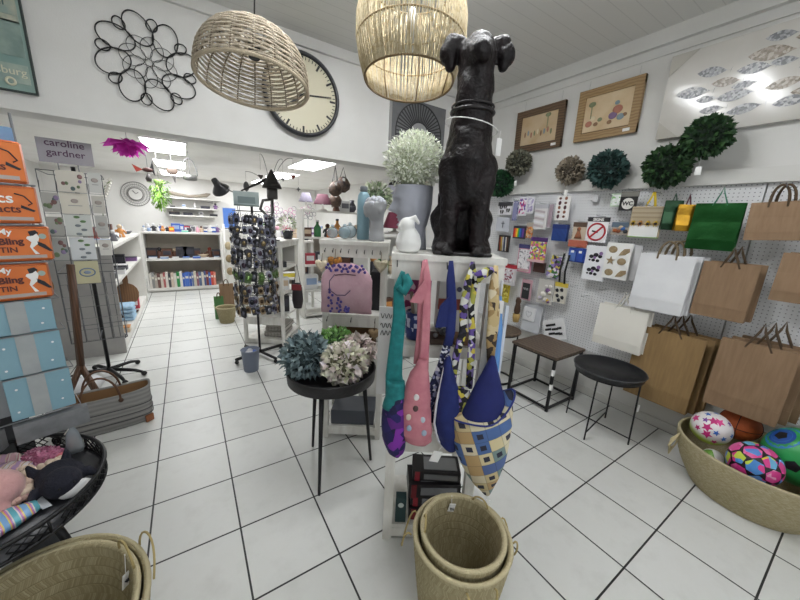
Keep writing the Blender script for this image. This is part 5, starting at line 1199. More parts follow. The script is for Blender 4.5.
mb.ball((-.01, -.055, .05), .05, 14, 10); mb.tube([(-.045, .055, .05), (-.055, .075, .09)], [.02, .006], 8); mb.tube([(.035, .06, .05), (.045, .085, .085)], [.02, .006], 8); mb.tube([(-.06, -.02, .04), (-.095, -.055, .02)], [.02, .008], 8); mb.tube([(.055, -.03, .04), (.08, -.06, .02)], [.02, .008], 8)
fused(mb, 'body', mat('1b1c28', .95, bump=.3, bscale=150), t, .005, 10)
MB().ball((.01, -.085, .026), .034, 14, 10, (1.3, .7, .7)).build('white_belly', mat('cfcfcf', .95), t)
for s in (-1, 1): MB().ball((-.01 + s * .018, -.098, .06), .004, 8, 6).build('eye', black_matte, t)
cello = mat_voro(('b8c8d8', 'd8a4b8', 'd8cf8a', 'c9b4d8', '9ab8d0', 'e0d8d8'), 34, .15)
def packet_pile(label, loc, cols, n, rz, L=.1, seed=1):
    t = thing('sweet_packet', label, 'packet', loc, rz); q = random.Random(seed)
    mb = MB(); rings = []
    for i in range(11):
        u = i / 10; rr = .034 * math.sin(PI * (.08 + .84 * u)) ** .5
        rings.append([((u - .5) * L * 2, rr * 1.25 * math.cos(a) + .004 * q.uniform(-1, 1), max(.002, .026 + rr * .75 * math.sin(a) + .004 * q.uniform(-1, 1))) for a in [2 * PI * k / 14 for k in range(14)]])
    mb.loft(rings).build('wrapped_sweets', mat_wave('', '', 7, 1.2, .15, 'X', (1, .4, 1), .2, cols=cols, const=True), t)
    for s in (-1, 1): MB().prism([(s * L, -.03), (s * (L + .02), -.035), (s * (L + .02), .035), (s * L, .03)], .002, 'xy', .02).build('crimped_end', mat('cfd3d8', .2), t)
packet_pile('packet of striped pastel sweets at the front rim of the toy tray', (-.54, 1.265, TZ), ['7aa4d0', 'dccb6a', 'd87a9a', 'a884c4', 'e0d4cc', '6ab4c4'], 6, .55, .075, 1)
packet_pile('packet of orange and blue pastel sweets at the far left of the toy tray', (-.70, 1.25, TZ), ['d8824a', '6aa0d0', 'd8c76a', 'd87a94'], 6, .3, .075, 2)
packet_pile('packet of purple and gold wrapped sweets at the back of the toy tray', (-.63, 1.545, TZ), ['a88ab0', 'd8b49a', 'cfc0d0', 'b89a6a', 'd8d0d0'], 6, -.15, .08, 3)
packet_pile('packet of pink and cream wrapped sweets left of the pink sequin toy', (-.66, 1.605, TZ), ['d8b0b8', 'e0d4cc', 'c98a9c', 'd8c8b0', 'cfa8c0'], 6, .1, .06, 4)
packet_pile('packet of lilac wrapped sweets between the plush octopus and the far rim', (-.76, 1.53, TZ), ['b49ac0', 'd8d0dc', '9a84b0', 'd8c0a0'], 6, .3, .06, 5)
t = thing('sequin_purse', 'pink sequin covered soft toy at the back right of the toy tray', 'soft toy', (-.53, 1.575, TZ), -.5)
mb = MB(); leaf_ball(mb, .06, 420, .012, .012, (0, 0, .03), (1.25, .7, .5), .9, 9); mb.build('sequins', mat_island(['c97a9a', 'd89ab4', 'b86a8c', 'e0b4c8', 'cf8aa8'], .25), t); MB().ball((0, 0, .03), .053, 16, 10, (1.25, .7, .5)).build('body', mat('b06a88', .7), t)
MB().ball((.075, -.01, .03), .022, 12, 8).build('head', mat('d0727c', .8), t)
t = thing('twine_bag', 'small clear pointed bag tied with white twine at the back of the toy tray', 'gift bag', (-.452, 1.605, TZ), .2)
MB().lathe([(.026, 0), (.028, .02), (.018, .085), (.005, .12)], 12, ex=1, ey=.6).build('bag', mat('b4c0c8', .2, 0, alpha=.55), t); MB().lathe([(.016, .004), (.018, .04), (.009, .07)], 10, ex=1, ey=.6).build('filling', mat('a0764a', .8), t)
MB().tube([(0, 0, .115), (.012, 0, .14), (.004, 0, .165), (-.008, 0, .14), (0, 0, .115), (-.02, -.01, .09)], .002, 5).build('twine', mat('d9d8d0', .9), t)

# --- grey tote basket
t = thing('tote_basket', 'wide grey woven tote with brown leather handles on the floor', 'bag', (-.59, 2.72, 0), .12)
tm = mat_wave('7d7c7a', '8e8d8a', 10, 1, .9, 'Z', bump=.3); 
rows = [(0, 0, 0, .235, .075), (0, 0, .01, .25, .085), (0, 0, .08, .262, .09), (0, 0, .2, .262, .09), (0, 0, .255, .268, .095), (0, 0, .262, .265, .092), (0, 0, .252, .255, .083), (0, 0, .1, .25, .08), (0, 0, .02, .22, .06)]
MB().loft([[(cx + rx * math.copysign(abs(math.cos(a)) ** .5, math.cos(a)), cy + ry * math.copysign(abs(math.sin(a)) ** .6, math.sin(a)), z + .02 * abs(math.cos(a)) ** 2 * (1 if z > .19 else 0)) for a in [2 * PI * k / 36 for k in range(36)]] for cx, cy, z, rx, ry in rows]).build('tote_body', tm, t)
MB().loft([[(rx * math.copysign(abs(math.cos(a)) ** .5, math.cos(a)), ry * math.copysign(abs(math.sin(a)) ** .6, math.sin(a)), z + .02 * math.cos(a) ** 2) for a in [2 * PI * k / 36 for k in range(36)]] for rx, ry, z in ((.254, .082, .25), (.25, .079, .18), (.244, .075, .08))], False).build('lining', mat('8a6a48', .9), t)
for z in (.06, .1, .15): MB().loft([[(rx * math.copysign(abs(math.cos(a)) ** .5, math.cos(a)), ry * math.copysign(abs(math.sin(a)) ** .6, math.sin(a)), z + dz) for a in [2 * PI * k / 36 for k in range(36)]] for rx, ry, dz in ((.262, .09, -.004), (.266, .094, 0), (.262, .09, .004))], False).build('dark_band', mat('4c4b4c', .9), t)
for y in (-.095, .095):
    MB().tube([(-.1 * math.cos(a) , y * (1 - .3 * math.sin(a)), .23 + .17 * math.sin(a)) for a in [PI * k / 16 for k in range(17)]], .007, 6).build('handle', mat('5c3d28', .5), t)
    for s in (-1, 1): MB().ball((s * .1, y * 1.02, .225), .014, 10, 6, (1, .4, 1.2)).build('handle_stud', mat('4a3020', .5), t)
bx('corner_patch', mat('8a5230', .6), t, (.235, -.08, .03), (.05, .012, .05), (0, 0, .5))
for k, (x, y, lb) in enumerate(((-.86, 3.40, 'front one of two white rounded bundles on the floor behind the grey tote'), (-1.2, 3.46, 'rear one of two white rounded bundles on the floor behind the grey tote'))):
    t = thing('white_bundle', lb, 'bag', (x, y, 0), .3 * k); mb = MB(); mb.lathe([(.08, 0), (.13, .02), (.145, .06), (.12, .1), (.06, .12), (.01, .122)], 24, ex=1.1); o = mb.build('bundle_body', mat('d6d7da', .5), t); crumple(o, .015, .09)
    MB().tube([(-.03, 0, .12), (0, 0, .16), (.03, 0, .12)], .004, 5).build('tie', tag_white, t)
# --- wooden stand
t = thing('wooden_stand', 'brown wooden post on splayed feet before the card spinner', 'stand', (-.74, 3.05, 0)); wd = mat_wave('4a301e', '5f3f28', 12, 3, .5, 'X', (2, 2, .15))
MB().tube([(.05, 0, 1.1), (.0, 0, .34)], .022, 4).build('post', wd, t)
for a in (3.5, 5.6, 1.4): MB().tube([(0, 0, .36), (.16 * math.cos(a), .16 * math.sin(a), .01)], .02, 4).build('foot', wd, t)
# --- greeting card spinner with sign
CS = (-.70, 3.62)
t = thing('card_spinner', 'wire greeting card spinner with a grey name sign on top', 'display rack', (*CS, 0), .12)
sgm = mat('9c989e', .5)
bx('sign', sgm, t, (0, -.3, 1.85), (.275, .012, .155)); text('lettering', 'caroline\ngardner', .062, mat('4c2a48'), t, (0, -.307, 1.87), FRONT, .0006, bold=.0005); text('small_print', 'made in england', .012, tag_white, t, (.07, -.107, 1.79), FRONT, .0004) if False else None
MB().tube([(0, 0, .1), (0, 0, 1.78)], .014, 10).build('pole', black_metal, t)
for s in (-1, 1): MB().tube([(s * .05, -.29, 1.70), (s * .05, -.3, 1.78)], .004, 5).build('sign_bracket', gm, t)
wr = mat('5b5d62', .4, .6)
for z in (1.58, 1.43, 1.275, 1.1, .92, .74, .56):
    for x, w in ((0, .15), (.125, .075), (-.12, .08)):
        mb = MB(); mb.tube([(x - w / 2, -.3, z + .07), (x - w / 2, -.335, z + .0), (x + w / 2, -.335, z), (x + w / 2, -.3, z + .07)], .0018, 4); mb.build('pocket_wire', wr, t)
        if z < 1.0:
            mb = MB(); mb.tube([(x - w / 2, -.3, z + .07), (x - w / 2, -.3, z - .1), (x + w / 2, -.3, z - .1), (x + w / 2, -.3, z + .07)], .0018, 4); mb.tube([(x, -.3, z + .07), (x, -.3, z - .1), (x, -.335, z)], .0018, 4); mb.build('pocket_wire', wr, t)
for x in (-.165, -.08, .08, .165): MB().tube([(x, -.295, .45), (x, -.295, 1.72)], .0028, 5).build('upright_wire', wr, t)
for z in (.45, 1.0, 1.72):
    mb = MB(); mb.tube([(-.165, -.295, z), (.165, -.295, z), (.165, .2, z), (-.165, .2, z)], .003, 5, True); mb.tube([(0, -.295, z), (0, .2, z)], .003, 5); mb.build('wire_tier', wr, t)
for a in (-.5, .75, 2.0, 2.75, 5.1):
    MB().tube([(0, 0, .075), (.2 * math.cos(a), .2 * math.sin(a), .055), (.26 * math.cos(a), .26 * math.sin(a), .035)], [.018, .015, .012], 8).build('star_foot', black_metal, t); MB().ball((.27 * math.cos(a), .27 * math.sin(a), .022), .022, 10, 8).build('castor', black_matte, t)
def cs_pt(x, y, z): return (CS[0] + x * math.cos(.12) - y * math.sin(.12), CS[1] + x * math.sin(.12) + y * math.cos(.12), z)
def card(label, x, z, w, h, c, motif, rz=.12):
    t = thing('greeting_card', label, 'card', cs_pt(x, -.322, z), rot=(-.1, 0, rz)); bx('card_front', mat(c, .6), t, (0, 0, 0), (w, .004, h))
    if motif == 'floral':
        for k in range(6): MB().ball((rnd.uniform(-.35, .35) * w, -.003, rnd.uniform(-.35, .35) * h), rnd.uniform(.009, .016), 8, 5, (1, .15, 1.2)).build('printed_motif', mat(('7a5a58', '6a7a5a', '8a7a9a', '5a6a6a')[k % 4], .7), t)
    elif motif == 'plant':
        for k in range(5): MB().ball(((k % 2 - .5) * .03 + .01, -.003, (-.06 + .03 * k)), .012, 8, 5, (1.4, .15, .8)).build('printed_leaf', mat('5f7f52' if k > 2 else '7a8288', .7), t)
    elif motif == 'oval':
        MB().tube([(.042 * math.cos(a), -.004, .03 * math.sin(a)) for a in [2 * PI * k / 20 for k in range(20)]], .004, 5, True).build('printed_oval', mat('6a80a0', .7), t); MB().ball((0, -.003, 0), .018, 8, 5, (1.2, .1, .7)).build('printed_oval', mat('8a9ab4', .7), t)
    else:
        bx('printed_line', mat('9a9a98', .7), t, (0, -.003, -.1 * h), (w * .5, .002, .005))
        MB().ball((0, -.003, .12 * h), .02, 8, 5, (1, .12, .8)).build('printed_motif', mat('a49a94', .7), t)
for a in (('floral greeting card at the top centre of the card spinner', 0, 1.655, .145, .145, 'cfcabf', 'floral'), ('white greeting card at the top right of the card spinner', .125, 1.66, .07, .14, 'c9c9c6', 'line'),
          ('cream square greeting card in the second row of the card spinner', 0, 1.505, .145, .145, 'd6d1c4', 'line'), ('pale greeting card, second row right of the card spinner', .125, 1.505, .068, .125, 'bdbab2', 'line'), ('grey flower card, second row left of the card spinner', -.12, 1.505, .085, .13, 'a9a7a2', 'floral'),
          ('pale card with a green sprig in the third row of the card spinner', 0, 1.35, .14, .16, 'cdd0cc', 'plant'), ('pale card, third row right of the card spinner', .125, 1.345, .068, .16, 'b4b4b0', 'line'), ('grey card, third row left of the card spinner', -.12, 1.335, .085, .145, 'a3a29c', 'floral'),
          ('pale card with grey balloons in the fourth row of the card spinner', 0, 1.18, .135, .17, 'd2d5d7', 'plant'), ('dim card, fourth row left of the card spinner', -.12, 1.18, .08, .16, '9b9c98', 'floral'), ('white tall card, fourth row right of the card spinner', .125, 1.19, .07, .12, 'd0cec8', 'line'),
          ('cream card with a blue oval, lowest of the filled spinner pockets', 0, 1.005, .13, .17, 'c4bf9c', 'oval')): card(*a)
t = thing('leaf_ornament', 'brown leaf shaped ornament hanging beside the card spinner', 'ornament', cs_pt(-.17, -.36, 1.26)); MB().ball((0, 0, 0), .03, 12, 10, (.8, .3, 2)).build('leaf', mat('6a4a2c', .6), t); MB().tube([(0, 0, .06), (0, 0, .16)], .0015, 4).build('string', tag_white, t)
t = thing('leaf_ornament', 'small brown leaf shaped ornament lower beside the card spinner', 'ornament', cs_pt(-.2, -.38, .93)); MB().ball((0, 0, 0), .024, 12, 10, (.8, .3, 2)).build('leaf', mat('7a5a30', .6), t); MB().tube([(0, 0, .05), (0, 0, .3)], .0015, 4).build('string', tag_white, t)

# ================================================================== BACK ROOM
shelfw = mat('dcdbd6', .5, c2='d2d0ca', nscale=6); inner = mat('b8b0a4', .6, c2='ada598', nscale=6)
C_ = lambda s: mat(s, .5)
# --- far counter unit
fc_ = thing('shelf_counter', 'long white counter with open shelves at the far end of the aisle', 'shelving', (-.07, 7.2, 0))
bx('counter_top', shelfw, fc_, (0, .24, 1.085), (1.22, .5, .03)); bx('shelf', shelfw, fc_, (0, .24, .6), (1.18, .46, .03)); bx('bottom_board', shelfw, fc_, (0, .24, .06), (1.18, .46, .05))
bx('back_panel', inner, fc_, (0, .475, .57), (1.18, .015, 1.0)); bx('plinth', shelfw, fc_, (0, .26, .018), (1.18, .42, .035))
for s in (-1, 1): bx('side_panel', shelfw, fc_, (s * .6, .24, .55), (.025, .48, 1.05))
bookc = ['d4d0c8', '8a8a88', 'b0a89c', '6a4a44', 'c9c0b4', 'a85a5a', 'd8d4cc', '4a4a50', 'c9b8a8', 'd6d2ca', '2f8a4a', 'e0ddd6', '3f62b0', '4a70c0', '3a56a0', '6a7a9a', 'c4bca8', '8a5a6a', '5a6a8a', 'd6cfc0', '4a5a8a', '7a3a3a', '3a66b4', 'c04a3a', 'd88a78']
bn = ['cream', 'grey', 'taupe', 'brown', 'beige', 'rose', 'white', 'black', 'tan', 'pale', 'bright green', 'white', 'blue', 'wide blue', 'dark blue', 'grey blue', 'sand', 'mauve', 'slate', 'ivory', 'navy', 'maroon', 'royal blue', 'red', 'salmon']
ordn = ['first', 'second', 'third', 'fourth', 'fifth', 'sixth', 'seventh', 'eighth', 'ninth', 'tenth', 'eleventh', 'twelfth', 'thirteenth', 'fourteenth', 'fifteenth', 'sixteenth', 'seventeenth', 'eighteenth', 'nineteenth', 'twentieth', 'twenty-first', 'twenty-second', 'twenty-third', 'twenty-fourth', 'twenty-fifth']
def book(label, loc, d, c, group, rz=0, tilt=0):
    t = thing('book', label, 'book', loc, group=group, rot=(0, tilt, rz))
    bx('cover', C_(c), t, (0, 0, d[2] / 2), d); bx('pages', paper_white, t, (0, .006, d[2] / 2), (d[0] * .8, d[1], d[2] * .97)); bx('spine_label', C_('d8d4c8'), t, (0, -d[1] / 2 - .001, d[2] * .68), (d[0] * .7, .002, d[2] * .16))
    return t
x = -.60
for k in range(25):
    w = (.032, .04, .036, .046, .038)[k % 5] * (1.5 if k in (10, 13) else 1) * .95; h = (.27, .24, .25, .28, .26)[(k * 3) % 5]
    book(f'{bn[k]} spined book, {ordn[k]} from the left on the far counter\'s bottom board', (-.07 + x + w / 2 + .02, 7.3, .0855), (w, .17, h), bookc[k], 'books on the far counter', 0, .0)
    x += w + .004
# clutter makers: each a thing with parts
def k_box(t, s, c, c2): bx('carton', C_(c), t, (0, 0, .5 * s), (s * .9, s * .5, s)); bx('cover_label', C_(c2), t, (0, -s * .25 - .002, s * .55), (s * .7, .004, s * .45))
def k_flat(t, s, c, c2): bx('carton', C_(c), t, (0, 0, .2 * s), (s * 1.5, s * .8, s * .4)); bx('lid', C_(c2), t, (0, 0, s * .43), (s * 1.53, s * .83, s * .06))
def k_bottle(t, s, c, c2): MB().lathe([(.2 * s, 0), (.22 * s, .05 * s), (.22 * s, .55 * s), (.08 * s, .75 * s), (.08 * s, .92 * s)], 14).build('bottle', mat(c, .25), t); MB().lathe([(.09 * s, .9 * s), (.09 * s, s)], 12).build('cap', C_(c2), t)
def k_vase(t, s, c, c2): MB().lathe([(.2 * s, 0), (.36 * s, .25 * s), (.34 * s, .5 * s), (.16 * s, .8 * s), (.22 * s, s)], 16).build('vase', mat(c, .35), t); MB().ring((0, 0, .5 * s), .34 * s, .02 * s, 20, 5).build('band', C_(c2), t)
def k_fig(t, s, c, c2):
    MB().lathe([(.26 * s, 0), (.28 * s, .06 * s), (.2 * s, .3 * s), (.24 * s, .5 * s), (.1 * s, .68 * s)], 12).build('body', C_(c), t); MB().ball((0, 0, .8 * s), .17 * s, 12, 8).build('head', C_(c2), t)
    for q_ in (-1, 1): MB().tube([(q_ * .2 * s, 0, .55 * s), (q_ * .36 * s, -.08 * s, .3 * s)], .06 * s, 6).build('arm', C_(c), t)
def k_mug(t, s, c, c2): MB().lathe([(.34 * s, 0), (.38 * s, .05 * s), (.38 * s, .8 * s), (.34 * s, .8 * s), (.32 * s, .1 * s)], 16).build('mug', mat(c, .3), t); MB().tube([(.37 * s, 0, .65 * s), (.6 * s, 0, .6 * s), (.6 * s, 0, .25 * s), (.37 * s, 0, .18 * s)], .05 * s, 6).build('handle', mat(c2, .3), t)
def k_frame(t, s, c, c2): bx('frame', C_(c), t, (0, 0, s * .5), (s * .8, .02, s)); bx('picture', C_(c2), t, (0, -.012, s * .5), (s * .6, .004, s * .8)); MB().tube([(0, .01, s * .6), (0, .1 * s + .02, 0)], .006, 5).build('strut', C_(c), t)
def k_bowl(t, s, c, c2): MB().lathe([(.2 * s, 0), (.3 * s, .06 * s), (.55 * s, .35 * s), (.52 * s, .35 * s), (.25 * s, .09 * s)], 18).build('bowl', mat(c, .4), t); [MB().ball((.16 * s * math.cos(a), .16 * s * math.sin(a), .3 * s), .13 * s, 8, 6).build('filling', C_(c2), t) for a in (0, 2.1, 4.2)]
def k_plant(t, s, c, c2):
    MB().lathe([(.2 * s, 0), (.28 * s, .4 * s), (.26 * s, .42 * s)], 14).build('pot', C_(c), t); mb = MB(); leaf_ball(mb, .35 * s, 60, .3 * s, .12 * s, (0, 0, .7 * s), seed=int(s * 1000)); mb.build('leaves', mat_island([c2, c2, '6a8a50'], .6), t)
KM = dict(box=(k_box, 'box', 'box'), flat=(k_flat, 'flat_box', 'box'), bottle=(k_bottle, 'bottle', 'bottle'), vase=(k_vase, 'vase', 'vase'), fig=(k_fig, 'figurine', 'figurine'), mug=(k_mug, 'mug', 'mug'), frame=(k_frame, 'photo_frame', 'frame'), bowl=(k_bowl, 'bowl', 'bowl'), plant=(k_plant, 'potted_plant', 'plant'))
def put(kind, label, loc, s, c, c2, rz=0., group=None):
    f_, nm, cat = KM[kind]; t = thing(nm, label, cat, (loc[0], loc[1], loc[2] + .0015), rz, group); f_(t, s, c, c2); return t
cname = {'3f5fb0': 'blue', 'd8d8d8': 'white', '8a3a2a': 'rust', '2a2a30': 'black', 'c98a4a': 'amber', '8fa4c4': 'pale blue', '5a3a2c': 'brown', 'd86a3a': 'orange', '7ac0a8': 'mint', '6a6a70': 'grey', 'b03a4a': 'red', '7a5a8a': 'purple', 'c9b49a': 'beige', '3a7a4a': 'green', 'd8a4b4': 'pink', '3a3a44': 'charcoal', 'd8c84a': 'yellow'}
def row(desc, items, place, where, group=None):
    """items: (kind, size, colour, colour2); place(k, n) -> loc, rz"""
    n = len(items)
    for k, (kd, s, c, c2) in enumerate(items):
        loc, rz = place(k, n); put(kd, f'{cname[c]} {KM[kd][1].replace("_", " ")}, {ordn[k]} from the left {where}', loc, s, c, c2, rz, group)
row('', [('fig', .1, 'd8d8d8', '8fa4c4'), ('mug', .07, '8fa4c4', 'd8d8d8'), ('fig', .14, '2a2a30', 'd8d8d8'), ('bottle', .1, 'd8d8d8', '3a7a4a'), ('vase', .1, 'c98a4a', 'd8d8d8'), ('fig', .11, '3a3a44', 'd8d8d8'), ('box', .09, 'd86a3a', 'd8c84a'), ('box', .15, '3f5fb0', '8fa4c4'), ('box', .13, '3f5fb0', 'd8d8d8'), ('flat', .07, '7ac0a8', 'd8d8d8'), ('mug', .09, '2a2a30', 'd8d8d8'), ('frame', .11, 'd8d8d8', '6a6a70'), ('bottle', .12, 'd8a4b4', 'd8d8d8'), ('fig', .12, 'c9b49a', '5a3a2c'), ('flat', .07, '3f5fb0', 'd8d8d8'), ('vase', .13, 'd8d8d8', 'd8a4b4'), ('box', .1, '3f5fb0', 'd8d8d8'), ('fig', .15, '7a5a8a', 'd8d8d8')],
    lambda k, n: ((-.64 + 1.14 * k / (n - 1), 7.32 + .06 * (k % 3), 1.1), 0), 'on top of the far counter')
row('', [('box', .18, '2a2a30', '5a3a2c'), ('fig', .2, '5a3a2c', '2a2a30'), ('box', .17, '5a3a2c', '3a3a44'), ('fig', .18, '5a3a2c', 'c9b49a'), ('box', .2, '3a3a44', '2a2a30'), ('box', .2, '2a2a30', '3a3a44'), ('box', .17, '3a3a44', '5a3a2c'), ('bowl', .2, 'c9b49a', '5a3a2c'), ('fig', .2, '5a3a2c', '8a3a2a'), ('box', .15, '3a3a44', '5a3a2c')],
    lambda k, n: ((-.58 + 1.03 * k / (n - 1), 7.42, .615), 0), 'deep on the far counter\'s middle shelf')
row('', [('flat', .08, 'd8d8d8', '8fa4c4'), ('flat', .08, '8fa4c4', 'd8d8d8'), ('flat', .07, 'd8d8d8', 'd8d8d8'), ('flat', .07, '8fa4c4', '3f5fb0'), ('flat', .08, '3f5fb0', '8fa4c4'), ('flat', .05, 'd8d8d8', 'c9b49a'), ('flat', .06, 'd8d8d8', '8fa4c4')],
    lambda k, n: ((-.56 + 1.0 * k / (n - 1), 7.27, .615), 0), 'along the far counter\'s middle shelf edge')
# --- far wall shelves, long grey dish and clock
for k, z in enumerate((1.76, 1.55, 1.39)):
    t = thing('wall_shelf', ('top', 'middle', 'lowest')[k] + ' of the three white shelves on the far wall', 'shelf', (.16, FY - .16, z)); bx('board', shelfw, t, (0, 0, -.012), (1.1 - .1 * k, .3, .025))
    for s in (-1, 1): bx('bracket', shelfw, t, (s * .4, .06, -.06), (.02, .16, .07))
t = thing('driftwood_dish', 'long grey brown driftwood dish on the top far wall shelf', 'dish', (.1, FY - .17, 1.76))
MB().loft([[(x, .06 * math.cos(a) * w, .06 + dz + .045 * math.sin(a) * w) for a in [2 * PI * i / 12 for i in range(12)]] for x, w, dz in ((-.4, .2, .05), (-.36, .9, .03), (-.2, .8, 0), (0, .6, -.02), (.2, .8, 0), (.34, 1.1, .03), (.42, .3, .06))]).build('dish_body', mat('8c8478', .7, c2='a09686', nscale=12, stretch=(.2, 1, 1)), t); bx('foot', C_('5a4a3c'), t, (0, 0, .006), (.2, .08, .012))
row('', [('flat', .06, '2a2a30', '3a3a44'), ('box', .08, 'd8d8d8', '8fa4c4'), ('bottle', .12, 'd8d8d8', 'd8d8d8'), ('flat', .12, '3a3a44', '2a2a30'), ('fig', .14, '7a5a8a', '2a2a30')], lambda k, n: ((-.22 + .82 * k / (n - 1), FY - .17, 1.55), 0), 'on the middle far wall shelf')
row('', [('flat', .13, '2a2a30', '5a3a2c'), ('flat', .12, '3a3a44', '2a2a30'), ('box', .09, 'd8d8d8', '6a6a70'), ('flat', .1, '2a2a30', '3a3a44')], lambda k, n: ((-.2 + .75 * k / (n - 1), FY - .17, 1.39), 0), 'on the lowest far wall shelf')
row('', [('flat', .16, '3a3a44', '6a6a70'), ('flat', .14, '6a6a70', 'd8d8d8'), ('flat', .16, '2a2a30', '3a3a44')], lambda k, n: ((.0 + .8 * k / (n - 1), 8.2, 1.12), 0), 'on the table before the far wall')
t = thing('side_table', 'long white table between the far counter and the far wall', 'table', (.3, 8.2, 0)); bx('tabletop', shelfw, t, (0, 0, 1.1), (1.6, .5, .04))
for sx in (-1, 1):
    for sy in (-1, 1): bx('leg', shelfw, t, (sx * .75, sy * .2, .54), (.05, .05, 1.08))
t = thing('ring_clock', 'large grey wire ring clock on the far wall', 'clock', (-.84, FY - .02, 1.775))
for r, w in ((.24, .008), (.19, .004), (.145, .004), (.12, .01)): MB().ring((0, 0, 0), r, w, 48, 5, 'y').build('wire_ring', mat('8d8b88', .5, .3), t)
for k in range(36): a = 2 * PI * k / 36; MB().tube([(.12 * math.cos(a), 0, .12 * math.sin(a)), (.24 * math.cos(a), 0, .24 * math.sin(a))], .002, 4).build('spoke', mat('9a9895', .5, .3), t)
ylathe('face', [(.115, 0), (.115, .006)], mat('d9d8d4', .5), t, 36)
for a, L in ((.9, .06), (-.6, .08)): MB().tube([(0, -.012, 0), (L * math.sin(a), -.012, L * math.cos(a))], .004, 5).build('hand', ink, t)
# --- left shelf unit
lu = thing('shelf_unit', 'long white shelf unit along the left of the back aisle with grey end panel', 'shelving', (-.65, 4.2, 0))
endm = mat('a09e9a', .6, c2='939190', nscale=5, bump=.1, bscale=20)
bx('end_panel', endm, lu, (-.31, .012, .555), (.62, .025, 1.11)); bx('divider_panel', shelfw, lu, (-.31, 2.4, .555), (.62, .03, 1.11)); bx('back_panel', inner, lu, (-.61, 1.2, .55), (.02, 2.4, 1.05))
bx('counter_top', shelfw, lu, (-.3, 1.2, 1.095), (.62, 2.4, .03)); bx('shelf', shelfw, lu, (-.31, 1.2, .72), (.6, 2.36, .03)); bx('bottom_board', shelfw, lu, (-.31, 1.2, .06), (.6, 2.36, .08))
# on it
for a in (('vase', 'rust brown pot on the left shelf unit nearest the card spinner', (-.86, 4.75, 1.11), .16, '8a3a2a', '5a3a2c'), ('flat', 'white box at the front end of the left shelf unit top', (-.78, 4.6, 1.11), .1, 'd8d8d8', '8fa4c4'), ('fig', 'grey figurine on the left shelf unit top', (-.72, 4.95, 1.11), .13, '6a6a70', 'd8d8d8'), ('mug', 'white mug on the left shelf unit top', (-.74, 5.2, 1.11), .1, 'd8d8d8', 'd8d8d8'), ('fig', 'amber bear figurine on the left shelf unit top', (-.74, 5.6, 1.11), .17, 'c98a4a', 'c9b49a'), ('box', 'brown box behind the amber bear on the left shelf unit', (-.9, 5.7, 1.11), .16, '5a3a2c', 'c9b49a'), ('bottle', 'white bottle at the far end of the left shelf unit top', (-.78, 6.1, 1.11), .14, 'd8d8d8', '8fa4c4'), ('bowl', 'grey bowl at the far end of the left shelf unit top', (-.76, 6.35, 1.11), .12, '6a6a70', 'd8d8d8'),
          ('flat', 'black flat bag box, nearest on the left unit\'s middle shelf', (-.80, 4.6, .735), .14, '2a2a30', '6a6a70'), ('flat', 'white flat box on the left unit\'s middle shelf', (-.76, 4.9, .735), .14, 'd8d8d8', '2a2a30'), ('flat', 'charcoal flat box on the left unit\'s middle shelf', (-.78, 5.25, .735), .14, '3a3a44', 'd8d8d8'), ('box', 'black upright box on the left unit\'s middle shelf', (-.80, 5.6, .735), .15, '2a2a30', '3a3a44'), ('flat', 'purple flat box at the far end of the left unit\'s middle shelf', (-.76, 6.1, .735), .13, '7a5a8a', '3a3a44'),
          ('fig', 'black figurine beside the cutting board', (-.84, 5.05, .1), .22, '2a2a30', '5a3a2c'), ('box', 'red box on the bottom board of the left unit', (-.74, 5.75, .1), .16, 'b03a4a', 'd8d8d8'), ('flat', 'yellow rack on the bottom board of the left unit', (-.76, 4.65, .1), .14, 'c9b49a', 'c98a4a'), ('mug', 'black mug on the bottom board of the left unit nearest the end panel', (-.69, 4.4, .1), .06, '2a2a30', '2a2a30')): put(*a)
t = thing('folded_towels', 'stack of pale blue folded towels on the left unit bottom board', 'towels', (-.78, 5.2, .1))
for k in range(4): bx('folded_towel', mat('8fb0cc', .9, c2='a8c4d8', nscale=40), t, (0, 0, .025 + .05 * k), (.24, .26, .046), bevel=.02)
t = thing('cutting_board', 'brown wooden paddle cutting board leaning in the left unit', 'cutting board', (-.74, 5.5, .27), rot=(R(-8), 0, 0))
MB().prism([(.13 * math.cos(a), .15 + .15 * math.sin(a)) for a in [R(-90 + 24 * i) for i in range(8)]] + [(.03, .33), (.025, .4), (0, .42), (-.025, .4), (-.03, .33)] + [(.13 * math.cos(a), .15 + .15 * math.sin(a)) for a in [R(102 + 24 * i) for i in range(7)]], .02, 'xz', 0).build('board', mat_wave('6a4a30', '7f5c3c', 12, 3, .5, 'X'), t); MB().box((0, .01, -.085), (.2, .1, .02)).box((0, .03, -.05), (.05, .05, .07)).build('stand_foot', C_('4a3424'), t)
t['label'] = 'brown wooden paddle cutting board on a foot in the left unit'
t.location = (-.76, 5.5, .21)
t = thing('orchid', 'white orchid stem with arching blooms above the left shelf unit', 'plant', (-.86, 5.35, 1.11)); MB().lathe([(.04, 0), (.055, .1), (.05, .11)], 14).build('pot', C_('b8b4ac'), t)
MB().tube([(0, 0, .1), (.03, 0, .4), (.08, -.02, .62), (.14, -.04, .68)], .005, 5).build('stem', C_('6a7a4a'), t)
for k in range(9):
    u = k / 8; p = Vector((.03 + .1 * u, -.02, .42 + .26 * u)); mb = MB()
    for i in range(5): mb.leaf(p, (math.cos(i * 1.256), -.5, math.sin(i * 1.256)), .045, .035)
    mb.build('bloom', mat_island(['e4e2dc', 'd8d4cc', 'eeece8'], .6), t)
t = thing('hanging_fern', 'bright lime green trailing plant hanging before the far wall', 'plant', (-.235, 5.0, 1.78)); mb = MB(); q = random.Random(8)
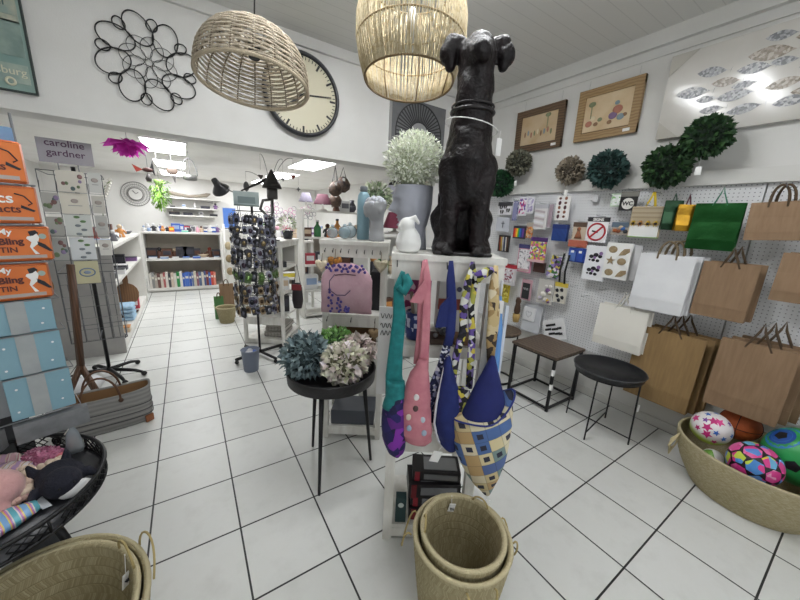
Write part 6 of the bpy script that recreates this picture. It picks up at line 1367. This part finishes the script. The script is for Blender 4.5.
for k in range(420):
    a = q.uniform(0, 6.28); r = q.uniform(0, .085); z = -q.uniform(0, 1) ** .8 * (.36 - 1.6 * r); mb.leaf((r * math.cos(a) * 1.1, r * math.sin(a), z + .05), (math.cos(a) * .5, math.sin(a) * .5, -.7 + .9 * (z > -.05)), .05, .014)
mb.build('leaves', mat_island(['8abf4a', '9ccc5c', '78a83c', 'b4d87a'], .6), t); MB().lathe([(.03, -.02), (.05, .05), (.045, .055)], 14).build('pot', C_('9ab870'), t); MB().tube([(0, 0, .05), (0, 0, BZ - 1.78)], .002, 4).build('hanging_wire', C_('8a8a88'), t)
t = thing('flower_pendant', 'magenta paper flower pendant hanging under the clock wall beam', 'lamp', (-.385, 4.0, 2.03)); pk = thin_petal('d648c0')
for rg, (n, L, z, dz) in enumerate(((9, .17, .05, -.35), (8, .13, .03, -.75), (7, .1, .0, -1.1), (6, .07, -.02, -1.8))):
    for i in range(n):
        a = 2 * PI * i / n + rg * .35; mb = MB(); mb.leaf((.01 * math.cos(a), .01 * math.sin(a), z), (math.cos(a), math.sin(a), dz), L * 1.15, L * .75, .12); mb.build('petal', pk, t)
MB().tube([(0, 0, .05), (0, 0, BZ - 2.03)], .003, 5).build('cord', C_('c8c8c8'), t); MB().ball((0, 0, .04), .03, 12, 8).build('centre', pk, t)
# hanging ornaments
def hung(name, label, loc, top=BZ): t = thing(name, label, 'ornament', loc); MB().tube([(0, 0, 0), (0, 0, top - loc[2])], .0025, 4).build('hanging_wire', C_('77787a'), t); return t
t = hung('metal_bird', 'red and black metal bird ornament hanging by the skylight panels', (-.3, 4.6, 1.9)); MB().ball((0, 0, -.0), .03, 12, 8, (1.6, .5, .8)).build('body', C_('4a2a24'), t); MB().prism([(-.04, 0), (-.13, .045), (-.1, -.03)], .006, 'xz').build('wing', C_('9a3a30'), t); MB().prism([(.02, .02), (.05, .1), (.06, -.06)], .006, 'xz').build('tail', C_('2a2a2c'), t); MB().lathe([(.02, -.12), (.03, -.09), (.004, -.03)], 10).build('bell', C_('4a4644'), t)
t = hung('metal_fish', 'rusty metal fish ornament hanging before the skylight panels', (-.09, 5.0, 1.95)); MB().ball((0, 0, 0), .06, 14, 10, (1, .25, .75)).build('body', C_('6a5a50'), t); MB().prism([(-.01, -.05), (.02, -.14), (.035, -.05)], .006, 'xz').build('tail', C_('4a4644'), t)
t = hung('hanging_pot', 'grey metal half round pot hanging in a wire hoop', (.09, 5.0, 1.9)); MB().lathe([(.05, -.04), (.075, -.03), (.078, .025), (.07, .025)], 20).build('pot', mat('8a8a88', .4, .4), t); MB().tube([(.08 * math.cos(a), 0, .02 + .2 * math.sin(a)) for a in [PI * k / 14 for k in range(15)]], .005, 5).build('hoop', C_('77787a'), t)
# --- desk lamps
def desk_lamp(label, head, base, elbow, s=1., c='17171a', tilt=(R(35), R(-35), 0)):
    t = thing('desk_lamp', label, 'lamp', base); h = Vector(head) - Vector(base); e = Vector(elbow) - Vector(base)
    MB().lathe([(.07 * s, 0), (.075 * s, .01), (.06 * s, .025), (.015 * s, .03)], 20).build('base', mat(c, .35), t)
    for d in (-.012, .012): MB().tube([(d, 0, .02), (e.x + d, e.y, e.z), (h.x + d, h.y, h.z)], .005, 5).build('arm', mat(c, .4), t)
    MB().lathe([(.035 * s, .1 * s), (.04 * s, .06 * s), (.045 * s, .02 * s), (.1 * s, -.05 * s), (.115 * s, -.075 * s), (.108 * s, -.075 * s), (.04 * s, .0)], 24).build('lamp_shade', mat(c, .3), t, h, tilt); MB().ball((0, 0, -.035 * s), .035 * s, 12, 8).build('bulb', mat('d8d8d0', .3), t, h, tilt)
    return t
desk_lamp('black jointed desk lamp reaching out above the far counter', (.43, 5.5, 1.86), (.72, 5.6, 1.2), (.66, 5.55, 1.78), 1.1)
t = thing('white_cabinet', 'white cabinet holding the black desk lamp behind the keyring spinner', 'cabinet', (.74, 5.65, 0)); bx('body', shelfw, t, (0, 0, .595), (.36, .4, 1.19)); bx('door', shelfw, t, (0, -.205, .6), (.32, .012, 1.1)); bx('door_knob', C_('8a8a8a'), t, (.12, -.215, .65), (.02, .02, .02))
# --- keyring spinner
SP = (.545, 3.5)
sp = thing('keyring_spinner', 'black pole keyring spinner on a cross foot with a sign on top', 'display rack', (*SP, 0))
MB().tube([(0, 0, .06), (0, 0, 1.62)], .012, 10).build('pole', black_metal, sp)
for a in (.4, 2.0, 3.54, 5.14): MB().tube([(0, 0, .06), (.27 * math.cos(a), .27 * math.sin(a), .05)], .018, 4).build('foot', black_metal, sp); MB().ball((.26 * math.cos(a), .26 * math.sin(a), .02), .02, 10, 8).build('castor', black_matte, sp)
tiers = (1.52, 1.42, 1.32, 1.22, 1.12, .99, .86, .75, .64)
for z in tiers:
    MB().ring((0, 0, z), .17, .004, 32, 5).build('tier_ring', black_metal, sp)
    for a in (0, 1.57, 3.14, 4.71): MB().tube([(0, 0, z), (.17 * math.cos(a), .17 * math.sin(a), z)], .003, 4).build('spoke', black_metal, sp)
for a in (2.6, 3.7, 4.9, 5.8): MB().tube([(.17 * math.cos(a), .17 * math.sin(a), .55), (.17 * math.cos(a), .17 * math.sin(a), 1.5)], .006, 5).build('side_bar', black_metal, sp)
bx('sign_board', mat('8d9c9c', .5, c2='a4b0ae', nscale=9), sp, (-.05, -.05, 1.635), (.22, .014, .125)); bx('sign_edge', C_('5a6a66'), sp, (-.05, -.05, 1.57), (.22, .018, .012)); bx('sign_print', C_('6f7f80'), sp, (-.05, -.058, 1.62), (.15, .003, .06))
def keyring(cols):
    t = thing('keyring', 'small metal and card keyring hanging on the pole spinner', 'keyring', (0, 0, 0), group='keyrings on the pole spinner')
    MB().prism([(-.022, -.1), (.022, -.1), (.024, -.03), (.01, -.02), (-.01, -.02), (-.026, -.03)], .006, 'xz').build('card', mat(cols[0], .4), t); MB().ball((0, -.004, -.062), .017, 8, 6, (1, .5, 1.2)).build('charm', mat(cols[1], .25, .6), t); MB().ring((0, 0, -.012), .011, .002, 12, 4, 'y').build('split_ring', chrome, t); return t
kinds_ = [('63657a', '26272c'), ('26272e', '8c8e98'), ('90929e', '4a3c4a'), ('3a3b44', '8a7a5a'), ('18191f', '6a6c78')]
kg = [('green', ('4a5f3a', '6a8a50')), ('tan', ('8f7a5c', '4a3a2c'))]
protos = [keyring(c) for c in kinds_]
for p_, nm in zip(protos, ('silver grey card keyring', 'black card keyring', 'pale silver keyring', 'smoky grey keyring with gold charm', 'dark keyring with grey charm')): p_['label'] = nm + ' hanging on the pole spinner'; p_['group'] = nm + 's on the pole spinner'
pg = keyring(kg[0][1]); pg['label'] = 'mossy green keyring hanging on the pole spinner\'s green tier'; pg['group'] = 'green keyrings on the pole spinner'
pt = keyring(kg[1][1]); pt['label'] = 'tan and brown keyring hanging on the pole spinner\'s lowest tiers'; pt['group'] = 'tan keyrings on the pole spinner'
used = set()
for ti, z in enumerate(tiers):
    n = 20
    for k in range(n):
        a = PI * .93 + 1.28 * PI * k / n
        src = pg if (ti == 5 and k % 3 != 2) else (pt if ti >= 6 and k % 3 == 0 else protos[(k * 2 + ti * 3) % 5])
        rr = .185 + .014 * (k % 2); loc = (SP[0] + rr * math.cos(a), SP[1] + rr * math.sin(a), z - .004 - rnd.uniform(0, .03)); rz = a + PI / 2 + rnd.uniform(-.5, .5)
        if src.name not in used: src.location = loc; src.rotation_euler = (0, 0, rz); used.add(src.name)
        else: c = dup(src, loc, rz); c.rotation_euler[1] = rnd.uniform(-.35, .35); s_ = rnd.uniform(.85, 1.35); c.scale = (s_, s_, s_)
# --- grey bin
t = thing('waste_bin', 'grey blue plastic bin at the foot of the keyring spinner', 'bin', (.41, 3.2, 0))
MB().lathe([(.062, 0), (.066, .005), (.082, .215), (.087, .22), (.08, .222), (.064, .012), (.0, .01)], 28, caps=False).build('bin_body', mat('6f7788', .5), t)
for k in range(5): MB().ball((rnd.uniform(-.04, .04), rnd.uniform(-.04, .04), .19), rnd.uniform(.02, .03), 9, 6).build('crumpled_paper', C_(('d8d8dc', '5a70b0', 'c9c9cc')[k % 3]), t)
# --- white rack behind the spinner
RC = (.43 + .24 * .84 + .34 * .543, 3.93 - .24 * .543 + .34 * .84)
rk = etagere('open white rack right behind the keyring spinner', -.24, .24, -.3, .3, 1.22, ((.33, .07), (.62, 0), (.9, 0), (.06, .03)), leg=.035, apron=.05, name='shelf_rack'); rk.location = (*RC, 0); rk.rotation_euler = (0, 0, RZ)
bx('grey_panel', mat('a3a29d', .6), rk, (.0, .28, 1.06), (.44, .012, .28))
def ro(lx, ly, z): return on(RC, lx, ly, z)
for k, (lx, z, lb) in enumerate(((.08, .06, 'bottom'), (.1, .135, 'upper'))):
    t = thing('striped_mat', f'grey and white striped folded mat, {lb} of two low in the white rack', 'mat', ro(lx, -.05, z), RZ); bx('folded_mat', mat_wave('b8b4ac', '6f6a64', 18, .3, .9, 'X'), t, (0, 0, .03), (.24, .34, .058), bevel=.02); bx('fold', mat('a8a49c', .9), t, (0, .0, .062), (.23, .33, .008))
for a in (('flat', 'pale box on the white rack\'s lower shelf', ro(-.1, -.12, .33), .14, 'd8d8d8', '6a6a70'), ('box', 'black case on the white rack\'s lower shelf', ro(.1, .0, .33), .2, '2a2a30', '3a3a44'), ('flat', 'charcoal tray of trinkets on the white rack\'s second shelf', ro(-.05, -.1, .62), .16, '3a3a44', '6a6a70'), ('box', 'white card box at the right of the white rack\'s second shelf', ro(.15, -.05, .62), .15, 'd8d8d8', 'c9b49a'), ('flat', 'black velvet tray on the white rack\'s third shelf', ro(.1, -.1, .9), .14, '2a2a30', '2a2a30'), ('bottle', 'white bottle on the white rack\'s third shelf', ro(-.12, -.1, .9), .2, 'd8d8d8', 'd8d8d8'), ('plant', 'black potted white flowering plant on top of the white rack', ro(.18, .1, 1.22), .24, '2a2a30', 'd8d8c8'), ('fig', 'white bird figurine on top of the white rack', ro(.02, -.2, 1.22), .16, 'd8d8d8', 'd8d8d8'), ('vase', 'grey vase on top of the white rack beside the birdhouse pole', ro(-.1, .0, 1.22), .14, '6a6a70', 'd8d8d8')): put(*a)
t = thing('hanging_purse', 'dark red and black purse hanging at the right post of the white rack', 'bag', ro(.31, .0, .38), RZ); MB().ellipses([(0, 0, 0, .05, .03), (0, 0, .1, .07, .04), (0, 0, .26, .06, .03), (0, 0, .32, .03, .02)], 16).build('purse_body', C_('2a2226'), t); bx('red_flap', C_('7a2a30'), t, (0, -.03, .27), (.12, .02, .07)); MB().tube([(-.04, 0, .3), (0, .0, .55), (.04, 0, .3)], .005, 5).build('strap', C_('2a2226'), t)
# metal birdhouse stake and wire mobile
t = thing('metal_birdhouse', 'dark metal birdhouse on a pole above the white rack', 'garden ornament', (.80, 3.78, 1.22))
MB().tube([(0, 0, 0), (0, 0, .45)], .012, 8).build('pole', C_('2c2826'), t); MB().lathe([(.05, .44), (.055, .45), (.055, .56), (.02, .58)], 14).build('house', C_('4a4644'), t); MB().lathe([(.1, .55), (.085, .6), (.03, .7), (.006, .74)], 14).build('roof', mat('3a3836', .5, .5), t)
MB().tube([(-.04, 0, .64), (-.3, .02, .50)], [.02, .008], 6).build('perch_bar', C_('2c2826'), t); MB().tube([(.0, -.01, .44), (-.1, -.01, .42), (-.13, -.01, .33), (-.06, -.01, .26), (0, -.01, .28)], .016, 6).build('curl', C_('4a4644'), t); MB().lathe([(.06, 0), (.06, .012)], 16).build('base', C_('2c2826'), t)
mbt = thing('wire_mobile', 'arching wire mobile with small metal charms above the keyring spinner', 'garden ornament', (.87, 4.2, 1.22))
MB().tube([(0, 0, 0), (0, 0, .62)], .006, 6).build('pole', C_('5a5856'), mbt); MB().lathe([(.05, 0), (.05, .012)], 16).build('base', C_('5a5856'), mbt)
for k, (dx, dz, L, c, sh_) in enumerate(((-.26, .72, .16, '5a5a5c', 'fish'), (-.1, .9, .24, '6a605a', 'heart'), (.15, .88, .22, '77787a', 'star'), (.27, .9, .2, '8a3a30', 'heart'), (.33, .74, .16, '77787a', 'star'))):
    pts = [(dx * u, 0, .6 + (dz - .6) * math.sin(u * PI * .55) * 1.15) for u in [i / 10 for i in range(11)]]; MB().tube(pts, .003, 5).build('arched_wire', C_('6a6866'), mbt)
    x, _, z = pts[-1]; MB().tube([(x, 0, z), (x, 0, z - L * .7)], .0015, 4).build('charm_string', C_('8a8886'), mbt)
    if sh_ == 'fish': MB().ball((x, 0, z - L), .045, 12, 8, (.7, .25, 1.2)).prism([(x - .03, z - L - .09), (x + .03, z - L - .09), (x, z - L - .045)], .006, 'xz').build('charm', C_(c), mbt)
    elif sh_ == 'star': MB().prism([(x + .03 * (1 if i % 2 == 0 else .4) * math.sin(PI * i / 4), z - L + .03 * (1 if i % 2 == 0 else .4) * math.cos(PI * i / 4)) for i in range(8)], .006, 'xz').build('charm', C_(c), mbt)
    else: MB().prism([(x + .03 * math.sin(a) ** 3, z - L + .026 * (math.cos(a) - .4 * math.cos(2 * a))) for a in [2 * PI * i / 16 for i in range(16)]], .012, 'xz').build('charm', C_(c), mbt)
# basket, kraft bag by the counter
t = grass_basket('small tapered seagrass basket standing near the far counter', (.36, 4.9, 0), .085, .125, .22, rows=8, hl=.05, hang=False)
t = paper_bag('tall brown paper sack rising behind the small seagrass basket', .0, 0, .18, .5, .08, kraft, kc, x=0, rz=PI / 2, hh=.06); t.location = (.40, 5.15, 0)
t = paper_bag('short green printed paper bag beside the brown sack', .0, 0, .12, .33, .06, C_('4a7a44'), kc, x=0, rz=PI / 2, hh=.05); t.location = (.29, 5.12, 0)
t = thing('hat_stand', 'white post stand with straw pieces beside the far counter\'s right end', 'stand', (.52, 6.3, 0)); MB().tube([(0, 0, 0), (0, 0, 1.3)], .018, 8).build('post', shelfw, t); MB().lathe([(.12, 0), (.12, .02), (.03, .04)], 18).build('base', shelfw, t)
for k in range(3): MB().ball((.05, -.03, .5 + .22 * k), .07, 12, 8, (.8, .5, 1)).build('straw_piece', mat(('9a8a6c', '8a7a5c', 'b0a284')[k], .9, bump=.4, bscale=80), t)
t = thing('blue_screen', 'bright blue poster board standing behind the keyring spinner', 'board', (.66, 6.66, 1.1)); bx('board', C_('5a86d8'), t, (0, 0, .3), (.2, .02, .34)); bx('stand_box', shelfw, t, (0, .02, -.5), (.26, .26, 1.2)); bx('board_edge', C_('d8d8d8'), t, (0, .004, .3), (.22, .012, .36))
# --- right rear shelving and its goods
rs = thing('shelf_counter', 'white shelving along the right rear of the back room', 'shelving', (2.05, 6.3, 0))
bx('counter_top', shelfw, rs, (0, .24, 1.135), (1.7, .5, .03)); bx('shelf', shelfw, rs, (0, .24, .64), (1.66, .46, .03)); bx('bottom_board', shelfw, rs, (0, .24, .06), (1.66, .46, .08)); bx('back_panel', inner, rs, (0, .48, .58), (1.66, .015, 1.05))
for s in (-1, 0, 1): bx('side_panel', shelfw, rs, (s * .83, .24, .56), (.025, .48, 1.1))
row('', [('plant', .2, '2a2a30', 'd8d8c8'), ('flat', .1, '3f5fb0', 'd8d8d8'), ('box', .12, 'b03a4a', 'd8d8d8'), ('plant', .16, 'd8d8d8', '3a7a4a'), ('flat', .1, 'd86a3a', 'd8c84a'), ('box', .14, '7a5a8a', 'd8d8d8'), ('fig', .18, 'd8d8d8', '8fa4c4'), ('box', .16, 'd8c84a', '3a7a4a'), ('bottle', .2, '3a7a4a', 'd8d8d8'), ('box', .16, '8fa4c4', 'd8d8d8')], lambda k, n: ((1.3 + 1.5 * k / (n - 1), 6.48, 1.15), 0), 'on top of the right rear shelving')
row('', [('box', .16, 'c9b49a', '6a6a70'), ('flat', .12, 'd8c84a', 'd8d8d8'), ('box', .18, '3a3a44', '2a2a30'), ('flat', .12, 'd8d8d8', 'c9b49a'), ('box', .2, '5a3a2c', 'c98a4a'), ('flat', .12, '6a6a70', 'd8d8d8')], lambda k, n: ((1.33 + 1.4 * k / (n - 1), 6.48, .655), 0), 'on the right rear shelving\'s lower shelf')
row('', [('fig', .3, 'b03a4a', '2a2a30'), ('box', .26, '3a3a44', '5a3a2c'), ('flat', .18, 'd8d8d8', '8fa4c4'), ('box', .24, 'd8a4b4', 'd8d8d8')], lambda k, n: ((1.4 + 1.2 * k / (n - 1), 6.45, .1), 0), 'on the right rear shelving\'s bottom board')
# metal wall wreaths above
for k, (x, z, r, c) in enumerate(((1.42, 1.55, .17, 'a89aa8'), (1.75, 1.5, .16, '8d8d90'), (2.06, 1.58, .14, '9a9a9c'))):
    t = thing('wire_tree', ('left', 'middle', 'right')[k] + ' of three wire loop ornaments on the right rear shelving', 'ornament', (x, 6.6, 1.15)); MB().tube([(0, 0, 0), (0, 0, z - 1.15)], .008, 6).build('stem', C_('77787a'), t); MB().lathe([(.05, 0), (.05, .01)], 14).build('base', C_('77787a'), t)
    for i in range(14): a = i * 2.4; q_ = r * math.sqrt(i / 14); MB().ring((q_ * math.cos(a), .01 * (i % 2), z - 1.15 + q_ * math.sin(a)), .04, .006, 14, 4, 'y').build('loop', C_(c if i % 3 else 'c08aa8'), t)
# hat lamps on posts and hanging bags
def shade_lamp(label, x, y, zb, z, r, h, c, cat='lamp'):
    t = thing('table_lamp', label, cat, (x, y, zb)); MB().lathe([(.06, 0), (.065, .012), (.02, .03), (.012, .06), (.012, z - zb)], 16).build('base', C_('d0cdc6'), t); MB().lathe([(r, z - zb), (r * .55, z - zb + h), (r * .5, z - zb + h), (r * .95, z - zb)], 28, caps=False).build('lamp_shade', mat(c, .8), t); return t
bk = thing('bookcase', 'white open bookcase behind the lower rack in the back room', 'shelving', (1.85, 4.6, 0))
for z in (.05, .42, .8, 1.2, 1.58): bx('shelf', shelfw, bk, (0, .15, z), (.96, .3, .025))
for s in (-1, 1): bx('side_panel', shelfw, bk, (s * .48, .15, .8), (.025, .3, 1.6))
row('', [('box', .13, '5a3a2c', 'c9b49a'), ('bottle', .24, '3a7a4a', 'd8d8d8'), ('fig', .2, '2a2a30', '5a3a2c'), ('bottle', .27, 'c98a4a', '2a2a30'), ('box', .13, '2a2a30', '5a3a2c'), ('fig', .2, '5a3a2c', 'c9b49a')], lambda k, n: ((1.46 + .155 * k, 4.73, 1.213), 0), 'on the second shelf of the bookcase')
row('', [('box', .16, 'b03a4a', 'd8d8d8'), ('box', .18, '3a3a44', 'd8d8d8'), ('vase', .22, '8fa4c4', 'd8d8d8'), ('box', .24, '5a3a2c', '2a2a30'), ('vase', .22, '2a2a30', '6a6a70')], lambda k, n: ((1.49 + .7 * k / (n - 1), 4.73, .813), 0), 'on the third shelf of the bookcase')
row('', [('box', .22, 'd8d8d8', '8fa4c4'), ('plant', .16, 'd8d8d8', '3a7a4a'), ('box', .22, 'c9b49a', '5a3a2c'), ('box', .22, '3a3a44', 'd8d8d8')], lambda k, n: ((1.5 + .68 * k / (n - 1), 4.73, .433), 0), 'on the fourth shelf of the bookcase')
shade_lamp('pale grey purple lamp shade left of the maroon one on the bookcase', 1.45, 4.72, 1.593, 1.7, .1, .12, '6f6a78'); shade_lamp('maroon lamp shade on the bookcase beside the dark bags', 1.68, 4.68, 1.593, 1.68, .13, .14, '4a2230')
for k, (x, z, r, c, lb) in enumerate(((1.78, 1.9, .11, '3a322e', 'upper left of the dark bags hanging above the bookcase'), (1.94, 1.98, .12, '26242a', 'upper right of the dark bags hanging above the bookcase'), (1.86, 1.76, .11, '4a3a34', 'lower of the dark bags hanging above the bookcase'))):
    t = thing('hanging_bag', lb, 'bag', (x, 4.45 + .1 * k, z)); MB().ellipses([(0, 0, -r, .03, .03), (0, 0, -r * .6, r * .8, .06), (0, 0, 0, r * .9, .07), (0, 0, r * .6, r * .5, .05), (0, 0, r * .8, .02, .02)], 18).build('bag_body', mat(c, .7, c2='6a5648', nscale=18), t); MB().tube([(-r * .4, 0, r * .6), (0, 0, BZ - z), (r * .4, 0, r * .6)], .006, 5).build('strap', C_('1c1a1c'), t); bx('price_tag', tag_white, t, (-.02, -.08, .05), (.03, .003, .04))
# tall unit behind the stands
un = thing('tall_unit', 'tall white unit behind the two stands carrying a lamp and foliage', 'shelving', (1.70, 2.86, 0)); bx('top_board', shelfw, un, (0, .0, 1.36), (.6, .34, .03))
for z in (.1, .55, .95): bx('shelf', shelfw, un, (0, 0, z), (.56, .32, .025))
for s in (-1, 1): bx('side_panel', shelfw, un, (s * .28, 0, .68), (.025, .32, 1.35))
bx('back_panel', shelfw, un, (0, .155, .68), (.56, .012, 1.3))
row('', [('fig', .2, '2a2a30', 'c98a4a'), ('bottle', .26, '3a7a4a', 'd8d8d8'), ('vase', .18, 'c9b49a', '5a3a2c'), ('box', .16, '6a6a70', 'd8d8d8')], lambda k, n: ((1.53 + .34 * k / (n - 1), 2.82, .9635), 0), 'on the tall unit\'s upper shelf')
row('', [('box', .15, 'd8d8d8', '6a6a70'), ('box', .14, '5a3a2c', 'c98a4a'), ('vase', .17, '3a3a44', '6a6a70')], lambda k, n: ((1.55 + .3 * k / (n - 1), 2.82, .5635), 0), 'on the tall unit\'s lower shelf')
shade_lamp('maroon pyramid lamp shade beside the grey head planter', 1.72, 2.75, 1.376, 1.43, .12, .15, '5f1f34')
t = thing('foliage_pot', 'bushy cream green foliage pot behind the head vase', 'plant', (1.57, 2.86, 1.376)); MB().lathe([(.06, 0), (.08, .2), (.075, .21)], 16).build('pot', C_('5a5652'), t); mb = MB(); leaf_ball(mb, .13, 190, .065, .035, (0, 0, .34), (1.15, 1, .9), seed=21); mb.build('leaves', mat_island(['7a8f6c', '9aa888', 'c4c8b0', '5f7452', 'd4d4c4'], .6), t); MB().ball((0, 0, .33), .09, 12, 8).build('stems', C_('4a5a40'), t)
t = thing('dome_lamp', 'dome lamp with black neck and pale grey shade left of the white heath', 'lamp', (1.83, 2.92, 1.376)); MB().tube([(0, 0, .012), (0, 0, .42)], .01, 8).build('stem', C_('2c2c2e'), t); MB().lathe([(.07, 0), (.07, .012)], 20).build('base', C_('2c2c2e'), t)
MB().lathe([(.11, .36), (.1, .42), (.085, .47), (.03, .5)], 28).build('lamp_shade', mat('8f8f9a', .5), t); MB().lathe([(.088, .47), (.07, .52), (.035, .55), (.03, .62), (.02, .64)], 24).build('black_neck', mat('141418', .25), t)
put('bottle', 'red can beside the grey head planter on the tall unit', (1.90, 2.8, 1.376), .3, 'b03a4a', 'd8d8d8')

# more goods in the back room
row('', [('fig', .2, '5a3a2c', 'c9b49a'), ('box', .16, 'd8d8d8', '6a6a70'), ('vase', .18, '3a3a44', '6a6a70'), ('bottle', .2, 'd8d8d8', 'd8d8d8')], lambda k, n: ((1.92 + .13 * k, 4.76, 1.593), 0), 'on top of the bookcase')
row('', [('plant', .22, '6a6a70', '3a7a4a'), ('fig', .22, 'd8d8d8', 'd8a4b4'), ('plant', .2, 'd8d8d8', 'd8a4b4'), ('vase', .2, 'c9b49a', '6a6a70'), ('fig', .22, '2a2a30', 'd8d8d8')], lambda k, n: ((1.05 + .145 * k, 5.4, 1.116), 0), 'on the white side table behind the rack')
t = thing('side_table', 'white side table behind the white rack in the back room', 'table', (1.34, 5.4, 0)); bx('tabletop', shelfw, t, (0, 0, 1.1), (.75, .4, .03)); bx('shelf', shelfw, t, (0, 0, .5), (.7, .36, .025))
for sx in (-1, 1):
    for sy in (-1, 1): bx('leg', shelfw, t, (sx * .35, sy * .17, .545), (.04, .04, 1.085))
row('', [('box', .2, 'c9b49a', '6a6a70'), ('flat', .16, 'd8c84a', 'd8d8d8'), ('box', .22, '3a3a44', '5a3a2c')], lambda k, n: ((1.1 + .23 * k, 5.4, .5135), 0), 'on the lower board of the white side table')
row('', [('vase', .13, 'd8d8d8', '6a6a70'), ('fig', .14, '3f5fb0', 'd8d8d8'), ('bottle', .15, '8fa4c4', 'd8d8d8'), ('box', .1, 'b03a4a', 'd8d8d8'), ('mug', .08, 'd8a4b4', 'd8d8d8'), ('fig', .13, 'c9b49a', 'd8d8d8')], lambda k, n: ((-.6 + .2 * k, 7.52, 1.1), 0), 'in the back row on the far counter')


# ================================================================== SUB-PARTS: print, marks and studs belong to the part they sit on
HOSTS = {'printed_figure': ('print', 'printed_lid', 'pouch'), 'printed_tree': ('print',), 'printed_fish': ('canvas',), 'corner_guard': ('canvas',), 'hour_mark': ('face',), 'minute_mark': ('face',), 'ray': ('painted_face',),
         'lettering': ('header_card', 'disc', 'slate', 'printed_lid', 'sign', 'board', 'plate'), 'cigarette': ('plate',), 'prohibition_ring': ('plate',), 'printed_hair': ('printed_lid',), 'printed_feather': ('printed_lid',), 'printed_flourish': ('printed_lid',),
         'round_badge': ('printed_lid',), 'lower_band': ('printed_lid',), 'printed_dot': ('box_body',), 'printed_star': ('skin',), 'panel': ('skin',), 'pentagon': ('skin',), 'blue_patch': ('skin',), 'seam': ('skin',), 'handle_stud': ('tote_body',), 'spine_label': ('cover',),
         'cover_label': ('carton', 'body'), 'eye': ('body',), 'white_belly': ('body',), 'curl': ('head',), 'tag_print': ('price_tag',), 'charm': ('card',), 'split_ring': ('card',), 'door_knob': ('door',), 'printed_motif': ('card_front', 'body'), 'printed_leaf': ('card_front',),
         'printed_oval': ('card_front',), 'printed_line': ('card_front',), 'printed_block': ('board',), 'round_mark': ('board',), 'tube': ('housing',), 'heart_outline': ('heart_tile',), 'oval_motif': ('card',), 'shell_sticker': ('backing',), 'flower_motif': ('backing',), 'flower_centre': ('backing',), 'pages': ('cover',),
         'printed_ring': ('cushion_body',), 'lavender_print': ('cushion_body',), 'pocket_slit': ('cushion_body',), 'bottom_fold': ('bag_body',), 'round_label': ('body',), 'spoke': ('tier_ring',), 'bulb': ('lamp_shade',)}
bpy.context.view_layer.update()
for top in [o for o in COL.objects if o.parent is None and o.type == 'EMPTY']:
    kids = list(top.children); by = {}
    for k in kids: by.setdefault(k.name.split('.')[0], k)
    for k in kids:
        for hn in HOSTS.get(k.name.split('.')[0], ()):
            if hn in by and by[hn] is not k:
                k.parent = by[hn]; k.matrix_parent_inverse = by[hn].matrix_basis.inverted(); break
